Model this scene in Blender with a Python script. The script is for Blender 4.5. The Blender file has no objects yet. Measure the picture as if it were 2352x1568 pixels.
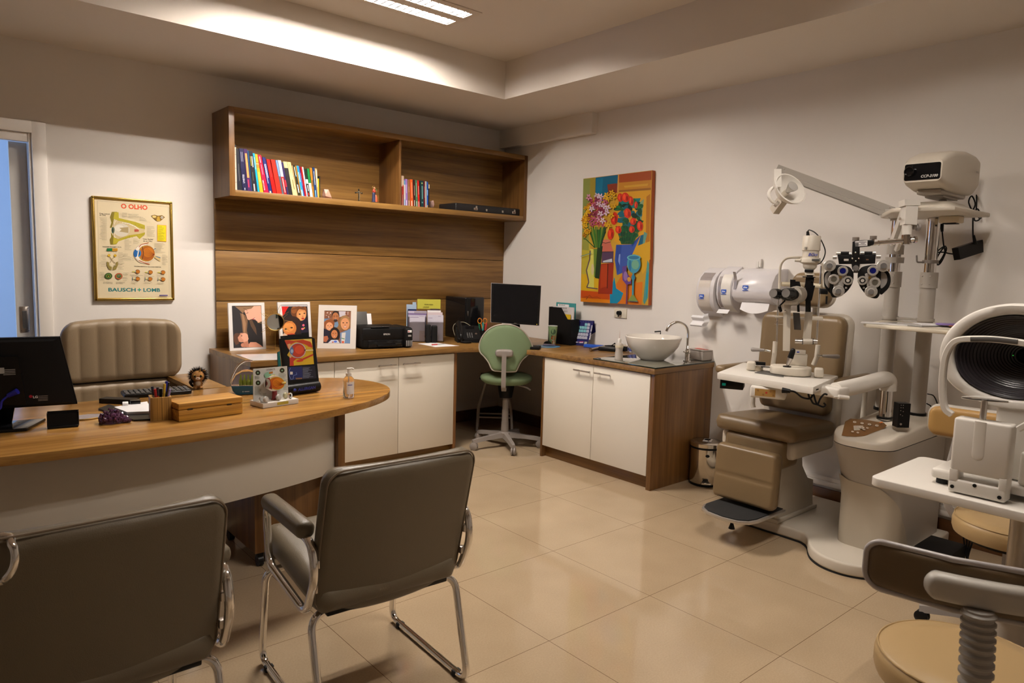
import bpy, bmesh, math, random
from mathutils import Vector, Matrix
PI = math.pi
rad = math.radians
SC = bpy.context.scene
COL = SC.collection

# ---------------------------------------------------------------- camera, world, exposure
CAM = Vector((-4.1579, -5.0011, 1.3873)); FPX = 1606.6
YAW, PITCH, ROLL = 0.7110, 0.1037, 0.0268
def _axes():
    cy, sy, cp, sp = math.cos(YAW), math.sin(YAW), math.cos(PITCH), math.sin(PITCH)
    f = Vector((sy*cp, cy*cp, -sp)); r = Vector((cy, -sy, 0)); u = r.cross(f)
    cr, sr = math.cos(ROLL), math.sin(ROLL)
    return cr*r + sr*u, -sr*r + cr*u, f
RIGHT, UP, FWD = _axes()
cam_data = bpy.data.cameras.new('camera'); cam = bpy.data.objects.new('camera', cam_data); COL.objects.link(cam)
cam_data.sensor_width = 36; cam_data.lens = 36*FPX/2352; cam_data.clip_start = 0.05
cam.matrix_world = Matrix(((RIGHT.x, UP.x, -FWD.x, CAM.x), (RIGHT.y, UP.y, -FWD.y, CAM.y), (RIGHT.z, UP.z, -FWD.z, CAM.z), (0, 0, 0, 1)))
cam_data.dof.use_dof = True; cam_data.dof.focus_distance = 4.4; cam_data.dof.aperture_fstop = 9.0
SC.camera = cam
w = bpy.data.worlds.new('world'); SC.world = w; w.use_nodes = True
w.node_tree.nodes['Background'].inputs[0].default_value = (0.55, 0.7, 1, 1)
w.node_tree.nodes['Background'].inputs[1].default_value = 0.02
SC.view_settings.view_transform = 'Standard'; SC.view_settings.look = 'None'; SC.view_settings.gamma = 1
SC.view_settings.use_curve_mapping = False
SC.view_settings.exposure = -0.42
SC.cycles.diffuse_bounces = 4; SC.cycles.transmission_bounces = 10; SC.cycles.transparent_max_bounces = 12
TUBE_POWER = 720.0            # emission of the fluorescent tubes
TUBE_COLOR = (1.0, 0.91, 0.82, 1)
# daylight that falls into the next room behind the sliding door
ld = bpy.data.lights.new('next_room_daylight', 'AREA'); ld.shape = 'RECTANGLE'; ld.size = 1.0; ld.size_y = 1.6
ld.energy = 55; ld.color = (0.36, 0.58, 1.0)
lo = bpy.data.objects.new('next_room_daylight', ld); COL.objects.link(lo); lo.location = (-5.6, 0.9, 1.5)
lo.rotation_euler = (rad(90), 0, rad(-90))

# ---------------------------------------------------------------- pixel helpers (a pixel of the photograph onto a plane of the room)
def ray(u, v):
    return (FWD*FPX + RIGHT*(u-1176) - UP*(v-784)).normalized()
def at_z(u, v, z):
    d = ray(u, v); return CAM + d*((z-CAM.z)/d.z)
def at_x(u, v, x):
    d = ray(u, v); return CAM + d*((x-CAM.x)/d.x)
def at_y(u, v, y):
    d = ray(u, v); return CAM + d*((y-CAM.y)/d.y)
def at_d(u, v, dd):
    d = ray(u, v); return CAM + d*(dd/d.dot(FWD))

# ---------------------------------------------------------------- materials
def lin(c):
    if isinstance(c, str):
        c = c.lstrip('#'); c = tuple(int(c[i:i+2], 16)/255 for i in (0, 2, 4))
    return tuple((x/12.92 if x <= .04045 else ((x+.055)/1.055)**2.4) for x in c)
_mc = {}
def mat(name, color=(.8, .8, .8), rough=.5, metal=0, spec=.5, trans=0, ior=1.45, emit=None, estr=0, coat=0, bump=0, bscale=200, alpha=1):
    if name in _mc: return _mc[name]
    m = bpy.data.materials.new(name); m.use_nodes = True; nt = m.node_tree; b = nt.nodes['Principled BSDF']
    c = lin(color) if isinstance(color, str) else color
    b.inputs['Base Color'].default_value = (*c[:3], 1); b.inputs['Roughness'].default_value = rough
    b.inputs['Metallic'].default_value = metal; b.inputs['Specular IOR Level'].default_value = spec
    b.inputs['Transmission Weight'].default_value = trans; b.inputs['IOR'].default_value = ior
    b.inputs['Coat Weight'].default_value = coat; b.inputs['Alpha'].default_value = alpha
    if emit: b.inputs['Emission Color'].default_value = (*emit[:3], 1); b.inputs['Emission Strength'].default_value = estr
    if bump:
        tc = nt.nodes.new('ShaderNodeTexCoord'); n = nt.nodes.new('ShaderNodeTexNoise'); n.inputs['Scale'].default_value = bscale; n.inputs['Detail'].default_value = 4
        bp = nt.nodes.new('ShaderNodeBump'); bp.inputs['Strength'].default_value = bump; bp.inputs['Distance'].default_value = .002
        nt.links.new(tc.outputs['Object'], n.inputs['Vector']); nt.links.new(n.outputs['Fac'], bp.inputs['Height']); nt.links.new(bp.outputs['Normal'], b.inputs['Normal'])
    m.diffuse_color = (*c[:3], 1)
    _mc[name] = m; return m
def wood(name, axis, dark, light, rough=.35, freq=9, coat=.0):
    if name in _mc: return _mc[name]
    m = bpy.data.materials.new(name); m.use_nodes = True; nt = m.node_tree; b = nt.nodes['Principled BSDF']; L = nt.links.new; N = nt.nodes.new
    tc = N('ShaderNodeTexCoord'); mp = N('ShaderNodeMapping')
    s = [freq*1.6]*3; s['xyz'.index(axis)] = .55; mp.inputs['Scale'].default_value = s
    L(tc.outputs['Object'], mp.inputs['Vector'])
    n1 = N('ShaderNodeTexNoise'); n1.inputs['Scale'].default_value = 1.4; n1.inputs['Detail'].default_value = 6; n1.inputs['Roughness'].default_value = .62; n1.inputs['Distortion'].default_value = .35
    L(mp.outputs[0], n1.inputs['Vector'])
    mp2 = N('ShaderNodeMapping'); s2 = [freq*26]*3; s2['xyz'.index(axis)] = 5; mp2.inputs['Scale'].default_value = s2; L(tc.outputs['Object'], mp2.inputs['Vector'])
    n2 = N('ShaderNodeTexNoise'); n2.inputs['Scale'].default_value = 1; n2.inputs['Detail'].default_value = 3; L(mp2.outputs[0], n2.inputs['Vector'])
    mx = N('ShaderNodeMath'); mx.operation = 'MULTIPLY_ADD'; mx.inputs[1].default_value = .35; L(n2.outputs['Fac'], mx.inputs[0]); L(n1.outputs['Fac'], mx.inputs[2])
    cr = N('ShaderNodeValToRGB'); cr.color_ramp.elements[0].position = .46; cr.color_ramp.elements[0].color = (*lin(dark), 1)
    cr.color_ramp.elements[1].position = .86; cr.color_ramp.elements[1].color = (*lin(light), 1); L(mx.outputs[0], cr.inputs['Fac'])
    L(cr.outputs['Color'], b.inputs['Base Color']); b.inputs['Roughness'].default_value = rough; b.inputs['Coat Weight'].default_value = coat
    bp = N('ShaderNodeBump'); bp.inputs['Strength'].default_value = .12; bp.inputs['Distance'].default_value = .001; L(n2.outputs['Fac'], bp.inputs['Height']); L(bp.outputs['Normal'], b.inputs['Normal'])
    _mc[name] = m; return m
def print_mat():
    if 'printed_colours' in _mc: return _mc['printed_colours']
    m = bpy.data.materials.new('printed_colours'); m.use_nodes = True; nt = m.node_tree
    a = nt.nodes.new('ShaderNodeAttribute'); a.attribute_name = 'ink'; b = nt.nodes['Principled BSDF']
    nt.links.new(a.outputs['Color'], b.inputs['Base Color']); b.inputs['Roughness'].default_value = .42
    _mc['printed_colours'] = m; return m

# ---------------------------------------------------------------- mesh builder
class M:
    def __init__(s, world=False):
        s.v = []; s.f = []; s.mi = []; s.col = []; s.T = Matrix.Identity(4); s.world = world; s.cur = 0; s.ccol = None
    def add(s, vs, fs):
        o = len(s.v); s.v += [s.T @ Vector(p) for p in vs]
        s.f += [tuple(i+o for i in f) for f in fs]; s.mi += [s.cur]*len(fs); s.col += [s.ccol]*len(fs); return s
    def _bm(s, bm, mtx=None):
        bm.verts.index_update(); vs = [(mtx @ v.co if mtx else v.co.copy()) for v in bm.verts]
        fs = [tuple(v.index for v in f.verts) for f in bm.faces]; bm.free(); return s.add(vs, fs)
    def box(s, c, sz, bev=0, rot=None, seg=2):
        bm = bmesh.new(); bmesh.ops.create_cube(bm, size=1); bmesh.ops.scale(bm, vec=sz, verts=bm.verts)
        if bev: bmesh.ops.bevel(bm, geom=bm.edges[:], offset=min(bev, min(sz)*.49), segments=seg, affect='EDGES', profile=.5)
        mt = Matrix.Translation(c)
        if rot: mt = mt @ (Matrix.Rotation(rot[2], 4, 'Z') @ Matrix.Rotation(rot[1], 4, 'Y') @ Matrix.Rotation(rot[0], 4, 'X'))
        return s._bm(bm, mt)
    def b(s, x0, x1, y0, y1, z0, z1, bev=0, seg=2):
        return s.box(((x0+x1)/2, (y0+y1)/2, (z0+z1)/2), (abs(x1-x0), abs(y1-y0), abs(z1-z0)), bev, seg=seg)
    def cyl(s, p0, p1, r0, r1=None, n=24, cap=True):
        r1 = r0 if r1 is None else r1; p0 = Vector(p0); p1 = Vector(p1); z = (p1-p0).normalized()
        x = z.orthogonal().normalized(); y = z.cross(x); vs = []
        for p, r in ((p0, r0), (p1, r1)):
            vs += [p + (x*math.cos(a)+y*math.sin(a))*r for a in [2*PI*i/n for i in range(n)]]
        fs = [(i, (i+1) % n, n+(i+1) % n, n+i) for i in range(n)]
        if cap: fs += [tuple(range(n-1, -1, -1)), tuple(range(n, 2*n))]
        return s.add(vs, fs)
    def tube(s, pts, r, n=12, closed=False, smooth=0, rr=None):
        pts = [Vector(p) for p in pts]
        if smooth: pts = catmull(pts, smooth, closed)
        k = len(pts); vs = []; up = None
        for i, p in enumerate(pts):
            a = pts[(i-1) % k] if (closed or i > 0) else p; c = pts[(i+1) % k] if (closed or i < k-1) else p
            t = (c-a).normalized()
            if up is None: up = t.orthogonal().normalized()
            up = (up - t*up.dot(t)).normalized(); sd = t.cross(up)
            q = rr[i] if rr else r
            vs += [p + (up*math.cos(j*2*PI/n)+sd*math.sin(j*2*PI/n))*q for j in range(n)]
        fs = []
        for i in range(k if closed else k-1):
            i2 = (i+1) % k
            fs += [(i*n+j, i*n+(j+1) % n, i2*n+(j+1) % n, i2*n+j) for j in range(n)]
        if not closed: fs += [tuple(range(n-1, -1, -1)), tuple((k-1)*n+j for j in range(n))]
        return s.add(vs, fs)
    def lathe(s, prof, c=(0, 0, 0), n=32, axis=None, sx=1, sy=1, a0=0, a1=2*PI):
        full = abs(a1-a0-2*PI) < 1e-6; m = n if full else n+1; vs = []; c = Vector(c)
        q = Vector((0, 0, 1)).rotation_difference(Vector(axis).normalized()) if axis else None
        for (r, z) in prof:
            for i in range(m):
                a = a0+(a1-a0)*i/n; p = Vector((r*math.cos(a)*sx, r*math.sin(a)*sy, z)); vs.append(c + (q @ p if q else p))
        fs = [(i*m+j, i*m+(j+1) % m, (i+1)*m+(j+1) % m, (i+1)*m+j) for i in range(len(prof)-1) for j in range(n)]
        if full:
            if prof[0][0] > 1e-5: fs.append(tuple(range(n-1, -1, -1)))
            if prof[-1][0] > 1e-5: fs.append(tuple((len(prof)-1)*m+j for j in range(n)))
        return s.add(vs, fs)
    def sph(s, c, r, n=20, sc=(1, 1, 1)):
        pr = [(r*math.sin(PI*i/12)+1e-6, -r*math.cos(PI*i/12)) for i in range(13)]
        o = len(s.v); s.lathe(pr, (0, 0, 0), n); c = Vector(c)
        for i in range(o, len(s.v)):
            p = s.T.inverted() @ s.v[i]; s.v[i] = s.T @ (Vector((p.x*sc[0], p.y*sc[1], p.z*sc[2])) + c)
        return s
    def prism(s, poly, z0, z1, bev=0, seg=2):
        bm = bmesh.new(); vs = [bm.verts.new((p[0], p[1], z0)) for p in poly]; f = bm.faces.new(vs)
        r = bmesh.ops.extrude_face_region(bm, geom=[f]); up = [e for e in r['geom'] if isinstance(e, bmesh.types.BMVert)]
        bmesh.ops.translate(bm, vec=(0, 0, z1-z0), verts=up); bmesh.ops.recalc_face_normals(bm, faces=bm.faces[:])
        if bev:
            es = [e for e in bm.edges if abs(e.verts[0].co.z-e.verts[1].co.z) < 1e-6]
            bmesh.ops.bevel(bm, geom=es, offset=bev, segments=seg, affect='EDGES', profile=.5)
        return s._bm(bm)
    def grid(s, fn, nu, nv):
        vs = [fn(i/nu, j/nv) for j in range(nv+1) for i in range(nu+1)]
        return s.add(vs, [(j*(nu+1)+i, j*(nu+1)+i+1, (j+1)*(nu+1)+i+1, (j+1)*(nu+1)+i) for j in range(nv) for i in range(nu)])
    def pad(s, w, h, t, cr=.04, edge=.02, chan=None, bend=None, nx=36, nz=24, drop=None, rear=1.0, seam=.006):
        """upholstered panel in the local XZ plane, front towards +Y, centre at origin"""
        def pos(u, v, side):
            z = v*h/2; hw = w/2; dz = abs(z)-(h/2-cr)
            if dz > 0: hw -= cr - math.sqrt(max(cr*cr-dz*dz, 0))
            x = u*hw
            if drop: z += drop(x/(w/2), v)
            d = min(hw*(1-abs(u)), h/2*(1-abs(v)))
            e = math.sqrt(max(0, 1-(1-min(d/edge, 1))**2)) if d < edge else 1
            y = side*t/2*e*(1 if side > 0 else rear)
            if chan and side > 0: y += chan(x, v*h/2)*min(d/edge, 1)
            if bend: y += bend(x/(w/2), v)
            return (x, y, z)
        us = [math.sin(PI/2*(2*i/nx-1)) if False else (2*i/nx-1) for i in range(nx+1)]
        us = [math.copysign(1-(1-abs(u))**1.25, u) for u in us]
        vv = [(2*j/nz-1) for j in range(nz+1)]; vv = [math.copysign(1-(1-abs(v))**1.5, v) for v in vv]
        for side in (1, -1):
            vs = [pos(u, v, side) for v in vv for u in us]; q = nx+1
            fs = [(j*q+i, j*q+i+1, (j+1)*q+i+1, (j+1)*q+i) for j in range(nz) for i in range(nx)]
            if side > 0: fs = [f[::-1] for f in fs]
            s.add(vs, fs)
        return s
    def obj(s, name, m, parent=None, ang=38, weld=False):
        me = bpy.data.meshes.new(name); vs = s.v
        if s.world and parent is not None:
            W = root_matrix(parent).inverted(); vs = [W @ p for p in vs]
        me.from_pydata([tuple(p) for p in vs], [], s.f)
        ms = m if isinstance(m, (list, tuple)) else [m]
        for x in ms: me.materials.append(x)
        me.polygons.foreach_set('material_index', s.mi)
        if any(c is not None for c in s.col):
            at = me.color_attributes.new('ink', 'FLOAT_COLOR', 'CORNER')
            for p in me.polygons:
                c = s.col[p.index] or (.8, .8, .8)
                for li in p.loop_indices: at.data[li].color = (*c, 1)
        bm = bmesh.new(); bm.from_mesh(me)
        if s.col and not any(c is not None for c in s.col):
            bmesh.ops.remove_doubles(bm, verts=bm.verts, dist=1e-5)
            bmesh.ops.recalc_face_normals(bm, faces=bm.faces[:])
        bm.to_mesh(me); bm.free()
        me.polygons.foreach_set('use_smooth', [True]*len(me.polygons)); me.set_sharp_from_angle(angle=rad(ang))
        me.update()
        o = bpy.data.objects.new(name, me); COL.objects.link(o)
        if parent is not None: o.parent = parent
        return o
def root_matrix(o):
    while o.parent is not None: o = o.parent
    return Matrix.Translation(o.location) @ o.rotation_euler.to_matrix().to_4x4()
def catmull(p, k, closed=False):
    out = []; n = len(p)
    for i in range(n if closed else n-1):
        a = p[(i-1) % n] if (closed or i > 0) else p[i]*2-p[i+1]; b = p[i]; c = p[(i+1) % n]
        d = p[(i+2) % n] if (closed or i < n-2) else c*2-b
        for j in range(k):
            t = j/k; out.append(.5*((2*b)+(c-a)*t+(2*a-5*b+4*c-d)*t*t+(3*b-a-3*c+d)*t**3))
    if not closed: out.append(p[-1])
    return out
def fillet(pts, r, k=6):
    """polyline with rounded corners"""
    P_ = [Vector(p) for p in pts]; out = [P_[0]]
    for i in range(1, len(P_)-1):
        a, b, c = P_[i-1], P_[i], P_[i+1]; d1 = (a-b); d2 = (c-b); q = min(r, d1.length*.48, d2.length*.48)
        s0 = b+d1.normalized()*q; s1 = b+d2.normalized()*q
        for j in range(k+1):
            t = j/k; out.append((1-t)**2*s0+2*t*(1-t)*b+t*t*s1)
    return out+[P_[-1]]
def rrect(w, h, r, n=6, cx=0, cy=0):
    out = []
    for (sx, sy, a0) in ((1, 1, 0), (-1, 1, 90), (-1, -1, 180), (1, -1, 270)):
        for i in range(n+1):
            a = rad(a0+90*i/n); out.append((cx+sx*(w/2-r)+r*math.cos(a), cy+sy*(h/2-r)+r*math.sin(a)))
    return out
def props(o, label=None, cat=None, group=None, kind=None):
    if label: o['label'] = label
    if cat: o['category'] = cat
    if group: o['group'] = group
    if kind: o['kind'] = kind
    return o
def thing(name, label, cat, loc=(0, 0, 0), rz=0, group=None):
    o = bpy.data.objects.new(name, None); COL.objects.link(o); o.location = loc; o.rotation_euler = (0, 0, rz); o.empty_display_size = .1
    return props(o, label, cat, group)
def struct(name, m, mt, label=None):
    o = m.obj(name, mt); o['kind'] = 'structure'
    if label: o['label'] = label
    return o
def dup(root, loc, rz, label=None, group=None):
    def cp(o, par):
        c = o.copy(); COL.objects.link(c); c.parent = par
        for ch in [x for x in bpy.data.objects if x.parent == o]: cp(ch, c)
        return c
    r = cp(root, None); r.location = loc; r.rotation_euler = (0, 0, rz)
    if label: r['label'] = label
    if group: r['group'] = group
    return r
def holes(x0, x1, y0, y1, hs):
    xs = sorted({x0, x1, *[h[0] for h in hs], *[h[1] for h in hs]}); ys = sorted({y0, y1, *[h[2] for h in hs], *[h[3] for h in hs]})
    for a, b_ in zip(xs, xs[1:]):
        for c, d in zip(ys, ys[1:]):
            if not any(h[0] <= (a+b_)/2 <= h[1] and h[2] <= (c+d)/2 <= h[3] for h in hs): yield a, b_, c, d
def text_mesh(m, body, size, org, xd, yd, align='CENTER', depth=.0004, bold=0, shear=0, sx=1.0):
    cu = bpy.data.curves.new('t', 'FONT'); cu.body = body; cu.size = size; cu.align_x = align; cu.offset = bold; cu.shear = shear; cu.resolution_u = 3
    o = bpy.data.objects.new('t', cu); me = bpy.data.meshes.new_from_object(o)
    xd = Vector(xd).normalized(); yd = Vector(yd).normalized(); nd = xd.cross(yd); org = Vector(org)
    m.add([org + xd*v.co.x*sx + yd*v.co.y + nd*depth for v in me.vertices], [tuple(p.vertices) for p in me.polygons])
    bpy.data.objects.remove(o); bpy.data.curves.remove(cu); bpy.data.meshes.remove(me)
class Art(M):
    """flat print traced on a plane: polygons in crop coordinates, each a hair above the last"""
    def __init__(s, fn, ox=0, oy=0, k=1.0, nrm=(0, 0, 0), step=.00004):
        super().__init__(world=True); s.fn = fn; s.ox = ox; s.oy = oy; s.k = k; s.n = Vector(nrm); s.step = step; s.lv = 0
    def pt(s, x, y): return s.fn(s.ox+x*s.k, s.oy+y*s.k) + s.n*(s.lv*s.step)
    def poly(s, c, pts, lift=True):
        if lift: s.lv += 1
        s.ccol = lin(c); s.add([s.pt(*p) for p in pts], [tuple(range(len(pts)))])
    def ell(s, c, x, y, rx, ry, rot=0, n=20, a0=0, a1=360):
        r_ = rad(rot); P_ = []
        for i in range(n):
            a = rad(a0+(a1-a0)*i/(n-1 if a1-a0 < 360 else n)); ex, ey = rx*math.cos(a), ry*math.sin(a)
            P_.append((x+ex*math.cos(r_)-ey*math.sin(r_), y+ex*math.sin(r_)+ey*math.cos(r_)))
        s.poly(c, P_)
    def line(s, c, pts, wd):
        s.lv += 1
        for (x0, y0), (x1, y1) in zip(pts, pts[1:]):
            L = math.hypot(x1-x0, y1-y0) or 1; nx, ny = -(y1-y0)/L*wd/2, (x1-x0)/L*wd/2
            s.poly(c, [(x0+nx, y0+ny), (x1+nx, y1+ny), (x1-nx, y1-ny), (x0-nx, y0-ny)], False)
    def rect(s, c, x0, y0, x1, y1): s.poly(c, [(x0, y0), (x1, y0), (x1, y1), (x0, y1)])
    def txt(s, c, body, x, y, size_px, x2=None, y2=None, align='LEFT', bold=0, shear=0, fit=False):
        """text whose baseline starts at x,y, towards x2,y2"""
        s.lv += 1; s.ccol = lin(c); p = s.pt(x, y); q = s.pt(x2 if x2 is not None else x+10, y2 if y2 is not None else y)
        xd = (q-p).normalized(); nd = s.n.normalized(); yd = nd.cross(xd)
        sz = (s.pt(x, y)-s.pt(x, y-size_px)).length
        n0 = len(s.v); text_mesh(s, body, sz, p, xd, yd, align, 0, bold*sz, shear)
        if fit:
            ex = max((v-p).dot(xd) for v in s.v[n0:]); k = (q-p).length/ex
            for i in range(n0, len(s.v)): s.v[i] = s.v[i]+xd*((s.v[i]-p).dot(xd)*(k-1))
    def done(s, name, parent): return s.obj(name, print_mat(), parent)
# ---------------------------------------------------------------- shared materials
wall_m = mat('warm_white_wall_paint', (.76, .715, .665), .75, bump=.12, bscale=350)
ceil_m = mat('ceiling_paint', (.70, .635, .565), .85)
trimw = mat('white_trim_paint', (.78, .73, .67), .45)
oakx = wood('oak_laminate_x', 'x', '#5f3f1a', '#96703a'); oakz = wood('oak_laminate_z', 'z', '#553414', '#825c30'); oaky = wood('oak_laminate_y', 'y', '#57371a', '#86602f')
oaktop = wood('oak_desk_top', 'x', '#7d5426', '#ad8043', rough=.2); edgex = wood('oak_edge', 'x', '#5c3718', '#835429')
white_m = mat('white_laminate', (.74, .68, .58), .4)
chrome = mat('chrome', (.82, .8, .78), .09, 1); steel = mat('brushed_steel', (.6, .56, .52), .28, 1)
blk = mat('black_plastic', (.007, .0065, .0065), .35, spec=.25); blkm = mat('matt_black', (.006, .0055, .0055), .6, spec=.2); glossblk = mat('gloss_black', (.006, .006, .007), .08)
tan = mat('tan_leather', (.26, .19, .115), .38, bump=.35, bscale=420); taupe = mat('taupe_leather', (.135, .108, .07), .36, bump=.3, bscale=420)
dev = mat('ivory_device_plastic', (.62, .56, .47), .42); devw = mat('white_device_plastic', (.72, .68, .62), .38); devg = mat('warm_grey_device_plastic', (.42, .38, .33), .45)
greyp = mat('grey_plastic', (.30, .27, .25), .5); dgrey = mat('dark_grey_plastic', (.09, .085, .08), .45); rubber = mat('black_rubber', (.012, .012, .012), .8)
paper = mat('white_paper', (.78, .76, .76), .7); brass = mat('brass', (.62, .42, .14), .28, 1)
glassm = mat('clear_glass', (1, 1, 1), .02, trans=1, ior=1.45); acryl = mat('clear_acrylic', (.97, .97, .98), .05, trans=1, ior=1.2)

# ---------------------------------------------------------------- room shell
H = 2.6185; TX, TY, TT = -.7876, -.9338, .2665; RX, RY = -5.9, -6.4
def floor_mat():
    m = bpy.data.materials.new('polished_beige_tiles'); m.use_nodes = True; nt = m.node_tree; b = nt.nodes['Principled BSDF']; L = nt.links.new; N = nt.nodes.new
    tc = N('ShaderNodeTexCoord'); sp = N('ShaderNodeSeparateXYZ'); L(tc.outputs['Object'], sp.inputs[0]); es = []
    for k, off in (('X', -1.1984), ('Y', -1.4171)):
        a = N('ShaderNodeMath'); a.operation = 'SUBTRACT'; L(sp.outputs[k], a.inputs[0]); a.inputs[1].default_value = off
        d = N('ShaderNodeMath'); d.operation = 'DIVIDE'; L(a.outputs[0], d.inputs[0]); d.inputs[1].default_value = .6
        p = N('ShaderNodeMath'); p.operation = 'PINGPONG'; L(d.outputs[0], p.inputs[0]); p.inputs[1].default_value = .5
        l = N('ShaderNodeMath'); l.operation = 'LESS_THAN'; L(p.outputs[0], l.inputs[0]); l.inputs[1].default_value = .0019; es.append(l)
    mx = N('ShaderNodeMath'); mx.operation = 'MAXIMUM'; L(es[0].outputs[0], mx.inputs[0]); L(es[1].outputs[0], mx.inputs[1])
    n = N('ShaderNodeTexNoise'); n.inputs['Scale'].default_value = 160; n.inputs['Detail'].default_value = 3; L(tc.outputs['Object'], n.inputs['Vector'])
    n2 = N('ShaderNodeTexNoise'); n2.inputs['Scale'].default_value = 3; L(tc.outputs['Object'], n2.inputs['Vector'])
    cr = N('ShaderNodeValToRGB'); cr.color_ramp.elements[0].position = .35; cr.color_ramp.elements[0].color = (.40, .295, .185, 1); cr.color_ramp.elements[1].position = .68; cr.color_ramp.elements[1].color = (.49, .37, .24, 1)
    ad = N('ShaderNodeMath'); ad.operation = 'MULTIPLY_ADD'; ad.inputs[1].default_value = .5; L(n2.outputs['Fac'], ad.inputs[0]); m2 = N('ShaderNodeMath'); m2.operation = 'MULTIPLY'; m2.inputs[1].default_value = .5; L(n.outputs['Fac'], m2.inputs[0]); L(m2.outputs[0], ad.inputs[2]); L(ad.outputs[0], cr.inputs['Fac'])
    mix = N('ShaderNodeMix'); mix.data_type = 'RGBA'; L(mx.outputs[0], mix.inputs['Factor']); L(cr.outputs['Color'], mix.inputs['A']); mix.inputs['B'].default_value = (.14, .08, .04, 1)
    L(mix.outputs['Result'], b.inputs['Base Color'])
    b.inputs['Roughness'].default_value = .07; b.inputs['Specular IOR Level'].default_value = .5
    return m
m = M(); m.b(RX-.1, .12, RY-.1, 2.2, -.1, 0); struct('floor', m, floor_mat())
# back wall (with the doorway) and the other walls
DX0, DX1, DZ = -4.45, -3.585, 2.095
m = M()
for a, b_, c, d in holes(RX-.12, .12, 0, 3.0, [(DX0, DX1, 0, DZ)]): m.b(a, b_, 0, .14, c, d)
struct('wall_back', m, wall_m)
m = M(); m.b(0, .12, RY-.12, .14, 0, 3.0); struct('wall_right', m, wall_m)
m = M(); m.b(RX-.12, RX, RY-.12, .14, 0, 3.0); struct('wall_left', m, mat('low_bounce_wall_paint', (.42, .38, .34), .8))  # unseen left and front walls, coloured dark to cut bounced light in the room
m = M(); m.b(RX-.12, .12, RY-.12, RY, 0, 3.0); struct('wall_front', m, _mc['low_bounce_wall_paint'])
FIX = [(-2.76, -1.52, -1.59, -1.23), (-2.76, -1.52, -4.35, -3.99)]
m = M()
for a, b_, c, d in holes(RX, 0, RY, 0, [(-5.2, TX, -5.5, TY)]): m.b(a, b_, c, d, H, H+TT+.12)
for a, b_, c, d in holes(-5.2, TX, -5.5, TY, [(f[0]+.02, f[1]-.02, f[2]+.02, f[3]-.02) for f in FIX]): m.b(a, b_, c, d, H+TT, H+TT+.12)
struct('ceiling', m, ceil_m)
m = M(); m.b(-.06, 0, -1.13, 0, 2.462, H); struct('trim_1', m, wall_m, 'painted boxed beam under the ceiling on the right wall')
# baseboards
bbm = wood('baseboard_wood', 'y', '#4a2c14', '#6b4524')
m = M(); m.b(-.016, 0, RY, -2.30, 0, .115, .003); m.b(-.016, 0, -1.26, 0, 0, .10, .003); struct('baseboard_right', m, bbm)
m = M(); m.b(-.028, 0, RY, -2.30, .135, .165, .006); m.b(-.02, 0, RY, -2.30, .165, .19, .004); struct('trim_2', m, trimw, 'white cable duct running above the wooden baseboard')
m = M(); m.b(-1.04, -.016, -.016, 0, 0, .10, .003); m.b(DX1+.08, -2.6, -.016, 0, 0, .10, .003); struct('baseboard_back', m, bbm)
# door casing
m = M()
m.b(DX1, DX1+.072, -.018, .0, 0, DZ+.068, .004); m.b(DX0-.072, DX0, -.018, 0, 0, DZ+.068, .004); m.b(DX0-.072, DX1+.072, -.0175, 0, DZ, DZ+.068, .004)
m.b(DX1-.014, DX1, -.006, .06, 0, DZ, .002); m.b(DX0, DX1, 0, .045, DZ-.05, DZ, .003)
struct('trim_3', m, trimw, 'white casing around the sliding door')
d = M(); d.b(-3.69, -3.60, .062, .098, .01, DZ-.05, .002)
door = struct('door_1', d, mat('door_paint', (.62, .60, .56), .5), 'sliding pocket door, mostly pushed open, with a flush handle')
m = M(); m.b(-3.672, -3.626, .057, .061, .93, 1.085, .0015); m.cur = 1; m.b(-3.660, -3.638, .054, .0575, .955, 1.06, .001); m.cur = 2
for sz in (.94, 1.075):
    for sx in (-3.667, -3.631): m.cyl((sx, .0575, sz), (sx, .0555, sz), .0025, n=8)
m.obj('flush_handle', [steel, dgrey, chrome], door)
# the room beyond the doorway
nm = mat('next_room_paint', (.70, .74, .80), .7)
m = M(); m.b(RX-.12, -2.9, 2.0, 2.1, 0, 3); m.b(-3.0, -2.9, .14, 2.0, 0, 3); m.b(RX-.12, RX, .14, 2.0, 0, 3); m.b(RX, -2.9, .14, 2.1, 2.9, 3); struct('wall_next_room', m, nm)

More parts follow.
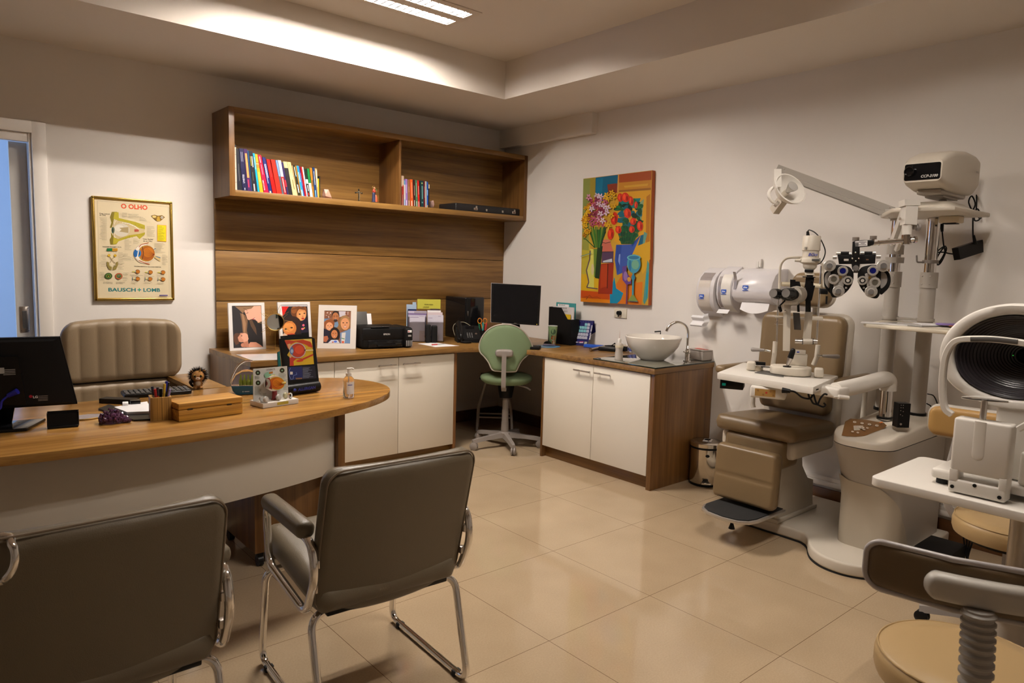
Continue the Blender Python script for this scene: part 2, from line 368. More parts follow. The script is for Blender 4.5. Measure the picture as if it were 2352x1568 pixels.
# ---------------------------------------------------------------- ceiling lights
tube_m = mat('lit_tube', (1, 1, 1), .5, emit=TUBE_COLOR, estr=TUBE_POWER)
refl = mat('satin_reflector', (.35, .35, .34), .3, .3); fix_p = mat('fixture_paint', (.66, .58, .49), .5)
def troffer(cx, cy, label, tm=tube_m):
    z = H+TT; t = thing('ceiling_light', label, 'ceiling light', (cx, cy, z), 0, 'recessed twin tube ceiling lights')
    m = M()
    hs = [(-.585, .585, -.128, -.038), (-.585, .585, .038, .128)]
    for a, b_, c, d in holes(-.62, .62, -.18, .18, hs): m.b(a, b_, c, d, -.006, .004)
    m.b(-.598, .598, -.158, .158, .085, .09)
    for y in (-.1585, .1565): m.b(-.598, .598, y, y+.002, 0, .09)
    for x in (-.598, .596): m.b(x, x+.002, -.158, .158, 0, .09)
    m.obj('frame', fix_p, t)
    for y in (-.083, .083):
        m = M(); pr = []
        for i in range(9):
            a = PI*i/8; pr.append((y+.046*math.cos(a), .004+.058*math.sin(a)))
        m.add([(x, p[0], p[1]) for x in (-.585, .585) for p in pr], [(i, i+1, 10+i, 9+i) for i in range(8)]+[tuple(range(9)), tuple(range(17, 8, -1))])
        r = m.obj('reflector', refl, t)
        m = M(); m.cyl((-.57, y, .019), (.57, y, .019), .013, n=16); m.obj('tube', tm, r)
        m = M()
        for i in range(26):
            x = -.575+i*.046
            m.add([(x-.005, y-.044, -.005), (x-.005, y+.044, -.005), (x, y+.044, .0005), (x, y-.044, .0005), (x+.005, y-.044, -.005), (x+.005, y+.044, -.005)], [(0, 1, 2, 3), (3, 2, 5, 4)])
        m.obj('louver', refl, r)
    return t
L1 = troffer(-2.14, -1.41, 'recessed twin tube ceiling light over the desk, nearer the shelf wall')
troffer(-2.14, -4.17, 'recessed twin tube ceiling light behind the camera over the examination side', mat('lit_tube_dimmer', (1, 1, 1), .5, emit=TUBE_COLOR, estr=TUBE_POWER*.42))
# ---------------------------------------------------------------- wall panelling, wall shelf
t = thing('wall_panelling', 'oak wall panelling of three wide horizontal boards between shelf and counter', 'wall panelling', (-1.28, 0, .787))
for z0, z1 in ((1.4605, 1.808), (1.1125, 1.4560), (.787, 1.1080)):
    M(True).b(-2.565, -.002, -.025, -.001, z0, z1, .0012).obj('board', oakx, t)
M(True).b(-2.56, -.004, -.008, -.0005, .79, 1.80).obj('backing', blkm, t)
SH0, SH1, SD = 1.808, 2.371, -.324
t = thing('wall_shelf', 'long open oak wall shelf with two bays, mounted above the panelling', 'shelf', (-1.28, 0, SH0))
M(True).b(-2.566, -2.530, SD, -.001, SH0, SH1, .0012).obj('side_panel', oakz, t)
M(True).b(-.038, -.002, SD, -.001, SH0, SH1, .0012).obj('side_panel', oakz, t)
M(True).b(-2.530, -.038, SD, -.001, SH1-.038, SH1, .0012).obj('top_panel', oakx, t)
M(True).b(-2.530, -.038, SD, -.001, SH0, SH0+.040, .0012).obj('bottom_panel', oakx, t)
M(True).b(-2.530, -.038, -.022, -.001, SH0+.04, SH1-.038).obj('back_panel', oakx, t)
M(True).b(-1.302, -1.284, SD+.003, -.022, SH0+.04, SH1-.038, .001).obj('divider', oakz, t)
SHZ = SH0+.040

# ---------------------------------------------------------------- counter and cabinets
CZ = .787
cpoly = [(-2.62, -.028), (-2.62, -.80), (-1.08, -.80), (-1.0, -.815), (-.92, -.852), (-.82, -.93), (-.73, -1.035), (-.672, -1.16), (-.655, -1.28), (-.655, -2.305), (-.003, -2.305), (-.003, -.028)]
t = thing('worktop', 'L-shaped oak worktop running along both walls with a curved inner corner', 'worktop', (-1.3, -.4, CZ-.035))
M(True).prism(cpoly, CZ-.035, CZ, .002).obj('top_board', oakx, t)
def handle(par, a, b_, nd):
    m = M(True); a = Vector(a); b_ = Vector(b_); nd = Vector(nd); m.cyl(a, b_, .0055, n=14)
    for f in (.18, .82):
        p = a.lerp(b_, f); m.cyl(p, p-nd*.03, .004, n=10)
    m.obj('handle', steel, par)
# left base cabinet
t = thing('base_cabinet', 'long white-doored base cabinet under the printer and photo frames', 'cabinet', (-1.83, -.4, 0))
M(True).b(-2.615, -2.58, -.775, -.03, 0, CZ-.036, .001).obj('side_panel', oakz, t)
M(True).b(-1.085, -1.060, -.775, -.03, 0, CZ-.036, .001).obj('side_panel', wood('oak_side', 'z', '#6f4726', '#8f6236'), t)
M(True).b(-2.58, -1.085, -.755, -.03, .062, CZ-.037).obj('carcass', oakx, t)
M(True).b(-2.58, -2.36, -.775, -.755, .062, CZ-.037, .001).obj('filler_panel', oakx, t)
M(True).b(-2.58, -1.085, -.735, -.715, 0, .062, .001).obj('plinth', oakx, t)
for x0, x1, hx in ((-2.356, -2.062, None), (-2.058, -1.572, (-1.745, -1.607)), (-1.568, -1.088, (-1.55, -1.408))):
    dr = M(True).b(x0, x1, -.778, -.757, .052, .744, .0012).obj('door', white_m, t)
    if hx: handle(dr, (hx[0], -.808, .697), (hx[1], -.808, .697), (0, -1, 0))
# sink cabinet
t = thing('base_cabinet', 'white-doored base cabinet under the wash basin with an oak end panel', 'cabinet', (-.32, -1.79, 0))
M(True).b(-.640, -.004, -2.30, -2.266, 0, CZ-.036, .001).obj('side_panel', oakz, t)
M(True).b(-.640, -.004, -1.290, -1.270, 0, CZ-.036, .001).obj('side_panel', oakz, t)
M(True).b(-.615, -.03, -2.266, -1.290, .085, CZ-.037).obj('carcass', oakx, t)
M(True).b(-.600, -.585, -2.266, -1.290, 0, .085, .001).obj('plinth', oaky, t)
for y0, y1, hp in ((-1.776, -1.293, ((1317, 847), (1355, 857))), (-2.263, -1.780, ((1365, 854), (1401, 865)))):
    dr = M(True).b(-.640, -.617, y0, y1, .088, .745, .0012).obj('door', white_m, t)
    a = at_x(*hp[0], -.668); c = at_x(*hp[1], -.668); zz = (a.z+c.z)/2
    handle(dr, (-.668, a.y, zz), (-.668, c.y, zz), (-1, 0, 0))
glt = mat('back_painted_glass', (.17, .165, .125), .03, spec=.9, coat=1); gle = mat('dark_glass_edge', (.004, .012, .010), .1)
m = M(True); m.b(-.648, -.004, -2.308, -1.777, CZ+.0005, CZ+.0085, .0006)
for i, f in enumerate(m.f):
    zs = [m.v[k].z for k in f]
    m.mi[i] = 0 if min(zs) > CZ+.0075 else 1
t = thing('glass_top', 'sheet of dark-edged glass lying on the worktop under the wash basin', 'glass sheet', (-.32, -2.04, CZ)); m.obj('sheet', [glt, gle], t)
GZ = CZ+.0085

# ---------------------------------------------------------------- desk
front = [(-3.60, -2.330), (-3.334, -2.319), (-3.15, -2.296), (-2.962, -2.258), (-2.80, -2.213), (-2.667, -2.165), (-2.57, -2.122), (-2.482, -2.070), (-2.41, -2.016), (-2.345, -1.952), (-2.295, -1.88), (-2.262, -1.80), (-2.246, -1.71), (-2.252, -1.62), (-2.287, -1.51), (-2.34, -1.43), (-2.40, -1.385), (-2.47, -1.365), (-2.7, -1.366), (-2.93, -1.385), (-3.2, -1.42), (-3.6, -1.45)]
def smooth2(p, k):
    return [(q.x, q.y) for q in catmull([Vector((a[0], a[1], 0)) for a in p], k)]
fr = smooth2(front, 3); dpoly = fr + [(-7.2-x, y) for x, y in fr[::-1][1:-1]]
DZ_ = .75
t = thing('office_desk', 'large oak desk with rounded ends and a curved off-white front panel', 'desk', (-3.6, -1.85, 0))
m = M(True); m.prism(dpoly, DZ_-.032, DZ_, .002); m.obj('desk_top', oaktop, t)
off = []
for i in range(0, 16):
    x, y = front[i] if i < 6 else (None, None)
    if x is None: break
    off.append((x, y+.15))
off = [(-3.6, -2.165), (-3.334, -2.155), (-3.15, -2.128), (-2.962, -2.09), (-2.80, -2.045), (-2.667, -2.0)]
op = smooth2(off, 4); opf = [(-7.2-x, y) for x, y in op[::-1][:-1]] + op
m = M(True); m.prism(opf + [(x, y+.018) for x, y in opf[::-1]], .40, DZ_-.0325, .0008); m.obj('modesty_panel', mat('offwhite_panel', (.60, .55, .47), .45), t)
for x0 in (-2.665, -4.57): M(True).b(x0, x0+.035, -2.035 if x0 > -4 else -2.03, -1.52, 0, DZ_-.0325, .001).obj('leg_panel', oakz, t)
t = thing('drawer_pedestal', 'oak drawer pedestal on casters under the right end of the desk', 'drawer unit', (-2.86, -1.72, 0))
M(True).b(-3.03, -2.69, -1.95, -1.50, .07, .62, .001).obj('body', oakz, t)
for z in (.08, .255, .43): M(True).b(-3.025, -2.695, -1.499, -1.483, z, z+.17, .001).obj('drawer', oakx, t)
for x in (-3.0, -2.72):
    for y in (-1.92, -1.54):
        m = M(True); m.cyl((x-.012, y, .026), (x+.012, y, .026), .026, n=16); m.box((x, y, .055), (.03, .03, .028), .004); m.obj('caster', blk, t)
t = thing('side_table', 'small oak side table beside the executive chair behind the desk', 'side table', (-3.02, -1.1, 0))
M(True).b(-3.10, -2.945, -1.35, -.82, .722, .745, .0015).obj('table_top', oakx, t)
for x in (-2.968,): M(True).b(x, x+.02, -1.33, -.84, 0, .7215, .001).obj('side_panel', oakz, t)

# ---------------------------------------------------------------- visitor armchairs
def armchair(name, label, loc, rz):
    t = thing(name, label, 'chair', loc, rz, 'visitor armchairs in front of the desk')
    th = math.atan2(.112, .448)
    m = M(); m.T = Matrix.Translation((0, -.246+.03, .588)) @ Matrix.Rotation(th, 4, 'X')
    m.pad(.512, .475, .062, cr=.055, edge=.024, bend=lambda u, v: -.018*(1-u*u), drop=lambda u, v: -.022*(1-u*u)*max(0, -v), rear=.95, nx=30, nz=24)
    m.obj('backrest', taupe, t, 60)
    m = M(); m.T = Matrix.Translation((0, -.253, .588)) @ Matrix.Rotation(th, 4, 'X')
    pts = [(x*.97, -.018*(1-(x/.256)**2)+.012, z*.985) for x, z in rrect(.512, .475, .055, 8)]
    pts = [(x, y, z-.022*(1-(x/.256)**2)*max(0, -z/.2375)) for x, y, z in pts]
    m.tube(pts, .003, 6, True); m.obj('piping', mat('taupe_piping', (.17, .125, .08), .4), t)
    m = M(); m.T = Matrix.Translation((0, .025, .425)) @ Matrix.Rotation(rad(7), 4, 'X')
    m.T = m.T @ Matrix.Rotation(rad(90), 4, 'X') @ Matrix.Scale(1, 4)
    m.pad(.50, .50, .085, cr=.05, edge=.035, nx=24, nz=24, chan=lambda x, z: .012*(1-(x/.25)**2)*(1-(z/.25)**2)+.0015*math.sin(x*55+z*20)*math.exp(-((z-.1)/.1)**2))
    m.obj('seat', taupe, t, 60)
    M().box((0, 0, .375), (.42, .40, .02), .004, (rad(6), 0, 0)).obj('seat_pan', blk, t)
    for s in (-1, 1):
        X = s*.267
        m = M(); lp = fillet([(X, -.0, .598), (X, .158, .600), (X, .135, .408), (X, -.182, .366), (X, -.247, .50), (X, -.222, .597), (X, -.0, .598)], .045, 8)[:-1]
        m.tube(lp, .0125, 14, True); m.obj('arm_frame', chrome, t)
        m = M(); m.box((X, -.025, .618), (.056, .335, .052), .022, seg=4); m.obj('arm_pad', taupe, t, 60)
        for p in ((-.2, .45), (-.215, .53)):
            m = M(); m.box((s*.257, p[0]-.012, p[1]), (.018, .02, .024), .002); m.obj('bracket', steel, t)
        X = s*.253
        m = M(); m.tube(fillet([(s*.16, .19, .356), (X, .209, .35), (X, .263, .0125), (X, -.271, .0125), (X, -.178, .345), (s*.16, -.15, .352)], .06, 8), .0125, 14); m.obj('leg', chrome, t)
        for y in (.19, -.2): M().box((X, y, .011), (.03, .022, .021), .004).obj('foot_clip', rubber, t)
    return t
ch = armchair('armchair', 'taupe armchair with chrome sled legs, seen whole in the middle foreground', (-3.047, -2.971, 0), -.046)
dup(ch, (-3.841, -2.996, 0), .003, 'taupe armchair at the lower left corner, cut off by the frame')
# chrome hoop of a trolley at the very left edge
t = thing('instrument_trolley', 'chrome hoop handle of a trolley at the left edge of the picture', 'trolley', (-4.35, -3.5, 0))
c0 = at_d(2, 1285, 1.42)
m = M(True); R_ = .05
pts = [c0+Vector((-.27, -.03, .045)), c0+RIGHT*(-.02)+UP*.045, c0+RIGHT*.022+UP*.03, c0+RIGHT*.028+UP*(-.005), c0+RIGHT*.012+UP*(-.035), c0+RIGHT*(-.03)+UP*(-.055), c0+Vector((-.27, -.03, -.06))]
m.tube(pts, .0085, 12, smooth=5); m.obj('handle', chrome, t)
cc = c0+Vector((-.27, 0, 0))
for a in (-1, 1):
    for b_ in (0, 1):
        m = M(True); p = Vector((cc.x-.02-.35*b_, cc.y-.22-.2*a, 0)); m.tube([(p.x, p.y, .05), (p.x, p.y, cc.z)], .011); m.obj('post', chrome, t)
        m = M(True); m.cyl((p.x-.01, p.y, .025), (p.x+.01, p.y, .025), .025); m.obj('caster', blk, t)
M(True).b(cc.x-.39, cc.x, cc.y-.44, cc.y, cc.z-.07, cc.z-.055, .003).obj('shelf', steel, t)
M(True).b(cc.x-.39, cc.x, cc.y-.44, cc.y, .25, .265, .003).obj('shelf', steel, t)
# ---------------------------------------------------------------- executive chair
t = thing('executive_chair', 'high-backed tan leather executive chair with vertical channels behind the desk', 'chair', (-3.31, -.72, 0), rad(180))
ch7 = lambda x, z: .0075*(abs(math.sin((x+.29)/.0829*PI))**.45) - .003
m = M(); m.T = Matrix.Translation((0, .10, .893)); m.pad(.575, .315, .075, cr=.075, edge=.03, chan=ch7, nx=84, nz=20, drop=lambda u, v: .018*(1-u*u)*max(0, v), bend=lambda u, v: .022*u*u); m.obj('headrest_pad', tan, t, 60)
m = M(); m.T = Matrix.Translation((0, .10, .565)); m.pad(.585, .335, .075, cr=.05, edge=.028, chan=ch7, nx=84, nz=20, bend=lambda u, v: .022*u*u); m.obj('back_pad', tan, t, 60)
m = M(); m.T = Matrix.Translation((0, .36, .47)) @ Matrix.Rotation(rad(90), 4, 'X') @ Matrix.Rotation(PI, 4, 'Z'); m.T = Matrix.Translation((0, .36, .47)) @ Matrix.Rotation(rad(90), 4, 'X')
m.pad(.54, .50, .11, cr=.07, edge=.04, nx=24, nz=20); m.obj('seat', tan, t, 60)
m = M(); m.box((0, .04, .55), (.5, .03, .75), .012, seg=3); m.obj('back_shell', blk, t)
m = M(); m.cyl((0, .3, .1), (0, .3, .42), .028); m.obj('gas_column', blk, t)
for i in range(5):
    a = rad(72*i+18); e = (.3*math.cos(a), .3+.3*math.sin(a))
    m = M(); m.tube([(0, .3, .10), (e[0]*.6, .3+(e[1]-.3)*.6, .09), (e[0], e[1], .075)], .02, 10); m.obj('leg', chrome, t)
    m = M(); m.cyl((e[0]-.02, e[1], .027), (e[0]+.02, e[1], .027), .027, n=16); m.cyl((e[0], e[1], .04), (e[0], e[1], .075), .008); m.obj('caster', blk, t)
# ---------------------------------------------------------------- examination chair
tanx = mat('tan_vinyl', (.20, .135, .068), .36, bump=.2, bscale=500)
t = thing('examination_chair', 'tan reclining patient examination chair with footrest, leg pad and headrest', 'chair', (-.55, -3.07, .066))
m = M(True)
side = [(-.68, .066), (-.27, .066), (-.28, .12), (-.29, .235), (-.36, .26), (-.43, .34), (-.45, .44), (-.70, .44)]
m.T = Matrix.Rotation(rad(90), 4, 'X'); m.prism(side, 2.94, 3.185, .008); m.T = Matrix.Identity(4); m.b(-.70, -.255, -3.20, -2.925, .066, .088, .006); m.obj('pedestal', dev, t)
m = M(True); m.b(-.74, -.28, -3.285, -2.85, .432, .532, .03, 4); m.obj('seat_frame', dev, t)
m = M(True); m.T = Matrix.Translation((-.55, -3.07, .566)) @ Matrix.Rotation(rad(-90), 4, 'Z') @ Matrix.Rotation(rad(-3), 4, 'X') @ Matrix.Rotation(rad(90), 4, 'X')
m.pad(.475, .50, .085, cr=.05, edge=.035, nx=24, nz=24); m.obj('seat', tanx, t, 60)
m = M(True); m.b(-.78, -.60, -3.245, -2.895, .38, .535, .03, 3); m.obj('front_drape', tanx, t, 60)
m = M(True); m.T = Matrix.Translation((-.835, -3.08, .33)) @ Matrix.Rotation(rad(90), 4, 'Z') @ Matrix.Rotation(rad(4), 4, 'X')
m.pad(.365, .30, .075, cr=.035, edge=.022, nx=30, nz=40, chan=lambda x, z: -.007*math.exp(-((z+.012)/.007)**2)); m.obj('leg_pad', tanx, t, 60)
m = M(True); m.b(-.80, -.70, -3.21, -2.95, .18, .40, .01); m.obj('leg_pad_support', dev, t)
fp = [(-.70, -2.925), (-.98, -2.925), (-1.035, -2.95), (-1.07, -3.00), (-1.085, -3.10), (-1.07, -3.18), (-1.03, -3.225), (-.97, -3.24), (-.70, -3.24)]
m = M(True); m.prism(fp, .143, .160, .003); fr_ = m.obj('footrest', mat('aluminium_edge', (.58, .54, .5), .35, .8), t)
cxf, cyf = -.88, -3.08
M(True).prism([(cxf+(x-cxf)*.95, cyf+(y-cyf)*.93) for x, y in fp], .1605, .165, .001).obj('rubber_mat', rubber, fr_)
m = M(True); m.cyl((-1.0, -3.11, .143), (-1.0, -3.11, .115), .006); m.cyl((-1.0, -3.11, .115), (-1.0, -3.11, .085), .007, .017); m.obj('foot_screw', blk, fr_)
m = M(True); m.T = Matrix.Translation((-.275, -3.055, .99)) @ Matrix.Rotation(rad(90), 4, 'Z') @ Matrix.Rotation(rad(3), 4, 'X')
m.pad(.50, .37, .085, cr=.06, edge=.035, nx=28, nz=24, bend=lambda u, v: .012*u*u); m.obj('backrest', tanx, t, 60)
m = M(True); m.T = Matrix.Translation((-.225, -3.055, .97)) @ Matrix.Rotation(rad(90), 4, 'Z') @ Matrix.Rotation(rad(3), 4, 'X')
m.pad(.525, .43, .06, cr=.07, edge=.02, nx=20, nz=20); m.obj('back_shell', dev, t, 60)
m = M(True); m.T = Matrix.Translation((-.30, -3.045, .705)) @ Matrix.Rotation(rad(90), 4, 'Z')
m.pad(.43, .19, .08, cr=.05, edge=.03, nx=24, nz=16); m.obj('lumbar_pad', tanx, t, 60)
m = M(True); m.b(-.26, -.20, -3.28, -2.82, .50, .85, .02, 3); m.obj('back_support', dev, t)
m = M(True); m.T = Matrix.Translation((-.30, -3.10, 1.315)) @ Matrix.Rotation(rad(90), 4, 'Z')
m.pad(.235, .19, .075, cr=.065, edge=.03, nx=24, nz=20); m.obj('headrest', tanx, t, 60)
m = M(True); m.T = Matrix.Translation((-.262, -3.10, 1.315)) @ Matrix.Rotation(rad(90), 4, 'Z'); m.pad(.25, .205, .035, cr=.07, edge=.015, nx=20, nz=16); m.T = Matrix.Identity(4); m.cyl((-.24, -3.10, 1.1), (-.25, -3.10, 1.28), .014); m.obj('headrest_bracket', dev, t)
for y, x0, x1 in ((-3.395, -.62, -.16), (-2.765, -.66, -.22)):
    m = M(True); m.box(((x0+x1)/2, y, .845), (x1-x0, .065, .045), .02, seg=4); a_ = m.obj('armrest', tanx, t, 60)
    m = M(True); m.tube(fillet([(x1-.05, y, .83), (x1-.05, y, .60), (x1-.05, y*.97-.09, .58)], .04, 5), .014); m.obj('armrest_bracket', dev, a_)

# ---------------------------------------------------------------- instrument stand (base plate, console, two pillars, trays, lamp arm)
t = st = thing('instrument_stand', 'ivory ophthalmic instrument stand with console, two pillars, trays and lamp arm', 'instrument stand', (-.4, -3.5, 0))
bp_ = [(-.04, -2.79), (-.60, -2.79), (-.66, -2.80), (-.685, -2.83), (-.69, -2.90), (-.69, -3.27), (-.70, -3.34), (-.74, -3.385), (-.80, -3.42), (-.86, -3.465), (-.905, -3.53), (-.92, -3.60), (-.91, -3.67), (-.87, -3.74), (-.80, -3.79), (-.72, -3.81), (-.04, -3.81)]
bq = smooth2(bp_[1:-1], 4); bq = [bp_[0]] + bq + [bp_[-1]]
m = M(True); m.prism(bq, .008, .066, .012, 3); bpo = m.obj('base_plate', dev, t, 50)
M(True).prism([(-.04 if x > -.05 else x*.995, y*.999) for x, y in bq], 0, .0085).obj('rubber_edge', rubber, bpo)
def sect(z):
    k = max(0, min(1, (z-.30)/.30)); x0 = -.675-.175*k**1.4; y0, y1 = -3.772-.0*k, -3.488; x1 = -.08; r = .07+.05*k; P_ = []
    for (cx, cy, rr_, a0, n) in ((x0+r, y1-r, r, 90, 8), (x0+r, y0+r, r, 180, 8), (x1-.03, y0+.03, .03, 270, 4), (x1-.03, y1-.03, .03, 0, 4)):
        for i in range(n+1): a = rad(a0+90*i/n); P_.append((cx+rr_*math.cos(a), cy+rr_*math.sin(a)))
    return P_
m = M(True); zs = [.066, .15, .25, .32, .38, .44, .50, .56, .598]; rings = [[(x, y, z) for x, y in sect(z)] for z in zs]; n = len(rings[0])
m.add([p for r in rings for p in r], [(i*n+j, i*n+(j+1) % n, (i+1)*n+(j+1) % n, (i+1)*n+j) for i in range(len(zs)-1) for j in range(n)] + [tuple(range(n)), tuple(range((len(zs)-1)*n, len(zs)*n))]); cons = m.obj('console_body', devg, t, 50)
# top cap: nose slopes up to the pillars
def topz(x): return .635 + .055*max(0, min(1, (x+.84)/.22))
s0 = sect(.60); m = M(True)
def inset(P_, d):
    cx = sum(p[0] for p in P_)/len(P_); cy = sum(p[1] for p in P_)/len(P_)
    return [(cx+(x-cx)*(1-d/.36), cy+(y-cy)*(1-d/.14)) for x, y in P_]
R_ = [[(x, y, .602) for x, y in s0], [(x, y, topz(x)-.012) for x, y in s0], [(x, y, topz(x)-.003) for x, y in inset(s0, .004)], [(x, y, topz(x)) for x, y in inset(s0, .012)]]
m.add([p for r in R_ for p in r], [(i*n+j, i*n+(j+1) % n, (i+1)*n+(j+1) % n, (i+1)*n+j) for i in range(3) for j in range(n)])
cen = [(sum(p[0] for p in R_[3])/n, sum(p[1] for p in R_[3])/n)]; ins = inset(s0, .012); ins2 = inset(s0, .05); ins3 = inset(s0, .1)
m.add([(x, y, topz(x)) for x, y in ins]+[(x, y, topz(x)) for x, y in ins2]+[(x, y, topz(x)) for x, y in ins3], [(i*n+j, i*n+(j+1) % n, (i+1)*n+(j+1) % n, (i+1)*n+j) for i in range(2) for j in range(n)]+[tuple(range(2*n, 3*n))])
cap = m.obj('console_top', dev, t, 50)
# beige curved insert low on the nose
m = M(True); sel = sect(.1); path = sel[2:18]+[(-.56, -3.772), (-.50, -3.772)]; L_ = len(path); vs = []; fs = []
for i, (x, y) in enumerate(path):
    f = i/(L_-1); h = .066+.36*math.sqrt(max(0, 1-f*f))
    for j in range(7):
        z = .066+(h-.066)*j/6; k = max(0, min(1, (z-.30)/.30)); dx = -.175*k**1.4
        nx, ny = (x+.45), (y+3.63)*2; q = math.hypot(nx, ny); vs.append((x+dx+nx/q*.003, y+ny/q*.003, z))
fs = [(i*7+j, (i+1)*7+j, (i+1)*7+j+1, i*7+j+1) for i in range(L_-1) for j in range(6)]
m.add(vs, fs); m.obj('curved_insert', mat('beige_insert', (.47, .41, .32), .4), cons, 60)
# control panel on the sloping nose
cp_ = [(1933, 1000), (1941, 968), (1953, 961), (1990, 964), (2030, 971), (2037, 977), (2030, 984), (1985, 1001), (1965, 1003), (1945, 1002)]
def on_nose(u, v):
    lo_, hi_ = 2.0, 4.5; d = ray(u, v)
    for _ in range(40):
        md = (lo_+hi_)/2; p = CAM+d*md
        if p.z > topz(p.x)+.0012: lo_ = md
        else: hi_ = md
    return CAM+d*lo_
a = Art(on_nose, 0, 0, 1, (0, 0, 1), .0003); a.poly('#7a5427', cp_)
for (u, v, rx, ry) in ((1963, 969, 4, 2.2), (1980, 972, 4, 2.2), (1997, 975, 4.2, 2.4), (2014, 978, 4.2, 2.4), (1979, 982.5, 6.5, 2.7), (1966, 980, 3, 1.5), (1966, 984, 3, 1.5), (1984, 988, 3.5, 1.5), (1992, 985, 3, 1.4), (1958, 993.5, 3, 1.7), (1970, 996, 3, 1.7)):
    a.ell('#d8cdbd', u, v, rx, ry, 8, 12); a.ell('#b58a6a', u, v, rx*.4, ry*.4, 8, 8)
a.poly('#e07818', [(2018, 973), (2026, 971), (2028, 974), (2022, 975)])
a.done('control_panel', cap)
# pillars
PL, PR_ = (-.22, -3.495), (-.215, -3.665)
for (x, y), nm_ in ((PL, 0), (PR_, 1)):
    m = M(True); m.cyl((x, y, topz(x)-.002), (x, y, 1.35), .036, n=32); m.cyl((x, y, 1.345), (x, y, 1.425), .041, n=32); m.cyl((x, y, 1.175), (x, y, 1.19), .042, n=32); m.obj('pillar_sleeve', devg, t)
    m = M(True); m.cyl((x, y, 1.40), (x, y, 1.698), .030, n=32); m.obj('pillar', chrome, t)
    m = M(True); m.cyl((x, y, topz(x)-.004), (x, y, topz(x)+.012), .043, n=32); m.obj('pillar_collar', blk, t)
    for zz in (1.365, 1.405):
        for dy in (-.018, .018): M(True).sph((x-.0385, y+dy, zz), .0035, 10).obj('screw', steel, t)
M(True).b(-.235, -.20, -3.665, -3.495, 1.176, 1.188, .002).obj('pillar_bridge', devg, t)
# upper shelf and lower tray
m = M(True); m.prism([(-.585, -3.60), (-.60, -3.63), (-.59, -3.83), (-.565, -3.865), (-.12, -3.88), (-.12, -3.44), (-.30, -3.44)], 1.70, 1.722, .006, 3); m.obj('upper_shelf', dev, t)
m = M(True); m.prism([(-.62, -3.53), (-.20, -3.46), (-.20, -3.99), (-.67, -3.99), (-.71, -3.95), (-.66, -3.56)], 1.150, 1.168, .006, 3); m.obj('lower_tray', mat('cream_tray', (.72, .65, .52), .4), t)
# arm for the slit lamp table: chrome post, elbow, arm
px, py = -.455, -3.60
m = M(True); m.cyl((px, py, topz(px)-.01), (px, py, .86), .029, n=32); m.obj('swing_post', chrome, t)
M(True).cyl((px, py, topz(px)-.004), (px, py, topz(px)+.006), .037, n=32).obj('post_collar', blk, t)
e0 = Vector((px, py, .875)); e1 = Vector((-.80, -3.50, .845))
m = M(True); m.tube([e0+Vector((.01, 0, -.045)), e0+Vector((.005, 0, .0)), e0+Vector((-.04, .012, .012)), e0.lerp(e1, .5)+Vector((0, 0, .006)), e1], .04, 20, smooth=5, rr=None); m.obj('swing_arm', devw, t, 60)
m = M(True); m.box((-.81, -3.47, .842), (.10, .16, .05), .012, (0, 0, rad(-5)), 3); m.obj('arm_joint', devw, t)
m = M(True); h0 = at_d(1926, 911, 3.1); m.cyl(h0, h0+RIGHT*.045-UP*.005, .010, .009, 16); m.cyl(h0-RIGHT*.02, h0, .003); m.obj('clamp_lever', devw, t)
# lamp arm
la0, la1 = Vector((-.30, -3.50, 1.735)), Vector((-.45, -2.93, 1.985))
axis = (la1-la0).normalized(); up_ = (Vector((0, 0, 1))-axis*axis.z).normalized(); sd_ = axis.cross(up_)
def bar(m, a, b_, w_, h_, u=up_):
    ax = (b_-a).normalized(); s_ = ax.cross(u).normalized(); u2 = s_.cross(ax)
    vs = [p+s_*(sx*w_/2)+u2*(sz*h_/2) for p in (a, b_) for sx, sz in ((-1, -1), (1, -1), (1, 1), (-1, 1))]
    m.add(vs, [(3, 2, 1, 0), (4, 5, 6, 7), (0, 1, 5, 4), (1, 2, 6, 5), (2, 3, 7, 6), (3, 0, 4, 7)])
m = M(True); bar(m, la0, la1, .036, .036); bar(m, la0-up_*.030, la1-up_*.030, .030, .020); bar(m, la0-up_*.043+axis*.05, la1-up_*.043-axis*.05, .012, .006); m.obj('lamp_arm', mat('arm_grey_paint', (.36, .33, .29), .4), t)
for p in (la0+axis*.03, la1-axis*.03):
    for dz in (.0, -.03): M(True).sph(p+up_*dz-sd_*.0-FWD*.019, .005, 10).obj('screw', steel, t)
m = M(True); m.cyl((PL[0], PL[1], 1.69), (PL[0], PL[1], 1.705), .036); m.b(-.33, -.26, -3.53, -3.47, 1.722, 1.745, .004); m.obj('arm_base', devg, t)
# lamp head
lh = at_d(1812, 436, 3.32); vr = ray(1812, 436); lr = vr.cross(UP).normalized(); lu = lr.cross(vr); ldir = (-vr*.60+lr*.60+lu*.52).normalized()
m = M(True); m.lathe([(.012, -.055), (.03, -.05), (.045, -.04), (.07, -.015), (.083, .005), (.085, .012), (.078, .013), (.066, -.01), (.042, -.033), (.01, -.045)], lh, 36, ldir); lamp = m.obj('lamp_shade', devw, t, 50)
m = M(True); m.lathe([(.008, -.04), (.010, -.012), (.014, 0), (.023, .02), (.026, .032), (.020, .034), (1e-4, .030)], lh, 24, ldir); m.obj('bulb', mat('reflector_bulb', (.6, .58, .55), .2, .4), lamp)
m = M(True); m.cyl(lh-ldir*.045, lh-ldir*.012, .014); m.obj('bulb_socket', dev, lamp)
bx_ = lh-ldir*.065-UP*.02
m = M(True); bar(m, bx_-ldir*.045-UP*.02, bx_+ldir*.02, .035, .04, UP); m.obj('lamp_switch_box', dev, lamp)
pl_ = at_d(1786, 388, 3.33)
m = M(True); bar(m, pl_+UP*.0, pl_-UP*.085, .035, .006, FWD); m.obj('lamp_bracket', devw, t)
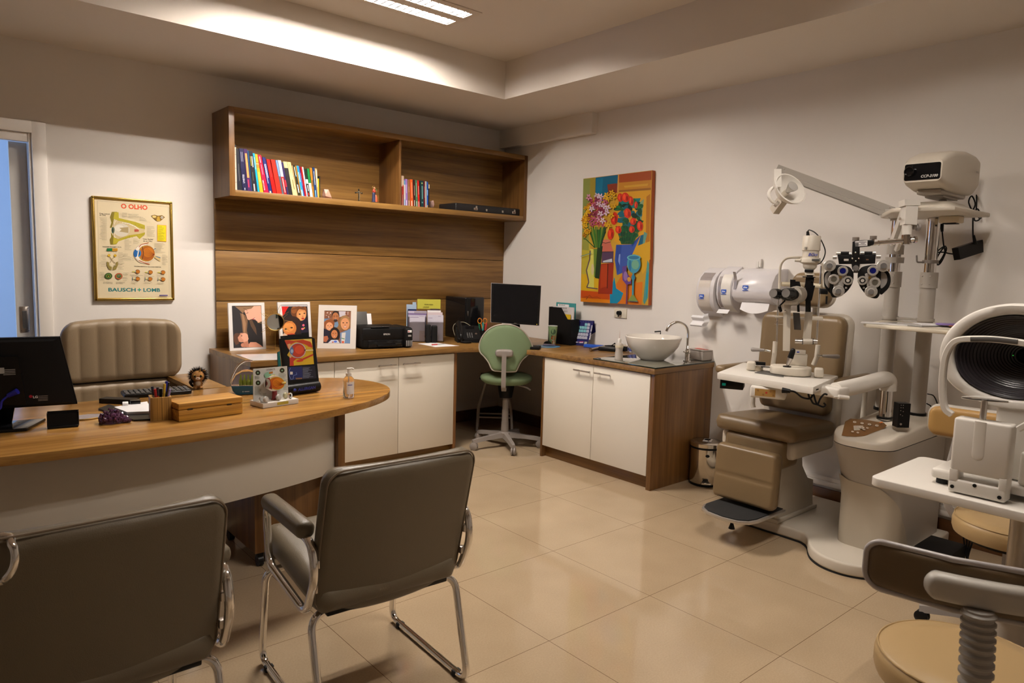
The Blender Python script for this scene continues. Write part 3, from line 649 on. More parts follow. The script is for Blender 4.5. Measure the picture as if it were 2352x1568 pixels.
c = [pl_-UP*.085, pl_-UP*.088-RIGHT*.02, pl_-UP*.105-RIGHT*.038, pl_-UP*.13-RIGHT*.042, pl_-UP*.152-RIGHT*.028, pl_-UP*.165-RIGHT*.008]
m = M(True); m.tube(c, .0075, 12, smooth=5); m.cyl(c[-1]-RIGHT*.004+UP*.004, c[-1]+RIGHT*.008-UP*.006, .014); m.obj('gooseneck', devw, lamp)
# phoropter bracket on the left pillar
m = M(True); m.cyl((PL[0], PL[1], 1.515), (PL[0], PL[1], 1.60), .040, n=28); m.cyl((PL[0], PL[1], 1.47), (PL[0], PL[1], 1.50), .044, n=28); m.obj('slide_clamp', devg, t)
k0 = at_d(2050, 560, 3.42); k1 = at_d(2078, 482, 3.25); k2 = at_d(2064, 585, 3.42)
m = M(True); bar(m, k0, k1, .028, .022, -FWD); bar(m, k0-UP*.03+RIGHT*.02, k1-UP*.05+RIGHT*.012, .02, .014, -FWD); m.obj('parallel_arm', devw, t)
for p in (k0-FWD*.012, k1-FWD*.014, at_d(2068, 503, 3.22)): M(True).sph(p, .0075, 12).obj('screw', chrome, t)
m = M(True); bar(m, at_d(2089, 460, 3.22), at_d(2089, 474, 3.22), .072, .05, -FWD); bar(m, at_d(2089, 474, 3.22), at_d(2086, 517, 3.22), .055, .045, -FWD); m.obj('arm_head', devw, t)
m = M(True); m.cyl(at_d(2083, 514, 3.22), at_d(2083, 540, 3.22), .0205, n=24); m.obj('vertical_spindle', devw, t)
m = M(True); m.cyl(at_d(2082, 540, 3.22), at_d(2081, 562, 3.22), .0215, n=24); cr0 = at_d(2082, 551, 3.22); cr1 = at_d(2104, 550, 3.20); m.cyl(cr0, cr1, .010); m.cyl(at_d(2099, 550, 3.2), cr1, .016, n=20); m.cyl(at_d(2078, 552, 3.22), at_d(2018, 558, 3.21), .0115, n=20); m.cyl(at_d(2020, 558, 3.21), at_d(2003, 560, 3.21), .009, n=20); m.obj('chrome_cross_arm', chrome, t)
m = M(True); kk = at_d(2098, 522, 3.22); m.cyl(kk, at_d(2106, 522, 3.22), .010); m.cyl(at_d(2106, 522, 3.22), at_d(2111, 522, 3.22), .017, n=18); m.obj('knob', greyp, t)
# hook ring on the right pillar
m = M(True); m.cyl((PR_[0], PR_[1], 1.470), (PR_[0], PR_[1], 1.487), .037, n=28); h0 = Vector((PR_[0]-.03, PR_[1]+.02, 1.475)); m.tube(fillet([h0, h0-RIGHT*.035, h0-RIGHT*.037+UP*.035], .008), .004); m.obj('cable_hook', greyp, t)
# black supply box on the console
t2 = thing('power_supply', 'black power supply box standing on the console between the pillars', 'power supply', (-.36, -3.61, .692))
q = at_d(2073, 923, 3.30); w_ = Vector((FWD.x, FWD.y, 0)).normalized(); rt = Vector((RIGHT.x, RIGHT.y, 0)).normalized()
m = M(True); bar(m, Vector((q.x, q.y, .693)), Vector((q.x, q.y, .808)), .055, .045, w_); m.obj('housing', blk, t2)
f0 = Vector((q.x, q.y, .80))-w_*.0232
for i, (dx, dz) in enumerate(((-.018, 0), (-.008, 0), (-.018, -.012), (-.008, -.012), (-.018, -.026), (-.006, -.03), (-.018, -.045), (-.008, -.05))): M(True).cyl(f0+rt*dx+Vector((0, 0, dz)), f0+rt*dx+Vector((0, 0, dz))-w_*.001, .002, n=8).obj('socket', steel, t2)
m = M(True); m.cyl(f0-rt*.014-Vector((0, 0, .09)), f0-rt*.014-Vector((0, 0, .09))-w_*.004, .005, n=14); m.obj('jack', steel, t2)
m = M(True); m.tube([(PR_[0]+.03, PR_[1]-.03, .80), (PR_[0]+.05, PR_[1]-.055, .79), (PR_[0]+.06, PR_[1]-.075, .74), (PR_[0]+.062, PR_[1]-.08, .70)], .003, 8, smooth=5)
m.tube([(PR_[0]+.03, PR_[1]-.03, .75), (PR_[0]+.04, PR_[1]-.05, .735), (PR_[0]+.045, PR_[1]-.055, .70)], .003, 8, smooth=5); m.obj('pillar_cable', blk, st)
# ---------------------------------------------------------------- slit lamp on its small table
class Loc:
    """local frame of a thing that squarely faces the doctor: x to the right, y away, z up; sizes taken from the photograph at its true distance"""
    def __init__(s, u, v, org, dist, u0=None):
        s.o = Vector(org); d = ray(u, v); h = Vector((d.x, d.y, 0)).normalized(); s.y = h; s.x = Vector((h.y, -h.x, 0)); s.u = u; s.v = v; s.d = dist; s.rz = math.atan2(h.y, h.x)-PI/2
    def p(s, u, v, dy=0):
        """local point at pixel u,v on the plane dy behind the origin"""
        d = ray(u, v); t = (s.o+s.y*dy-CAM).dot(s.y)/d.dot(s.y); q = CAM+d*t-s.o
        return Vector((q.dot(s.x), dy, q.z))
ST = thing('slit_lamp', 'white and black slit lamp microscope with binocular eyepieces on a small white table', 'slit lamp', at_z(1815, 862, .8805))
LS = Loc(1815, 862, at_z(1815, 862, .8805), 3.5); ST.rotation_euler = (0, 0, LS.rz); q = LS.p; t = ST
TZ = .88
# base
b0 = q(1815, 862); m = M(); m.prism(rrect(.20, .16, .07, 8, cx=b0.x, cy=.03), .004, .045, .006, 3); m.prism(rrect(.17, .13, .06, 8, cx=b0.x, cy=.03), 0, .004); base = m.obj('base', dev, t, 50)
jp = q(1808, 835, -.02); m = M(); m.cyl((jp.x, -.02, .044), (jp.x, -.02, .050), .02, n=20); m.obj('joystick_boot', blk, base)
m = M(); a = Vector((jp.x, -.02, .045)); bb = q(1822, 803, -.02); m.cyl(a, a.lerp(bb, .2), .006, .009); m.cyl(a.lerp(bb, .2), a.lerp(bb, .55), .009, .014); m.obj('joystick_stem', steel, base)
m = M(); m.cyl(a.lerp(bb, .52), a.lerp(bb, .95), .0145, .013); m.sph(a.lerp(bb, .96), .012, 12); m.obj('joystick_grip', blk, base)
m = M(); m.box((b0.x+.035, .09, .075), (.085, .05, .06), .006); m.box((b0.x+.03, .085, .115), (.075, .045, .022), .004); m.obj('swing_base', dev, t)
m = M(); p = q(1828, 790, .055); 
text_art = M(); text_art.box((b0.x+.03, .061, .117), (.012, .001, .006)); text_art.obj('blue_badge', mat('blue_ink', (.03, .06, .45), .4), t)
# left and right wheel housings on the rails
for u, v in ((1725, 848), (1881, 852)):
    pp = q(u, v, .0 if u > 1800 else .08); m = M(); m.box((pp.x, pp.y, .026), (.045, .05, .048), .01, seg=3); m.obj('rail_cover', dev, t)
m = M(); r0 = q(1735, 838, .08); r1 = q(1768, 845, .08); m.cyl((r0.x, .07, .03), (r1.x+.03, .07, .03), .003); m.cyl((r0.x, .10, .025), (r1.x+.1, .10, .025), .006); m.obj('rail', steel, t)
m = M(); m.box((r0.x+.02, .09, .035), (.06, .012, .028), .002); m.obj('rail_guard', blk, t)
# round tin and dark plate on the table
# eyepieces and microscope body
for (u, v, dy0) in ((1776, 673, -.03), (1805, 673, -.07)):
    e = q(u, v, dy0); f = q(u+16, v+3, dy0+.07)
    m = M(); ax = (f-e).normalized(); m.lathe([(.001, .006), (.015, .006), (.017, 0), (.022, 0), (.0235, .004), (.0235, .02), (.025, .022), (.025, .034), (.027, .038), (.0275, .06), (.022, .075)], e, 28, ax); ey_ = m.obj('eyepiece', glossblk, t); m = M(); m.lathe([(.018, -.0005), (.0215, -.0005)], e, 28, ax); m.obj('rim', greyp, ey_)
m = M(); f = q(1812, 676, .035); m.sph(f, .034, 24, (1.5, 1.1, 1)); m.obj('binocular_housing', blk, t)
m = M(); f = q(1816, 690, .06); m.box(f, (.085, .075, .05), .018, seg=4); m.lathe([(.04, 0), (.044, .02), (.044, .05), (.038, .07)], q(1824, 676, .035), 28, (0.5, 1, 0)); mic = m.obj('microscope_body', dev, t)
m = M(); m.cyl(q(1803, 690, -.01), q(1790, 703, -.03), .004); m.obj('magnification_lever', blk, mic)
m = M(); m.cyl(q(1790, 703, .0), q(1794, 716, .0), .008); m.obj('focus_knob', blk, mic)
# microscope arm (left, ivory) and illumination arm (right)
def col(m, u0, v0, u1, v1, w0, w1, dy, th=.03):
    a = q(u0, v0, dy); b_ = q(u1, v1, dy)
    vs = [(a.x+sx*w0/2, dy+sy*th/2, a.z) for sx, sy in ((-1, -1), (1, -1), (1, 1), (-1, 1))] + [(b_.x+sx*w1/2, dy+sy*th/2, b_.z) for sx, sy in ((-1, -1), (1, -1), (1, 1), (-1, 1))]
    m.add(vs, [(3, 2, 1, 0), (4, 5, 6, 7), (0, 1, 5, 4), (1, 2, 6, 5), (2, 3, 7, 6), (3, 0, 4, 7)])
m = M(); col(m, 1806, 805, 1808, 702, .034, .036, .05); col(m, 1808, 703, 1815, 690, .036, .06, .05, .04); m.obj('microscope_arm', dev, t)
m = M(); m.sph(q(1803, 714, .03), .007, 12); m.obj('clamp_screw', chrome, t)
m = M(); col(m, 1853, 778, 1858, 716, .038, .036, .07); m.obj('illumination_arm', dev, t)
m = M(); m.cyl(q(1843, 784, .05), q(1868, 784, .05), .0145, n=20); m.obj('arm_pivot', dev, t)
for u0, u1 in ((1826, 1843), (1868, 1878)): m = M(); m.cyl(q(u0, 783, .05), q(u1, 784, .05), .012, n=18); m.obj('pivot_knob', steel, t)
for u in (1843.5, 1867.5): m = M(); m.cyl(q(u-.8, 784, .05), q(u+.8, 784, .05), .0155, n=20); m.obj('pivot_ring', blk, t)
m = M(); col(m, 1856, 716, 1856, 640, .026, .024, .075, .02); col(m, 1856, 690, 1864, 655, .034, .034, .08, .02); col(m, 1858, 660, 1860, 632, .044, .03, .085, .03); m.obj('illumination_tower', blk, t)
m = M(); col(m, 1834, 716, 1832, 660, .012, .012, .06, .012); col(m, 1830, 658, 1830, 646, .04, .028, .06, .02); col(m, 1821, 660, 1821, 642, .026, .026, .055, .02); col(m, 1815, 664, 1822, 661, .045, .03, .045, .02); m.obj('mirror_bracket', blk, t)
m = M(); col(m, 1832, 757, 1829, 718, .034, .032, .06, .012); m.obj('mirror_panel', dgrey, t)
m = M(); m.cyl(q(1842, 678, .06), q(1834, 680, .06), .009, .004); m.obj('filter_knob', blk, t)
m = M(); pr = q(1832, 722, .03); m.T = Matrix.Translation(pr) @ Matrix.Rotation(rad(90), 4, 'X'); m.prism(rrect(.10, .14, .03), 0, .002); m.obj('breath_shield', acryl, t)
m = M(); pr = q(1850, 676, .0); m.T = Matrix.Translation(pr) @ Matrix.Rotation(rad(90), 4, 'X'); m.prism(rrect(.12, .16, .02), 0, .002); m.obj('upper_shield', acryl, t)
# lamp housing on top
L_ = lambda u, v: q(u, v, .085)
c = L_(1861, 600)
def lat(name, prof, mt):
    """profile of (half width px, v)"""
    m = M(); pr = []
    for hw, v in prof:
        pr.append((hw*.00232, L_(1861, v).z))
    m.lathe(pr[::-1], (c.x, .085, 0), 36); return m.obj(name, mt, t, 40)
lh_ = lat('lamp_housing', [(.1, 541.5), (17.5, 541.5), (18.6, 543), (19, 575), (17, 576.5), (17, 592)], dev)
lat('lamp_collar', [(.1, 592), (20, 592), (21, 594), (21, 603), (15, 606), (14, 614), (9, 620), (9, 632)], dev)
m = M(); a = L_(1839, 598); m.cyl((a.x, .07, a.z), (a.x-.028, .07, a.z), .009, .0075); m.obj('filter_lever', dev, t)
m = M(); a = L_(1873, 597.5); m.box((a.x, .042, a.z), (.036, .012, .011), .001); m.obj('scale_window', dgrey, t)
m = M(); a = L_(1858, 622); m.box((a.x, .075, a.z), (.042, .04, .014), .003); a = L_(1858, 636); m.box((a.x, .075, a.z), (.06, .045, .005), .001); a = L_(1860, 642); m.box((a.x, .08, a.z), (.04, .03, .022), .002); m.obj('aperture_disc', blk, t)
m = M(); a = L_(1860, 630); m.box((a.x, .075, a.z), (.045, .042, .008), .002); m.obj('aperture_ring', dev, t)
m = M(); text_mesh(m, 'BC', .021, q(1856, 587.5, .0435), (1, 0, 0), (0, 0, 1), 'LEFT', .0003, .0004, .25); text_mesh(m, '900', .014, q(1867, 587.5, .0435), (1, 0, .03), (0, 0, 1), 'LEFT', .0003, .0003, .25); m.obj('lettering', mat('blue_lettering', (.04, .07, .40), .4), lh_)
for u in (1848, 1850.5, 1853): m = M(); a = q(u, 570, .043); m.box((a.x, .0435 if u > 1850 else .047, a.z), (.0018, .004, .014)); m.obj('vent_slot', blkm, lh_)
m = M(); m.cyl(L_(1856, 542), L_(1855, 531), .009, .006); a = L_(1855, 532)
m.tube([a, L_(1859, 528), L_(1872, 534), L_(1884, 548), L_(1895, 573), L_(1893, 590), L_(1885, 603), L_(1876, 607)], .0028, 8, smooth=5); m.obj('power_lead', blk, t)
# patient face rest
m = M(); dy = .16
m.tube([q(1790, 668, dy), q(1791, 632, dy), q(1793, 610, dy), q(1800, 598, dy), q(1812, 592, dy), q(1838, 591, dy), q(1868, 595, dy), q(1884, 602, dy), q(1891, 618, dy), q(1892, 660, dy)], .0065, 10, smooth=5); m.obj('face_rest_hoop', dev, t)
for u0, v0, u1, v1 in ((1788, 668, 1784, 785), (1886, 610, 1876, 780)): m = M(); m.cyl(q(u0, v0, dy), q(u1, v1, dy), .005, n=12); m.obj('face_rest_rod', chrome, t)
for u0, v0, u1, v1, u2, v2 in ((1781, 784, 1779, 812, 1775, 838), (1879, 792, 1876, 820, 1868, 838)):
    m = M(); m.tube([q(u0, v0, dy), q(u1, v1, dy), q(u2, v2, dy)], .0125, 10); m.obj('support_post', dev, t)
for pts_ in (((1770, 806), (1757, 804)), ((1876, 815), (1888, 817))):
    m = M(); m.cyl(q(*pts_[0], dy-.02), q(*pts_[1], dy-.02), .006); hd = m.obj('grip_rod', chrome, t)
for pts_ in (((1756, 804), (1724, 802)), ((1889, 817), (1930, 819))):
    m = M(); a = q(*pts_[0], dy-.02); b_ = q(*pts_[1], dy-.02); ax = (b_-a); m.lathe([(.007, 0), (.0085, .02), (.012, ax.length*.85), (.009, ax.length*.96), (.001, ax.length)], a, 16, ax); m.obj('grip', greyp, t)
m = M(); a = q(1795, 652, dy); b_ = q(1886, 657, dy); m.tube([a, (a.x*.5+b_.x*.5, dy+.03, a.z), b_], .012, 8, smooth=5); m.obj('forehead_band', mat('cream_band', (.66, .58, .42), .5), t)
m = M(); a = q(1790, 728, dy); m.box((a.x+.005, dy, a.z), (.05, .03, .012), .003); a2 = q(1878, 731, dy); m.box((a2.x, dy, a2.z), (.05, .03, .02), .003); m.box(((a.x+a2.x)/2, dy+.02, a.z), (abs(a2.x-a.x), .01, .01), .002); m.obj('chin_rest_bar', dev, t)
m = M(); a = q(1791, 741, dy-.02); m.box(a, (.05, .012, .018), .002); m.obj('chin_rest_scale', acryl, t)
m = M(); m.box(q(1893, 669, dy-.02), (.036, .03, .03), .004); m.cyl(q(1899, 680, dy-.02), q(1898, 698, dy-.02), .005); m.obj('fixation_mount', blk, t)
# table of the slit lamp
t = thing('slit_lamp_table', 'small white laminate table on the swing arm, carrying the slit lamp', 'table', LS.o+Vector((0, 0, -.035)))
cs = [at_z(u, v, TZ) for u, v in ((1648, 855), (1708, 832), (1925, 863), (1868, 889))]
ax_ = (cs[1]-cs[0]); 
m = M(True); m.prism([(p.x, p.y) for p in (cs[0], cs[3], cs[2], cs[1])], TZ-.034, TZ, .0015); m.obj('table_top', devw, t)
m = M(True); a = at_z(1768, 888, TZ-.036); m.T = Matrix.Translation((a.x+.03, a.y+.02, TZ-.036-.028)) @ Matrix.Rotation(LS.rz-.05, 4, 'Z'); m.box((0, 0, 0), (.165, .12, .058), .01, seg=3); cb = m.obj('control_box', devw, t)
m.T = m.T; m2 = M(True); m2.T = Matrix.Translation((a.x+.03, a.y+.02, TZ-.036-.028)) @ Matrix.Rotation(LS.rz-.05, 4, 'Z'); m2.box((-.012, -.0605, 0), (.095, .001, .036)); m2.obj('label_plate', mat('amber_plate', (.42, .24, .07), .35), cb)
for i, (dx, dz) in enumerate(((-.045, .009), (-.02, -.009), (-.006, .001), (.013, .009), (.027, -.009))):
    m3 = M(True); m3.T = m2.T; m3.cyl((dx, -.061, dz), (dx, -.0618, dz), .0052, n=14); m3.obj('button', mat('amber_button', (.30, .15, .05), .4) if i != 2 else mat('red_button', (.5, .05, .03), .4), cb)
m = M(True); a = at_z(1690, 872, TZ-.036); m.T = Matrix.Translation((a.x+.02, a.y+.03, TZ-.036-.024)) @ Matrix.Rotation(LS.rz, 4, 'Z'); m.box((0, 0, 0), (.115, .12, .046), .002); tr = m.obj('transformer_box', blk, t)
m = M(True); m.T = Matrix.Translation((a.x+.02, a.y+.03, TZ-.036-.024)) @ Matrix.Rotation(LS.rz, 4, 'Z'); m.box((-.038, -.0605, .0), (.018, .002, .013)); m.obj('green_switch', mat('green_switch', (.0, .22, .16), .3, emit=(0, .5, .35), estr=.15), tr)
m = M(True); a = at_z(1870, 895, TZ-.05); 
m.box((-.735, -3.36, TZ-.036-.008), (.14, .2, .014), .003, (0, 0, rad(-8))); m.obj('mounting_plate', devw, t)
for pts_ in ([(1812, 897), (1826, 900), (1842, 912), (1860, 915), (1866, 905), (1858, 893)], [(1855, 892), (1868, 905), (1873, 920), (1878, 928), (1884, 915), (1893, 905), (1900, 906)], [(1862, 890), (1870, 896), (1880, 893)], [(1856, 900), (1858, 910), (1863, 918), (1868, 926), (1878, 929), (1890, 934), (1896, 930), (1892, 925)]):
    m = M(True); m.tube([at_d(u, v, 3.28) for u, v in pts_], .0045 if pts_[0][0] < 1860 else .003, 8, smooth=5); m.obj('cable', blk, t)
m = M(True); m.cyl(at_d(1797, 896, 3.3), at_d(1815, 898, 3.28), .014, .009, 14); m.obj('plug', blk, t)
def simple(name, label, cat, m, mt, group=None, ang=38):
    """one-piece thing whose origin sits at its base"""
    vs = m.v; lo_z = min(v.z for v in vs); cx = sum(v.x for v in vs)/len(vs); cy = sum(v.y for v in vs)/len(vs); o0 = Vector((cx, cy, lo_z))
    m.v = [v-o0 for v in vs]; m.world = False; o = m.obj(name, mt, None, ang); o.location = o0; return props(o, label, cat, group)
a = at_z(1736, 850, TZ)
m = M(); m.lathe([(.035, 0), (.036, .002), (.036, .018), (.037, .019), (.037, .026), (.035, .028), (.001, .028)], (a.x, a.y, TZ+.0006), 36); simple('round_tin', 'round cream lidded tin standing on the slit lamp table left of the base', 'tin', m, mat('cream_tin', (.56, .47, .35), .45))
m = M(); cs2 = [at_z(u, v, TZ+.001) for u, v in ((1733, 856), (1752, 851), (1800, 857), (1800, 866))]; m.prism([(p.x, p.y) for p in (cs2[0], cs2[3], cs2[2], cs2[1])], TZ+.0005, TZ+.0035); simple('metal_plate', 'thin dark metal plate lying half under the slit lamp base', 'plate', m, dgrey)

# ---------------------------------------------------------------- phoropter
PO = at_d(1966, 625, 3.2); LP = Loc(1966, 625, PO, 3.2)
t = thing('phoropter', 'black phoropter with silver dials hanging from the chrome cross arm', 'phoropter', PO, LP.rz)
class _Z: pass
zq = lambda x, y, dy=0: LP.p(1880+x/9.8, 540+y/9.8, dy)
def flat(m, pts, y0, y1, bev=.002):
    P_ = [zq(x, y, 0) for x, y in pts]; m.T = Matrix.Rotation(rad(90), 4, 'X'); m.prism([(p.x, p.z) for p in P_], -y1, -y0, bev); m.T = Matrix.Identity(4)
def dial(x, y, r, name, kind, y0=-.035):
    c = zq(x, y, 0); R_ = r/9.8*.00205; m = M()
    m.lathe([(R_*.98, 0), (R_, .004), (R_, .012), (R_*.92, .014), (R_*.62 if kind != 'knob' else R_*.55, .014), (R_*.60 if kind != 'knob' else R_*.5, .010 if kind != 'knob' else .016), (.0005, .010 if kind != 'knob' else .016)], (c.x, y0, c.z), 36, (0, -1, 0)); d = m.obj(name, mat('satin_dial', (.50, .47, .43), .35, .5), t)
    m = M(); rr = R_*.48
    if kind == 'knob': m.cyl((c.x, y0-.015, c.z), (c.x, y0-.024, c.z), rr, rr*.95, 24); m.obj('dial_cap', mat('bright_knob', (.66, .68, .72), .2, .9), d)
    elif kind == 'blue': m.cyl((c.x, y0-.0102, c.z), (c.x, y0-.0125, c.z), R_*.56, n=24); m.obj('lens', mat('blue_coated_lens', (.005, .008, .12), .05), d)
    elif kind == 'dark':
        m.cyl((c.x, y0-.0102, c.z), (c.x, y0-.013, c.z), R_*.6, n=24); m.obj('aperture', blk, d); m = M(); m.cyl((c.x, y0-.013, c.z), (c.x, y0-.015, c.z), R_*.36, n=20); m.obj('lens', mat('pale_lens', (.55, .5, .45), .3), d)
    else: m.cyl((c.x, y0-.0102, c.z), (c.x, y0-.0115, c.z), R_*.5, n=24); m.obj('lens', mat('grey_lens', (.10, .09, .07), .1), d)
    for i in range(12):
        a = 2*PI*i/12; mm = M(); mm.box((c.x+R_*.8*math.cos(a), y0-.0142, c.z+R_*.8*math.sin(a)), (.0012, .0006, .0012)); 
        if i == 0: tk = mm
        else: tk.v += mm.v; o_ = len(tk.v)-len(mm.v); tk.f += [tuple(k+o_ for k in f) for f in mm.f]; tk.mi += mm.mi; tk.col += mm.col
    o = tk.obj('scale_marks', blkm, d)
def sm(pts, k=5): return [(p.x, p.y) for p in catmull([Vector((a, b_, 0)) for a, b_ in pts], k, True)]
m = M(); flat(m, sm([(400, 670), (560, 680), (700, 720), (780, 830), (790, 950), (765, 1080), (690, 1210), (590, 1310), (460, 1385), (340, 1400), (290, 1360), (262, 1260), (262, 1100), (275, 900), (290, 760)]), -.032, .02, .003); hl = m.obj('lens_battery', blk, t)
m = M(); flat(m, sm([(1270, 670), (1110, 680), (960, 730), (892, 840), (880, 950), (900, 1080), (965, 1210), (1060, 1320), (1170, 1400), (1300, 1418), (1360, 1360), (1388, 1260), (1392, 1100), (1385, 900), (1370, 740)]), -.032, .02, .003); hr = m.obj('lens_battery', blk, t)
m = M(); flat(m, sm([(290, 780), (180, 810), (125, 880), (120, 1010), (140, 1150), (200, 1240), (290, 1280)]), -.01, .025, .003); m.obj('back_disc', blkm, t)
m = M(); flat(m, sm([(1380, 760), (1520, 780), (1600, 870), (1625, 1000), (1600, 1140), (1520, 1250), (1380, 1310)]), -.01, .025, .003); m.obj('back_disc', blkm, t)
m = M(); flat(m, sm([(280, 830), (190, 850), (145, 940), (145, 1060), (190, 1150), (245, 1180), (262, 1000)]), -.013, -.009, .0005); m.obj('cheek_plate', mat('satin_plate', (.40, .38, .36), .4, .3), t)
m = M(); flat(m, sm([(1405, 820), (1500, 850), (1545, 950), (1535, 1060), (1480, 1150), (1400, 1190), (1398, 1000)]), -.013, -.009, .0005); m.obj('cheek_plate', _mc['satin_plate'], t)
m = M(); flat(m, sm([(440, 880), (620, 860), (640, 920), (590, 1010), (560, 1160), (470, 1230), (350, 1210), (360, 1040), (420, 980)]), -.0375, -.031, .001); m.obj('face_plate', _mc['satin_plate'], t)
m = M(); flat(m, sm([(1060, 860), (1250, 870), (1300, 960), (1290, 1180), (1180, 1220), (1090, 1160), (1080, 1000), (1050, 920)]), -.0375, -.031, .001); m.obj('face_plate', _mc['satin_plate'], t)
for x, y, r, k in ((260, 690, 125, 'knob'), (550, 805, 108, 'blue'), (350, 990, 110, 'lens'), (665, 1020, 98, 'dark'), (455, 1255, 122, 'knob'), (1455, 690, 130, 'knob'), (1220, 800, 108, 'blue'), (1265, 1065, 112, 'lens'), (988, 1020, 98, 'dark'), (1178, 1265, 125, 'knob')): dial(x, y, r, 'dial', k)
for x, y in ((500, 945), (1150, 955)): c = zq(x, y); m = M(); m.cyl((c.x, -.036, c.z), (c.x, -.05, c.z), .006); m.obj('pivot_pin', brass, t)
m = M(); flat(m, [(430, 440), (750, 440), (750, 650), (460, 650)], -.03, .01, .002); flat(m, [(930, 440), (1290, 430), (1270, 640), (930, 650)], -.03, .01, .002); m.obj('bridge_housing', blk, t)
m = M(); flat(m, [(765, 150), (925, 150), (935, 640), (915, 780), (760, 780), (745, 640)], -.038, .012, .004); m.obj('centre_post', blk, t)
for x0, x1 in ((500, 690), (1030, 1210)): c0_ = zq(x0, 412); c1_ = zq(x1, 412); m = M(); m.cyl((c0_.x, -.015, c0_.z), (c1_.x, -.015, c1_.z), .0085); m.obj('roller', blkm, t)
for x0, x1, y in ((400, 500, 408), (690, 745, 420), (940, 1025, 400), (1215, 1290, 400), (325, 415, 495), (1300, 1398, 480)):
    c0_ = zq(x0, y); c1_ = zq(x1, y); m = M(); m.cyl((c0_.x, -.015, c0_.z), (c1_.x, -.015, c1_.z), .009 if y > 470 else .0075, n=16); m.obj('side_knob', mat('satin_knob', (.62, .58, .53), .3, .4), t)
c = zq(838, 740); m = M(); m.cyl((c.x, -.036, c.z), (c.x, -.05, c.z), .0125, n=24); m.obj('centre_knob', _mc['bright_knob'], t)
for x, y in ((832, 397), (838, 585), (766, 530), (908, 527)): c = zq(x, y); m = M(); m.sph((c.x, -.04, c.z), .0042, 12); m.obj('screw', chrome, t)
for (x0, y0, x1, y1, mt) in ((572, 535, 678, 582, _mc['pale_lens']), (1045, 515, 1160, 595, blkm), (1068, 540, 1125, 565, mat('bronze_lens', (.2, .1, .05), .3)), (735, 655, 765, 735, _mc['satin_knob']), (925, 655, 955, 740, _mc['satin_knob']), (600, 1160, 645, 1200, paper), (995, 1160, 1040, 1200, _mc['satin_plate'])):
    yy = -.0312 if mt != _mc['bronze_lens'] else -.0318
    if y0 > 1000: yy = -.033
    m = M(); flat(m, [(x0, y0), (x1, y0), (x1, y1), (x0, y1)], yy-.001, yy+.0, 0); m.obj('window', mt, t)
m = M(); flat(m, [(790, 780), (900, 780), (915, 850), (775, 850)], -.02, .01, .002); m.obj('nose_rest', greyp, t)
for x, y in ((840, 90), (1232, 60)): c = zq(x, y); m = M(); m.cyl((c.x, -.012, c.z-.007), (c.x, -.012, c.z+.008), .0145, n=20); m.cyl((c.x, -.012, c.z-.02), (c.x, -.012, c.z-.006), .006); m.obj('thumb_screw', mat('knurled_steel', (.42, .37, .32), .35, .8), t)
m = M(); flat(m, [(770, 150), (960, 120), (1200, 115), (1255, 150), (1240, 215), (1150, 250), (935, 275), (770, 275)], -.036, .012, .003); m.obj('upper_bracket', blk, t)
m = M(); flat(m, rrect_px := [(818, 145), (1100, 128), (1098, 245), (830, 265)], -.038, -.0362, 0); lb = m.obj('label', paper, t)
m = M(); 
for i, (a_, b_) in enumerate(((905, 1085), (945, 1045), (850, 1070))):
    y = (160, 190, 225)[i]; flat(m, [(a_, y-4), (b_, y-9), (b_, y+3), (a_, y+8)], -.0385, -.0381, 0)
m.obj('print', dgrey, lb)

# ---------------------------------------------------------------- chart projector on the upper shelf
t = thing('chart_projector', 'beige chart projector with black lens panel on the upper shelf', 'projector', (-.40, -3.745, 1.722))
def ring(x, ys, zs_): return [(x, y, z) for y, z in zip(ys, zs_)]
m = M(True)
secs = [(-.645, -3.665, -3.825, 1.830, 1.925, .02), (-.60, -3.658, -3.832, 1.815, 1.950, .022), (-.50, -3.650, -3.835, 1.800, 1.980, .028), (-.35, -3.648, -3.838, 1.795, 1.995, .03), (-.22, -3.655, -3.835, 1.800, 1.992, .03), (-.14, -3.67, -3.825, 1.835, 1.985, .03), (-.11, -3.69, -3.80, 1.87, 1.97, .03)]
rg = []
for x, y1, y0, z0, z1, r in secs:
    P_ = rrect(y1-y0, z1-z0, r, 5, (y0+y1)/2, (z0+z1)/2); rg.append([(x, a, b_) for a, b_ in P_])
n = len(rg[0]); m.add([p for r in rg for p in r], [(i*n+j, i*n+(j+1) % n, (i+1)*n+(j+1) % n, (i+1)*n+j) for i in range(len(rg)-1) for j in range(n)]+[tuple(range(n)), tuple(range((len(rg)-1)*n, len(rg)*n))]); bd = m.obj('housing', dev, t, 50)
m = M(True); P_ = rrect(.150, .074, .008, 4, -3.745, 1.875); m.add([(-.6465, a, b_) for a, b_ in P_]+[(-.643, a, b_) for a, b_ in P_], [tuple(range(len(P_)))]+[(i, (i+1) % len(P_), len(P_)+(i+1) % len(P_), len(P_)+i) for i in range(len(P_))]); fp_ = m.obj('lens_panel', glossblk, bd)
m = M(True); m.lathe([(.020, 0), (.022, .018), (.018, .022), (.016, .012), (.0005, .010)], (-.645, -3.695, 1.878), 28, (-1, 0, 0)); m.obj('lens', glossblk, bd)
m = M(True); text_mesh(m, 'CCP-3100', .0165, (-.6468, -3.775, 1.848), (0, -1, 0), (0, 0, 1), 'CENTER', .0003, .0004, .2); m.obj('lettering', mat('silver_lettering', (.6, .58, .55), .4), fp_)
m = M(True); text_mesh(m, 'HUVITZ', .012, (-.22, -3.8385, 1.905), (1, 0, 0), (0, 0, 1), 'CENTER', .0003, .0002); m.obj('maker_lettering', greyp, bd)
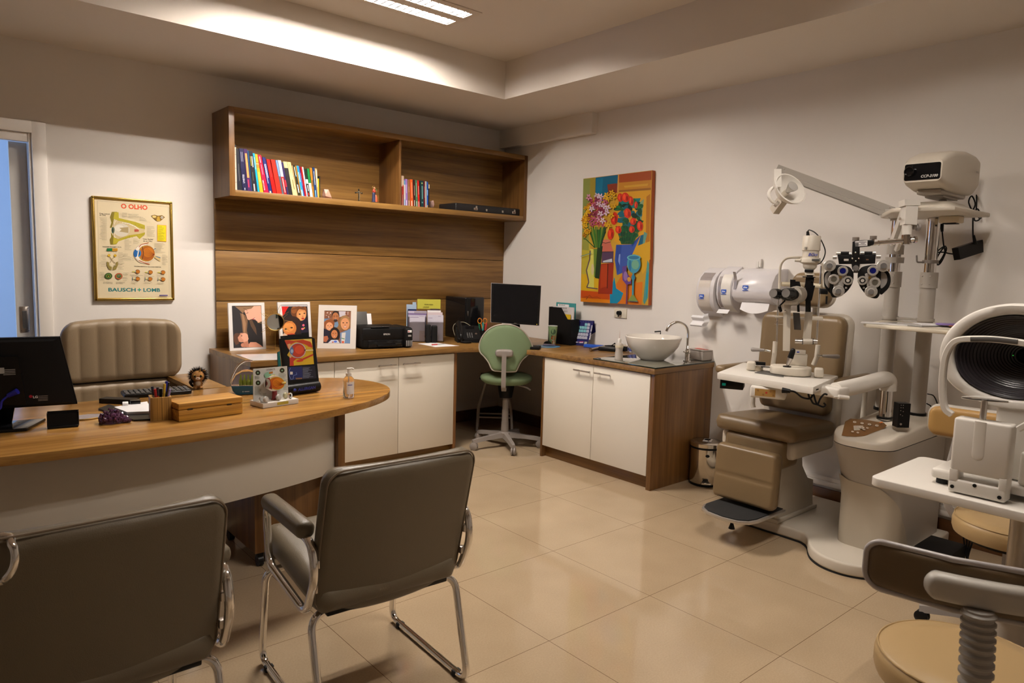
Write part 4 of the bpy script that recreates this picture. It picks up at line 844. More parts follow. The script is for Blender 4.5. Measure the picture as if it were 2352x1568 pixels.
m = M(True); m.b(-.55, -.22, -3.80, -3.69, 1.782, 1.806, .01); m.b(-.48, -.28, -3.785, -3.705, 1.772, 1.784, .004); m.cyl((-.36, -3.745, 1.748), (-.36, -3.745, 1.775), .024, .014, 20); m.obj('neck', devg, t)
m = M(True); rg = []
for z, k in ((1.722, 0), (1.730, .004), (1.738, .03), (1.752, .05)): rg.append([(x, y, z) for x, y in rrect(.36-2*k, .20-1.4*k, .03, 4, -.38, -3.745)])
n = len(rg[0]); m.add([p for r in rg for p in r], [(i*n+j, i*n+(j+1) % n, (i+1)*n+(j+1) % n, (i+1)*n+j) for i in range(3) for j in range(n)]+[tuple(range(n)), tuple(range(3*n, 4*n))]); m.obj('foot', dev, t, 50)
t = thing('power_adapter', 'black power adapter with coiled leads hanging beside the right pillar', 'power adapter', at_d(2222, 575, 3.55))
m = M(True); a = at_d(2196, 583, 3.52); b_ = at_d(2252, 565, 3.58); bar(m, a, b_, .035, .062, UP); m.obj('brick', blk, t)
def coil(m, pts_, d, r=.0035): m.tube([at_d(u, v, d+dd) for u, v, dd in pts_], r, 8, smooth=5)
m = M(True); coil(m, [(2242, 418, .1), (2243, 470, .06), (2238, 490, .05), (2225, 465, .05), (2232, 450, .05), (2240, 470, .04), (2228, 492, .04), (2235, 480, .05), (2248, 500, .05), (2254, 498, .05), (2246, 480, .05), (2240, 486, .05), (2238, 505, .04), (2248, 505, .03), (2254, 492, .03), (2240, 484, .05), (2235, 498, .03), (2235, 540, .03), (2238, 560, .03)], 3.5); m.cyl(at_d(2236, 540, 3.53), at_d(2240, 560, 3.54), .006, .009); m.obj('lead', blk, t)
m = M(True); coil(m, [(2164, 516, 0), (2164, 530, 0), (2167, 560, 0), (2170, 580, 0), (2160, 600, 0), (2147, 606, .01), (2143, 592, 0), (2152, 578, 0), (2170, 565, .01), (2172, 575, 0), (2160, 598, -.01), (2152, 600, 0), (2154, 588, 0), (2168, 568, 0), (2174, 572, .01), (2165, 596, 0), (2155, 608, 0), (2145, 600, 0), (2150, 582, 0), (2165, 579, 0), (2180, 582, 0), (2196, 584, 0)], 3.56); m.cyl(at_d(2163, 514, 3.56), at_d(2164, 532, 3.56), .010, .006); m.obj('lead', blk, t)
t = thing('power_socket', 'cream multi-way socket fixed under the upper shelf', 'socket', at_d(2168, 505, 3.6))
m = M(True); m.box((-.27, -3.76, 1.683), (.07, .09, .032), .004); m.obj('housing', mat('cream_socket', (.62, .52, .36), .5), t)
m = M(True); m.box((-.27, -3.76, 1.664), (.05, .06, .006), .002); m.obj('outlet', blk, t)
# papers and discs on the lower tray
def sheet(name, label, cat, corners, z, mt, th=.0012, group=None):
    m = M(); P_ = [at_z(u, v, z) for u, v in corners]; ar = sum(P_[i].x*P_[(i+1) % len(P_)].y-P_[(i+1) % len(P_)].x*P_[i].y for i in range(len(P_)))
    if ar < 0: P_ = P_[::-1]
    m.prism([(p.x, p.y) for p in P_], z, z+th); return simple(name, label, cat, m, mt, group)
TY_ = 1.1685
def tray_box(name, label, cat, x, y, w_, d_, rz, z, th, mt, group=None):
    m = M(); m.T = Matrix.Translation((x, y, z)) @ Matrix.Rotation(rad(rz), 4, 'Z'); m.box((0, 0, th/2), (w_, d_, th)); return simple(name, label, cat, m, mt, group)
tray_box('leaflet', 'white leaflet at the left end of the lower tray', 'leaflet', -.56, -3.60, .14, .20, 20, TY_, .002, paper)
tray_box('clear_folder', 'clear grey folder lying on the lower tray in front of the left pillar', 'folder', -.50, -3.70, .16, .22, -15, TY_+.002, .003, mat('grey_film', (.42, .41, .40), .15))
tray_box('leaflet', 'white leaflet with a dark edge beside the grey folder', 'leaflet', -.40, -3.80, .15, .21, 35, TY_+.005, .002, paper)
tray_box('card', 'orange and green printed card on the lower tray', 'card', -.44, -3.90, .12, .09, 10, TY_+.007, .002, mat('orange_card', (.55, .2, .06), .4))
tray_box('card', 'green card next to the orange one on the lower tray', 'card', -.36, -3.93, .10, .08, 5, TY_+.007, .002, mat('green_card', (.12, .35, .10), .4))
m = M(); m.lathe([(.018, 0), (.055, 0), (.056, .003), (.055, .006), (.018, .006)], (-.44, -3.84, TY_+.0095), 32, sx=1, sy=.9); simple('disc', 'purple round plastic disc lying on the papers of the lower tray', 'disc', m, mat('purple_plastic', (.22, .15, .42), .35))
# ---------------------------------------------------------------- corneal topographer on its white table (right foreground)
t = thing('instrument_table', 'white topped height-adjustable table carrying the corneal topographer', 'table', (-1.60, -4.45, 0))
m = M(True); m.prism([(x, y) for x, y in rrect(.44, .80, .03, 6, -1.615, -4.49)], .722, .75, .003, 3); m.obj('table_top', devw, t, 50)
m = M(True); m.cyl((-1.56, -4.44, .35), (-1.56, -4.44, .72), .026, n=28); m.cyl((-1.56, -4.44, .66), (-1.56, -4.44, .721), .030, n=28); m.obj('column', mat('dull_steel', (.42, .38, .33), .35, .9), t)
m = M(True); m.prism(rrect(.20, .24, .05, 6, -1.56, -4.44), .40, .455, .012, 3); m.cyl((-1.56, -4.44, .455), (-1.56, -4.44, .468), .05, n=24); m.cyl((-1.56, -4.44, .05), (-1.56, -4.44, .40), .05, n=28); m.obj('motor_cover', devg, t, 50)
for y in (-4.20, -4.68): m = M(True); m.box((-1.56, y, .035), (.52, .05, .04), .01); m.obj('foot', devg, t)
t = TP = thing('corneal_topographer', 'white corneal topographer with a dark ringed cone and chin rest, cut by the right edge', 'topographer', (-1.62, -4.45, .75))
X0 = -1.77
z4 = lambda x, y, xx=X0: at_x(2140+x*.16575, 680+y*.16575, xx)
def ribbon(m, pts, w_, d_, k=5, closed=False):
    """flat moulded band following pts in the plane x = const, wide in that plane and deep along x"""
    P_ = catmull([Vector(p) for p in pts], k, closed); n_ = len(P_); vs = []
    for i, p in enumerate(P_):
        a = P_[(i-1) % n_] if (closed or i) else p; b_ = P_[(i+1) % n_] if (closed or i < n_-1) else p; tt = (b_-a).normalized(); nn = Vector((1, 0, 0)).cross(tt).normalized()
        for (sx, sn) in ((-.5, -.32), (-.32, -.5), (.32, -.5), (.5, -.32), (.5, .32), (.32, .5), (-.32, .5), (-.5, .32)): vs.append(p+Vector((sx*d_, 0, 0))+nn*(sn*w_))
    fs = [(i*8+j, i*8+(j+1) % 8, ((i+1) % n_)*8+(j+1) % 8, ((i+1) % n_)*8+j) for i in range(n_ if closed else n_-1) for j in range(8)]
    if not closed: fs += [tuple(range(8)), tuple(range((n_-1)*8, n_*8))]
    m.add(vs, fs)
m = M(True); ribbon(m, [z4(*p) for p in ((280, 1640), (190, 1560), (155, 1400), (150, 1200), (165, 1000), (195, 830), (270, 680), (380, 605), (600, 590), (900, 600), (1279, 650))] + [at_x(2372, 795, X0), at_x(2392, 820, X0), at_x(2402, 860, X0), at_x(2400, 920, X0), at_x(2370, 965, X0), at_x(2340, 985, X0)], .018, .022); hoop = m.obj('face_hoop', devw, t, 50)
m = M(True); ribbon(m, [z4(540, 596, X0-.012), z4(850, 600, X0-.012), z4(1190, 635, X0-.012)], .014, .008); m.obj('forehead_pad', dgrey, hoop)
# head: white oval ring, dark ridged bowl
XC = -1.70; cc = at_x(2330, 826, XC); ry, rz_ = .198, .164
def oval(m, prof, mtx=None, n=64):
    vs = []; 
    for k, dx in prof:
        for i in range(n):
            a = 2*PI*i/n; sc_ = 1 if math.sin(a) > -0.3 else 1-.10*(-.3-math.sin(a))/.7
            vs.append((XC+dx, cc.y+ry*k*math.cos(a), cc.z+rz_*k*math.sin(a)*sc_))
    m.add(vs, [(i*n+j, i*n+(j+1) % n, (i+1)*n+(j+1) % n, (i+1)*n+j) for i in range(len(prof)-1) for j in range(n)])
m = M(True); oval(m, [(.80, .02), (.82, .0), (.86, -.006), (.97, -.006), (1.0, .0), (1.01, .02), (.99, .10), (.85, .17), (.55, .22), (.3, .23), (.01, .23)]); m.obj('head_shell', devw, t, 50)
m = M(True); pr = [(.80, .012), (.785, .004), (.765, .006)]
N_ = 17
for i in range(N_):
    k = .75-(.75-.16)*i/N_; k2 = .75-(.75-.16)*(i+.6)/N_; dep = .012+.16*(1-(k/.78)**1.6); pr += [(k, dep), (k2, dep+.0015), (k2-.004, dep+.008)]
pr += [(.14, .185), (.12, .19)]
oval(m, pr); m.obj('ringed_cone', mat('dark_ring_plastic', (.03, .026, .03), .25), t, 30)
m = M(True); oval(m, [(.13, .188), (.001, .2)]); m.obj('camera_aperture', blkm, t)
m = M(True); m.sph((XC+.14, cc.y+.038, cc.z), .0015, 8); m.obj('fixation_led', mat('green_led', (0, .3, .02), .3, emit=(.05, .6, .08), estr=1), t)
# chin rest
c0_ = z4(740, 1425, X0-.0); m = M(True); ys = (-.052, -.040, -.025, 0, .025, .040, .052)
def chin(u, v):
    s = (u-.5)*2; w_ = .018*(1-abs(s)**1.5)+.006; return (X0-.004+(v-.5)*2*w_, c0_.y-.052*s*1.15, c0_.z+.004+.006*(s*s)*(-1)+.003*((v-.5)*2)**2+ .003*s)
m.grid(chin, 24, 8); m.grid(lambda u, v: tuple(a-b_ for a, b_ in zip(chin(u, v), (0, 0, .007*(1-abs((u-.5)*2)**3)+.002))), 24, 8); m.obj('chin_cup', devw, t, 60)
bt = at_x(2256, 967, X0-.004); bp0 = Vector((X0-.004, c0_.y, bt.z-.01))
m = M(True); m.cyl(bp0, (X0-.004, c0_.y, c0_.z), .0085, n=20); m.obj('chin_post', steel, t)
# chin rest block with groove and slot
y1b, y0b = at_x(2188, 1000, X0-.03).y, at_x(2324, 1000, X0-.03).y; zt = at_x(2256, 967, X0-.03).z; zb = .7525
yc = (y0b+y1b)/2; W_ = y1b-y0b
m = M(True); sl0, sl1 = .795, .815
prof = [(y0b, zb), (y1b, zb), (y1b, zt), (y0b, zt)]
def blockslab(z0, z1, ya, yb, bev=.006): m.box((X0-.005, (ya+yb)/2, (z0+z1)/2), (.055, abs(yb-ya), z1-z0), bev, seg=3)
blockslab(sl1+.003, zt, y0b, y1b, .008); blockslab(zb+.002, sl0, y0b, y1b, .006); blockslab(sl0-.01, sl1+.01, y1b-.024, y1b, .003); blockslab(sl0-.01, sl1+.01, y0b, y0b+.02, .003)
m.obj('chin_rest_block', devw, t, 50)
m = M(True); m.cyl((X0-.031, yc+.004, .88), (X0-.031, yc+.004, zt-.002), .016, .015, 24); m.sph((X0-.031, yc+.004, .88), .016, 16); m.T = Matrix.Identity(4)
for i, v in enumerate(m.v): m.v[i] = Vector((X0-.0325+(v.x-X0+.031)*.12, v.y, v.z))
m.obj('finger_groove', devw, t, 60)
for yy, zz in ((y1b-.012, zb+.018), (yc+.004, zb+.035), (y0b+.014, zb+.016)): m = M(True); m.cyl((X0-.034, yy, zz), (X0-.030, yy, zz), .0055, n=16); m.obj('screw', blk, t)
m = M(True); m.b(X0+.03, -1.46, -4.235, -4.80, .768, .800, .010, 3); m.b(X0+.03, -1.5, y0b-.25, y0b-.01, .80, .90, .01, 3); m.b(-1.70, -1.56, -4.38, -4.50, .80, 1.04, .02, 3); m.obj('base_unit', devw, t, 50)
m = M(True); m.b(X0+.045, X0+.06, y0b-.25, y0b-.02, .905, .925, .003); m.obj('side_handle', greyp, t)
for yy in (-4.26, -4.76):
    for xx in (X0+.06, -1.5): m = M(True); m.cyl((xx, yy, .7505), (xx, yy, .769), .016, n=16); m.obj('rubber_foot', rubber, t)

# ---------------------------------------------------------------- stools
def base5(t, m_arm, m_wh, r=.27, z=.075, a0=18, cz=.11, wheel=.026, cx=0, cy=0):
    m = M(); m.lathe([(.045, cz-.05), (.045, cz-.01), (.03, cz)], (cx, cy, 0), 24); hub = m.obj('hub', m_arm, t)
    for i in range(5):
        a = rad(a0+72*i); d = Vector((math.cos(a), math.sin(a), 0)); m = M(); c = Vector((cx, cy, 0))
        s_ = Vector((-d.y, d.x, 0)); pts = []
        for f, w_, zt_, zb_ in ((.035, .026, cz-.006, cz-.045), (r*.6, .021, cz-.022, cz-.05), (r-.01, .019, cz-.034, cz-.062), (r+.012, .014, cz-.04, cz-.062)):
            p = c+d*f; pts += [p+s_*w_+Vector((0, 0, zb_)), p-s_*w_+Vector((0, 0, zb_)), p-s_*w_*.7+Vector((0, 0, zt_)), p+s_*w_*.7+Vector((0, 0, zt_))]
        fs = [(3, 2, 1, 0), (12, 13, 14, 15)] + [(k*4+j, k*4+(j+1) % 4, k*4+4+(j+1) % 4, k*4+4+j) for k in range(3) for j in range(4)]
        m.add(pts, fs); leg = m.obj('leg', m_arm, t, 30)
        e = c+d*r; sw = rad(40+i*30); wd = Vector((math.cos(a+sw), math.sin(a+sw), 0)); hz = wheel
        m = M(); 
        for sgn in (-1, 1): m.lathe([(.004, -.008), (wheel*.85, -.009), (wheel, -.006), (wheel, .004), (wheel*.7, .009), (.003, .010)], e+Vector((0, 0, hz))+wd*.0105*sgn, 20, wd*sgn)
        m.cyl(e+Vector((0, 0, hz)), e+Vector((0, 0, cz-.06)), .008, n=10); m.box(e+Vector((0, 0, hz+.012)), (.03, .03, .02), .008, (0, 0, a+sw)); m.obj('caster', m_wh, leg)
    return hub
def round_seat(t, cx, cy, z, r, mt):
    m = M(); m.lathe([(r*.80, -.035), (r*.97, -.03), (r, -.012), (r*1.0, .012), (r*.985, .026), (r*.93, .037), (r*.7, .043), (.001, .045)], (cx, cy, z), 48); s_ = m.obj('seat', mt, t, 60)
    m = M(); m.tube([(cx+r*.965*math.cos(2*PI*i/40), cy+r*.965*math.sin(2*PI*i/40), z+.0335) for i in range(40)], .0025, 6, True); m.obj('piping', mt, s_)
    M().cyl((cx, cy, z-.05), (cx, cy, z-.034), r*.8, n=32).obj('seat_base', blk, s_)
tan2 = mat('light_tan_vinyl', (.40, .27, .125), .4, bump=.2, bscale=500)
# near stool
nl, nr = at_d(1992, 1300, 1.50), at_d(2352, 1370, 1.38); dv = Vector((nr.x-nl.x, nr.y-nl.y, 0)).normalized(); ang_ = math.atan2(dv.y, dv.x)
mid = Vector((nl.x, nl.y, 0))+dv*.215
seatc = mid + Vector((-dv.y, dv.x, 0))*.27
t = thing('swivel_stool', 'tan round swivel stool with a narrow backrest in the lower right corner, nearest the camera', 'stool', (seatc.x, seatc.y, 0), ang_)
# local: x along dv, y away from camera; backrest at y=-.27
m = M(); m.T = Matrix.Translation((0, -.27, .772)); m.pad(.43, .098, .035, cr=.03, edge=.015, nx=40, nz=12, bend=lambda u, v: .05*u*u-.012, rear=.6); m.obj('backrest', mat('brown_vinyl', (.13, .085, .04), .45), t, 60)
m = M(); P_ = rrect(.435, .104, .034, 8); m.tube([(x, -.27+.05*(x/.2175)**2-.016, .772+z) for x, z in [(a, b_) for a, b_ in catmull2(P_)]] if False else [(x, -.27+.05*(x/.2175)**2-.014, .772+z) for x, z in sum([[P_[i], tuple((P_[i][k]*2+P_[(i+1) % len(P_)][k])/3 for k in (0, 1)), tuple((P_[i][k]+P_[(i+1) % len(P_)][k]*2)/3 for k in (0, 1))] for i in range(len(P_))], [])], .0065, 10, True); m.obj('rim', mat('mauve_grey_rim', (.42, .39, .38), .3), t, 60)
bk = at_d(2246, 1357, 1.40); loc_ = Matrix.Rotation(-ang_, 4, 'Z') @ (bk-seatc)
m = M(); m.T = Matrix.Translation((loc_.x, -.302, .772)); m.pad(.19, .058, .04, cr=.027, edge=.014, nx=20, nz=10, bend=lambda u, v: .008*u*u); m.obj('backrest_bracket', mat('stool_grey', (.44, .41, .36), .4), t, 60)
m = M(); pts_ = [(.0, -.315, .745), (.0, -.318, .64), (.0, -.315, .50), (.0, -.26, .41), (0, -.1, .40)]
P2 = catmull([Vector(p)+Vector((loc_.x*(1-i/4), 0, 0)) for i, p in enumerate(pts_)], 26); m.tube(P2, .03, 16, rr=[.031 if (i//2) % 2 else .026 for i in range(len(P2))]); m.obj('bellows_post', mat('bellows_grey', (.33, .31, .28), .5), t, 30)
round_seat(t, .02, .0, .455, .195, tan2); M().cyl((0, 0, .08), (0, 0, .41), .025).obj('gas_column', greyp, t); base5(t, greyp, blk)
# far stool
t = thing('swivel_stool', 'tan round swivel stool behind the white instrument table, by the wall', 'stool', (-1.00, -4.30, 0), rad(20))
round_seat(t, 0, 0, .445, .20, tan2); M().cyl((0, 0, .08), (0, 0, .40), .025).obj('gas_column', greyp, t); base5(t, greyp, blk)
bc = at_d(2222, 975, 2.75); lw = Matrix.Rotation(-rad(20), 4, 'Z') @ (bc-Vector((-1.0, -4.3, 0)))
hd = ray(2222, 975); yaw_ = math.atan2(hd.y, hd.x)-PI/2-rad(20)+rad(-10)
m = M(); m.T = Matrix.Translation((lw.x, lw.y, bc.z)) @ Matrix.Rotation(yaw_, 4, 'Z') @ Matrix.Rotation(PI, 4, 'Z'); m.pad(.27, .118, .04, cr=.035, edge=.02, nx=24, nz=12); m.obj('backrest', mat('ochre_vinyl', (.38, .22, .07), .45), t, 60)
m = M(); m.T = Matrix.Translation((lw.x, lw.y, bc.z)) @ Matrix.Rotation(yaw_, 4, 'Z') @ Matrix.Translation((0, .018, 0)); m.pad(.285, .135, .03, cr=.045, edge=.014, nx=20, nz=12); m.obj('back_shell', devg, t, 60)
m = M(); m.tube([(lw.x, lw.y+.03, bc.z-.05), (lw.x, lw.y+.05, .52), (lw.x*.7, lw.y*.7, .40), (0, 0, .395)], .014, 10, smooth=5); m.obj('back_post', greyp, t)

# ---------------------------------------------------------------- green office chair at the corner desk
gc = Vector((-.675, -.90, 0)); hd = Vector((gc.x-CAM.x, gc.y-CAM.y, 0)).normalized(); rzg = math.atan2(hd.y, hd.x)-PI/2
t = thing('office_chair', 'small green swivel chair with grey five-star base facing the corner desk', 'chair', gc, rzg)
green = mat('sage_green_fabric', (.17, .235, .125), .8, bump=.3, bscale=900); gplas = mat('mid_grey_plastic', (.26, .225, .20), .45)
GL = Loc(1165, 900, gc+Vector((0, 0, .5)), 5); GL.o = gc; q = GL.p
out = [(1162, 745), (1175, 746.5), (1190, 752), (1203, 762), (1213, 775), (1221, 790), (1223, 801), (1217, 812), (1205, 822), (1195, 833), (1188, 848), (1184, 853), (1174, 853.5), (1160, 853.5), (1145, 852), (1134, 851), (1128, 846), (1122, 833), (1112, 820), (1103, 811), (1100, 800), (1102, 786), (1110, 770), (1122, 757), (1136, 749), (1150, 745.5)]
P_ = [q(u, v, -.20) for u, v in out]; cx = sum(p.x for p in P_)/len(P_); czv = sum(p.z for p in P_)/len(P_); P_ = catmull([Vector((p.x, 0, p.z)) for p in P_], 4, True)
def shell(m, y0, th, k=1.0, dome=.012):
    n_ = len(P_); vs = []; rings_ = [(0.001, 0), (.35, 0), (.65, 0), (.85, 0), (.94, .1), (1, 1)]
    for sgn in (-1, 1):
        o = len(vs)
        for f, e in rings_:
            for p in P_:
                x = cx+(p.x-cx)*f*k; z = czv+(p.z-czv)*f*k; vs.append((x, y0+sgn*th*(1-e)*(1-.3*f*f)+.10*((x-cx)/.2)**2*.45, z))
    fs = []
    for s_ in (0, 1):
        o = s_*len(rings_)*n_
        for i in range(len(rings_)-1):
            for j in range(n_):
                f = (o+i*n_+j, o+i*n_+(j+1) % n_, o+(i+1)*n_+(j+1) % n_, o+(i+1)*n_+j); fs.append(f if s_ else f[::-1])
    m.add(vs, fs)
m = M(); shell(m, -.20, .020); m.obj('backrest', green, t, 60)
m = M(); m.tube([(p.x, -.203+.045*((p.x-cx)/.2)**2, p.z) for p in P_], .0055, 8, True); m.obj('rim', mat('beige_rim', (.42, .37, .31), .5), t, 60)
a = q(1158, 811, -.23); m = M(); m.T = Matrix.Translation((a.x, -.232, a.z)); m.pad(.135, .050, .04, cr=.02, edge=.015, nx=16, nz=10, drop=lambda u, v: .006*(1-u*u)*v); m.obj('back_bracket', gplas, t, 60)
zb_ = q(1158, 895, -.2).z; m = M(); pts_ = [Vector((a.x, -.246, a.z)), Vector((a.x, -.246, zb_+.06)), Vector((a.x+.002, -.235, zb_+.015)), Vector((a.x+.005, -.20, zb_-.005)), Vector((a.x+.01, -.08, zb_+.005)), Vector((a.x+.015, 0, zb_+.01))]
P3 = catmull(pts_, 5); 
for i in range(len(P3)-1):
    pass
vs = []
for i, p in enumerate(P3):
    tt = (P3[min(i+1, len(P3)-1)]-P3[max(i-1, 0)]).normalized(); nn = Vector((1, 0, 0)).cross(tt).normalized()
    vs += [p+Vector((sx*.017, 0, 0))+nn*(sn*.006) for sx, sn in ((-1, -1), (1, -1), (1, 1), (-1, 1))]
m.add(vs, [(i*4+j, i*4+(j+1) % 4, i*4+4+(j+1) % 4, i*4+4+j) for i in range(len(P3)-1) for j in range(4)]+[(0, 1, 2, 3), tuple(range(len(vs)-4, len(vs)))]); m.obj('back_post', gplas, t)
zs_ = q(1166, 877, -.15).z; m = M(); m.lathe([(.10, -.03), (.17, -.028), (.198, -.008), (.203, .012), (.195, .03), (.16, .042), (.001, .046)], (0, 0, zs_), 40, sy=.95); m.obj('seat', green, t, 60)
m = M(); m.cyl((0, 0, .39), (0, 0, zs_-.028), .05, .07, 20); m.obj('seat_mechanism', blkm, t)
m = M(); m.tube([(.08, -.02, zs_-.04), (.15, -.04, zs_-.055), (.19, -.05, zs_-.075)], .007, 8, smooth=4); m.obj('height_lever', gplas, t)
m = M(); m.cyl((0, 0, .10), (0, 0, .20), .030, .029, 28); m.cyl((0, 0, .20), (0, 0, .29), .027, .026, 28); m.cyl((0, 0, .29), (0, 0, .385), .0245, .023, 28); m.cyl((0, 0, .385), (0, 0, .41), .019, n=20); m.obj('gas_column', gplas, t)
d1 = Vector((-.933, -.862, 0))-gc; base5(t, gplas, gplas, r=.275, a0=math.degrees(math.atan2(d1.y, d1.x)-rzg), cz=.12, wheel=.031)
# white metal stand under the corner desk
t = thing('metal_stand', 'white tubular metal stand in the shade under the corner desk', 'stand', (-.42, -.48, 0))
wt = mat('white_tube', (.55, .5, .45), .4); d_ = RIGHT.copy(); d_.z = 0; d_.normalize(); o = Vector((-.42, -.47, 0)); b2 = Vector((-d_.y, d_.x, 0))
for k in (-.0, .16):
    m = M(True); m.tube(fillet([o-d_*.155+b2*k, o-d_*.15+b2*k+Vector((0, 0, .20)), o-d_*.085+b2*k+Vector((0, 0, .44)), o+d_*.06+b2*k+Vector((0, 0, .44)), o+d_*.13+b2*k+Vector((0, 0, .20)), o+d_*.145+b2*k], .05, 6), .011, 10); m.obj('leg_frame', wt, t)
    m = M(True); m.cyl(o-d_*.15+b2*k+Vector((0, 0, .12)), o+d_*.14+b2*k+Vector((0, 0, .12)), .007, n=10); m.obj('cross_bar', wt, t)
m = M(True); m.T = Matrix.Translation(o+b2*.08+Vector((0, 0, .462))) @ Matrix.Rotation(math.atan2(d_.y, d_.x), 4, 'Z'); m.box((-.01, 0, 0), (.26, .26, .02), .006); m.obj('top_plate', blkm, t)

# ---------------------------------------------------------------- pedal bin
t = thing('pedal_bin', 'small polished steel pedal bin beside the oak end panel', 'bin', (-.20, -2.407, 0))
R_ = .098
m = M(); m.lathe([(R_*.98, .012), (R_, .018), (R_, .245)], (0, 0, 0), 48); m.obj('body', mat('polished_steel', (.62, .57, .5), .12, 1), t)
m = M(); m.lathe([(R_*.96, 0), (R_+.003, .002), (R_+.003, .014), (R_*.97, .016)], n=40); m.obj('base_ring', blk, t); m = M(); m.lathe([(R_*.95, .244), (R_+.004, .245), (R_+.004, .256), (R_*.95, .257)], n=40); m.obj('plastic_rim', blk, t)
m = M(); m.lathe([(R_+.002, .257), (R_+.006, .259), (R_+.006, .281), (R_-.002, .288), (R_*.6, .292), (.001, .294)], n=48); lid = m.obj('lid', _mc['polished_steel'], t)
m = M(); m.T = Matrix.Rotation(rad(25), 4, 'Z'); m.box((-.01, -.01, .2945), (.085, .055, .0008)); st_ = m.obj('sticker', paper, lid)
m = M(); m.T = Matrix.Rotation(rad(25), 4, 'Z'); m.lathe([(.012, .2951), (.02, .2951)], (.005, -.005, .0002), 20); m.box((-.032, -.018, .2951), (.02, .012, .0004)); m.box((.025, -.02, .2951), (.015, .01, .0004)); m.obj('print', blkm, st_)
pd = (Vector((CAM.x, CAM.y+.8, 0))-Vector((-.20, -2.407, 0))).normalized(); pa = math.atan2(pd.y, pd.x)+rad(14)
m = M(); m.T = Matrix.Rotation(pa, 4, 'Z'); m.box((R_+.012, 0, .03), (.04, .045, .022), .006); m.obj('pedal_housing', blk, t)
m = M(); m.T = Matrix.Rotation(pa, 4, 'Z'); m.box((R_+.032, 0, .034), (.02, .062, .008), .003, (0, rad(18), 0)); m.obj('pedal', chrome, t)
m = M(); m.T = Matrix.Rotation(pa, 4, 'Z'); m.sph((R_+.001, .004, .208), .011, 16, (.4, 1.2, .9)); m.obj('handle_mount', blk, t)
m = M(); m.tube([(.02, -R_-.004, .235), (.03, -R_-.012, .22), (.035, -R_-.008, .20)], .004, 6, smooth=3); m.obj('bag_edge', paper, t)

# ---------------------------------------------------------------- dispensers on the wall
dm = mat('dispenser_white', (.66, .63, .64), .3); dms = mat('dispenser_smoke', (.30, .26, .25), .25); bluei = mat('blue_print', (.01, .06, .42), .4)
def prof_disp(y0, y1, pr, mt, par, name):
    """body with a side profile (x, z) swept along the wall from y0 to y1"""
    m = M(True); n_ = len(pr); ys = [y0, y0-.003*(1 if y0 > y1 else -1), y1+.003*(1 if y0 > y1 else -1), y1]; cxp = sum(p[0] for p in pr)/n_; czp = sum(p[1] for p in pr)/n_
    for k_, y in enumerate(ys):
        f = .965 if k_ in (0, 3) else 1; m.v += [Vector((cxp+(p[0]-cxp)*f, y, czp+(p[1]-czp)*f)) for p in pr]
    m.f = [(i*n_+j, i*n_+(j+1) % n_, (i+1)*n_+(j+1) % n_, (i+1)*n_+j) for i in range(3) for j in range(n_)]+[tuple(range(n_)), tuple(range(3*n_, 4*n_))]; m.mi = [0]*len(m.f); m.col = [None]*len(m.f)
    return m.obj(name, mt, par, 40)
def Zx(v, u, x): return at_x(u, v, x).z
def elite(par, u, v, s, x, k=1.0):
    a = Art(lambda uu, vv: at_x(uu, vv, x), 0, 0, 1, (-1, 0, 0), .0004)
    a.ell('#1a4fb4', u, v, 5.8*s, 4.3*s, 0, 20); a.rect('#1a4fb4', u-5.2*s, v-4.2*s, u+6*s, v-1*s); a.txt('#e8ecf4', 'Elite', u-4.2*s, v+1.6*s, 5.0*s, u+6*s, v+1.4*s, bold=.02, shear=.2); a.rect('#1a4fb4', u-6*s, v+5.2*s, u+6*s, v+6.6*s); a.done('logo', par)
# paper roll dispensers: two narrow ones, one wide
t = thing('towel_dispenser', 'tall curved tissue dispenser with a smoked window, leftmost of the three on the wall', 'dispenser', (-.12, -2.22, 1.10))
def arcprof(z0, z1, depth, n_=10, top=.55, bot=.35):
    P_ = [(-.002, z0+.01)]; h = z1-z0
    for i in range(n_+1):
        f = i/n_; z = z0+h*f; x = -depth*(max(0, 1-abs((f-.5)*2)**2.6)*.75+.25*min(1, min(f, 1-f)*8)); P_.append((min(x, -.004), z))
    P_.append((-.002, z1)); return P_
D1, D2 = at_x(1600, 665, -.14).y, at_x(1630, 665, -.14).y; D2 = min(D2, D1-.12)
b1 = prof_disp(D1, D2-.012, arcprof(1.10, 1.43, .145), dm, t, 'cover')
m = M(True); 
def on_arc(y, f, pr, lift): 
    i = 1+f*(len(pr)-3); k_ = int(i); fr_ = i-k_; a, b_ = pr[k_], pr[min(k_+1, len(pr)-1)]; return (a[0]+(b_[0]-a[0])*fr_-lift, y, a[1]+(b_[1]-a[1])*fr_)
pr1 = arcprof(1.10, 1.43, .145)
m.grid(lambda u, v: on_arc(D1-.015-u*(D1-D2-.03), .12+v*.62, pr1, .0015), 6, 16); m.obj('window', mat('pale_window', (.60, .54, .48), .2), t)
m = M(True); m.grid(lambda u, v: on_arc(D1-.015-u*(D1-D2-.03), .745+v*.15, pr1, .0018), 6, 8); m.obj('smoked_window', dms, t)
elite(t, 1611, 680, 1.0, -.148)
m = M(True); m.grid(lambda u, v: (-.09-.012*math.sin(v*9)-.01*u, -2.17-u*.10+.01*v, 1.105-v*.075), 6, 10); m.grid(lambda u, v: (-.06-.01*math.sin(v*7+1), -2.235-u*.045, 1.11-v*.085+.012*u), 4, 8); m.obj('paper_tail', paper, t)
t = thing('towel_dispenser', 'narrow white paper dispenser between the other two on the wall', 'dispenser', (-.10, -2.36, 1.13))
pr2 = arcprof(1.135, 1.44, .125); E1, E2 = at_x(1646, 665, -.12).y, at_x(1681, 665, -.12).y
prof_disp(E1, E2, pr2, dm, t, 'cover')
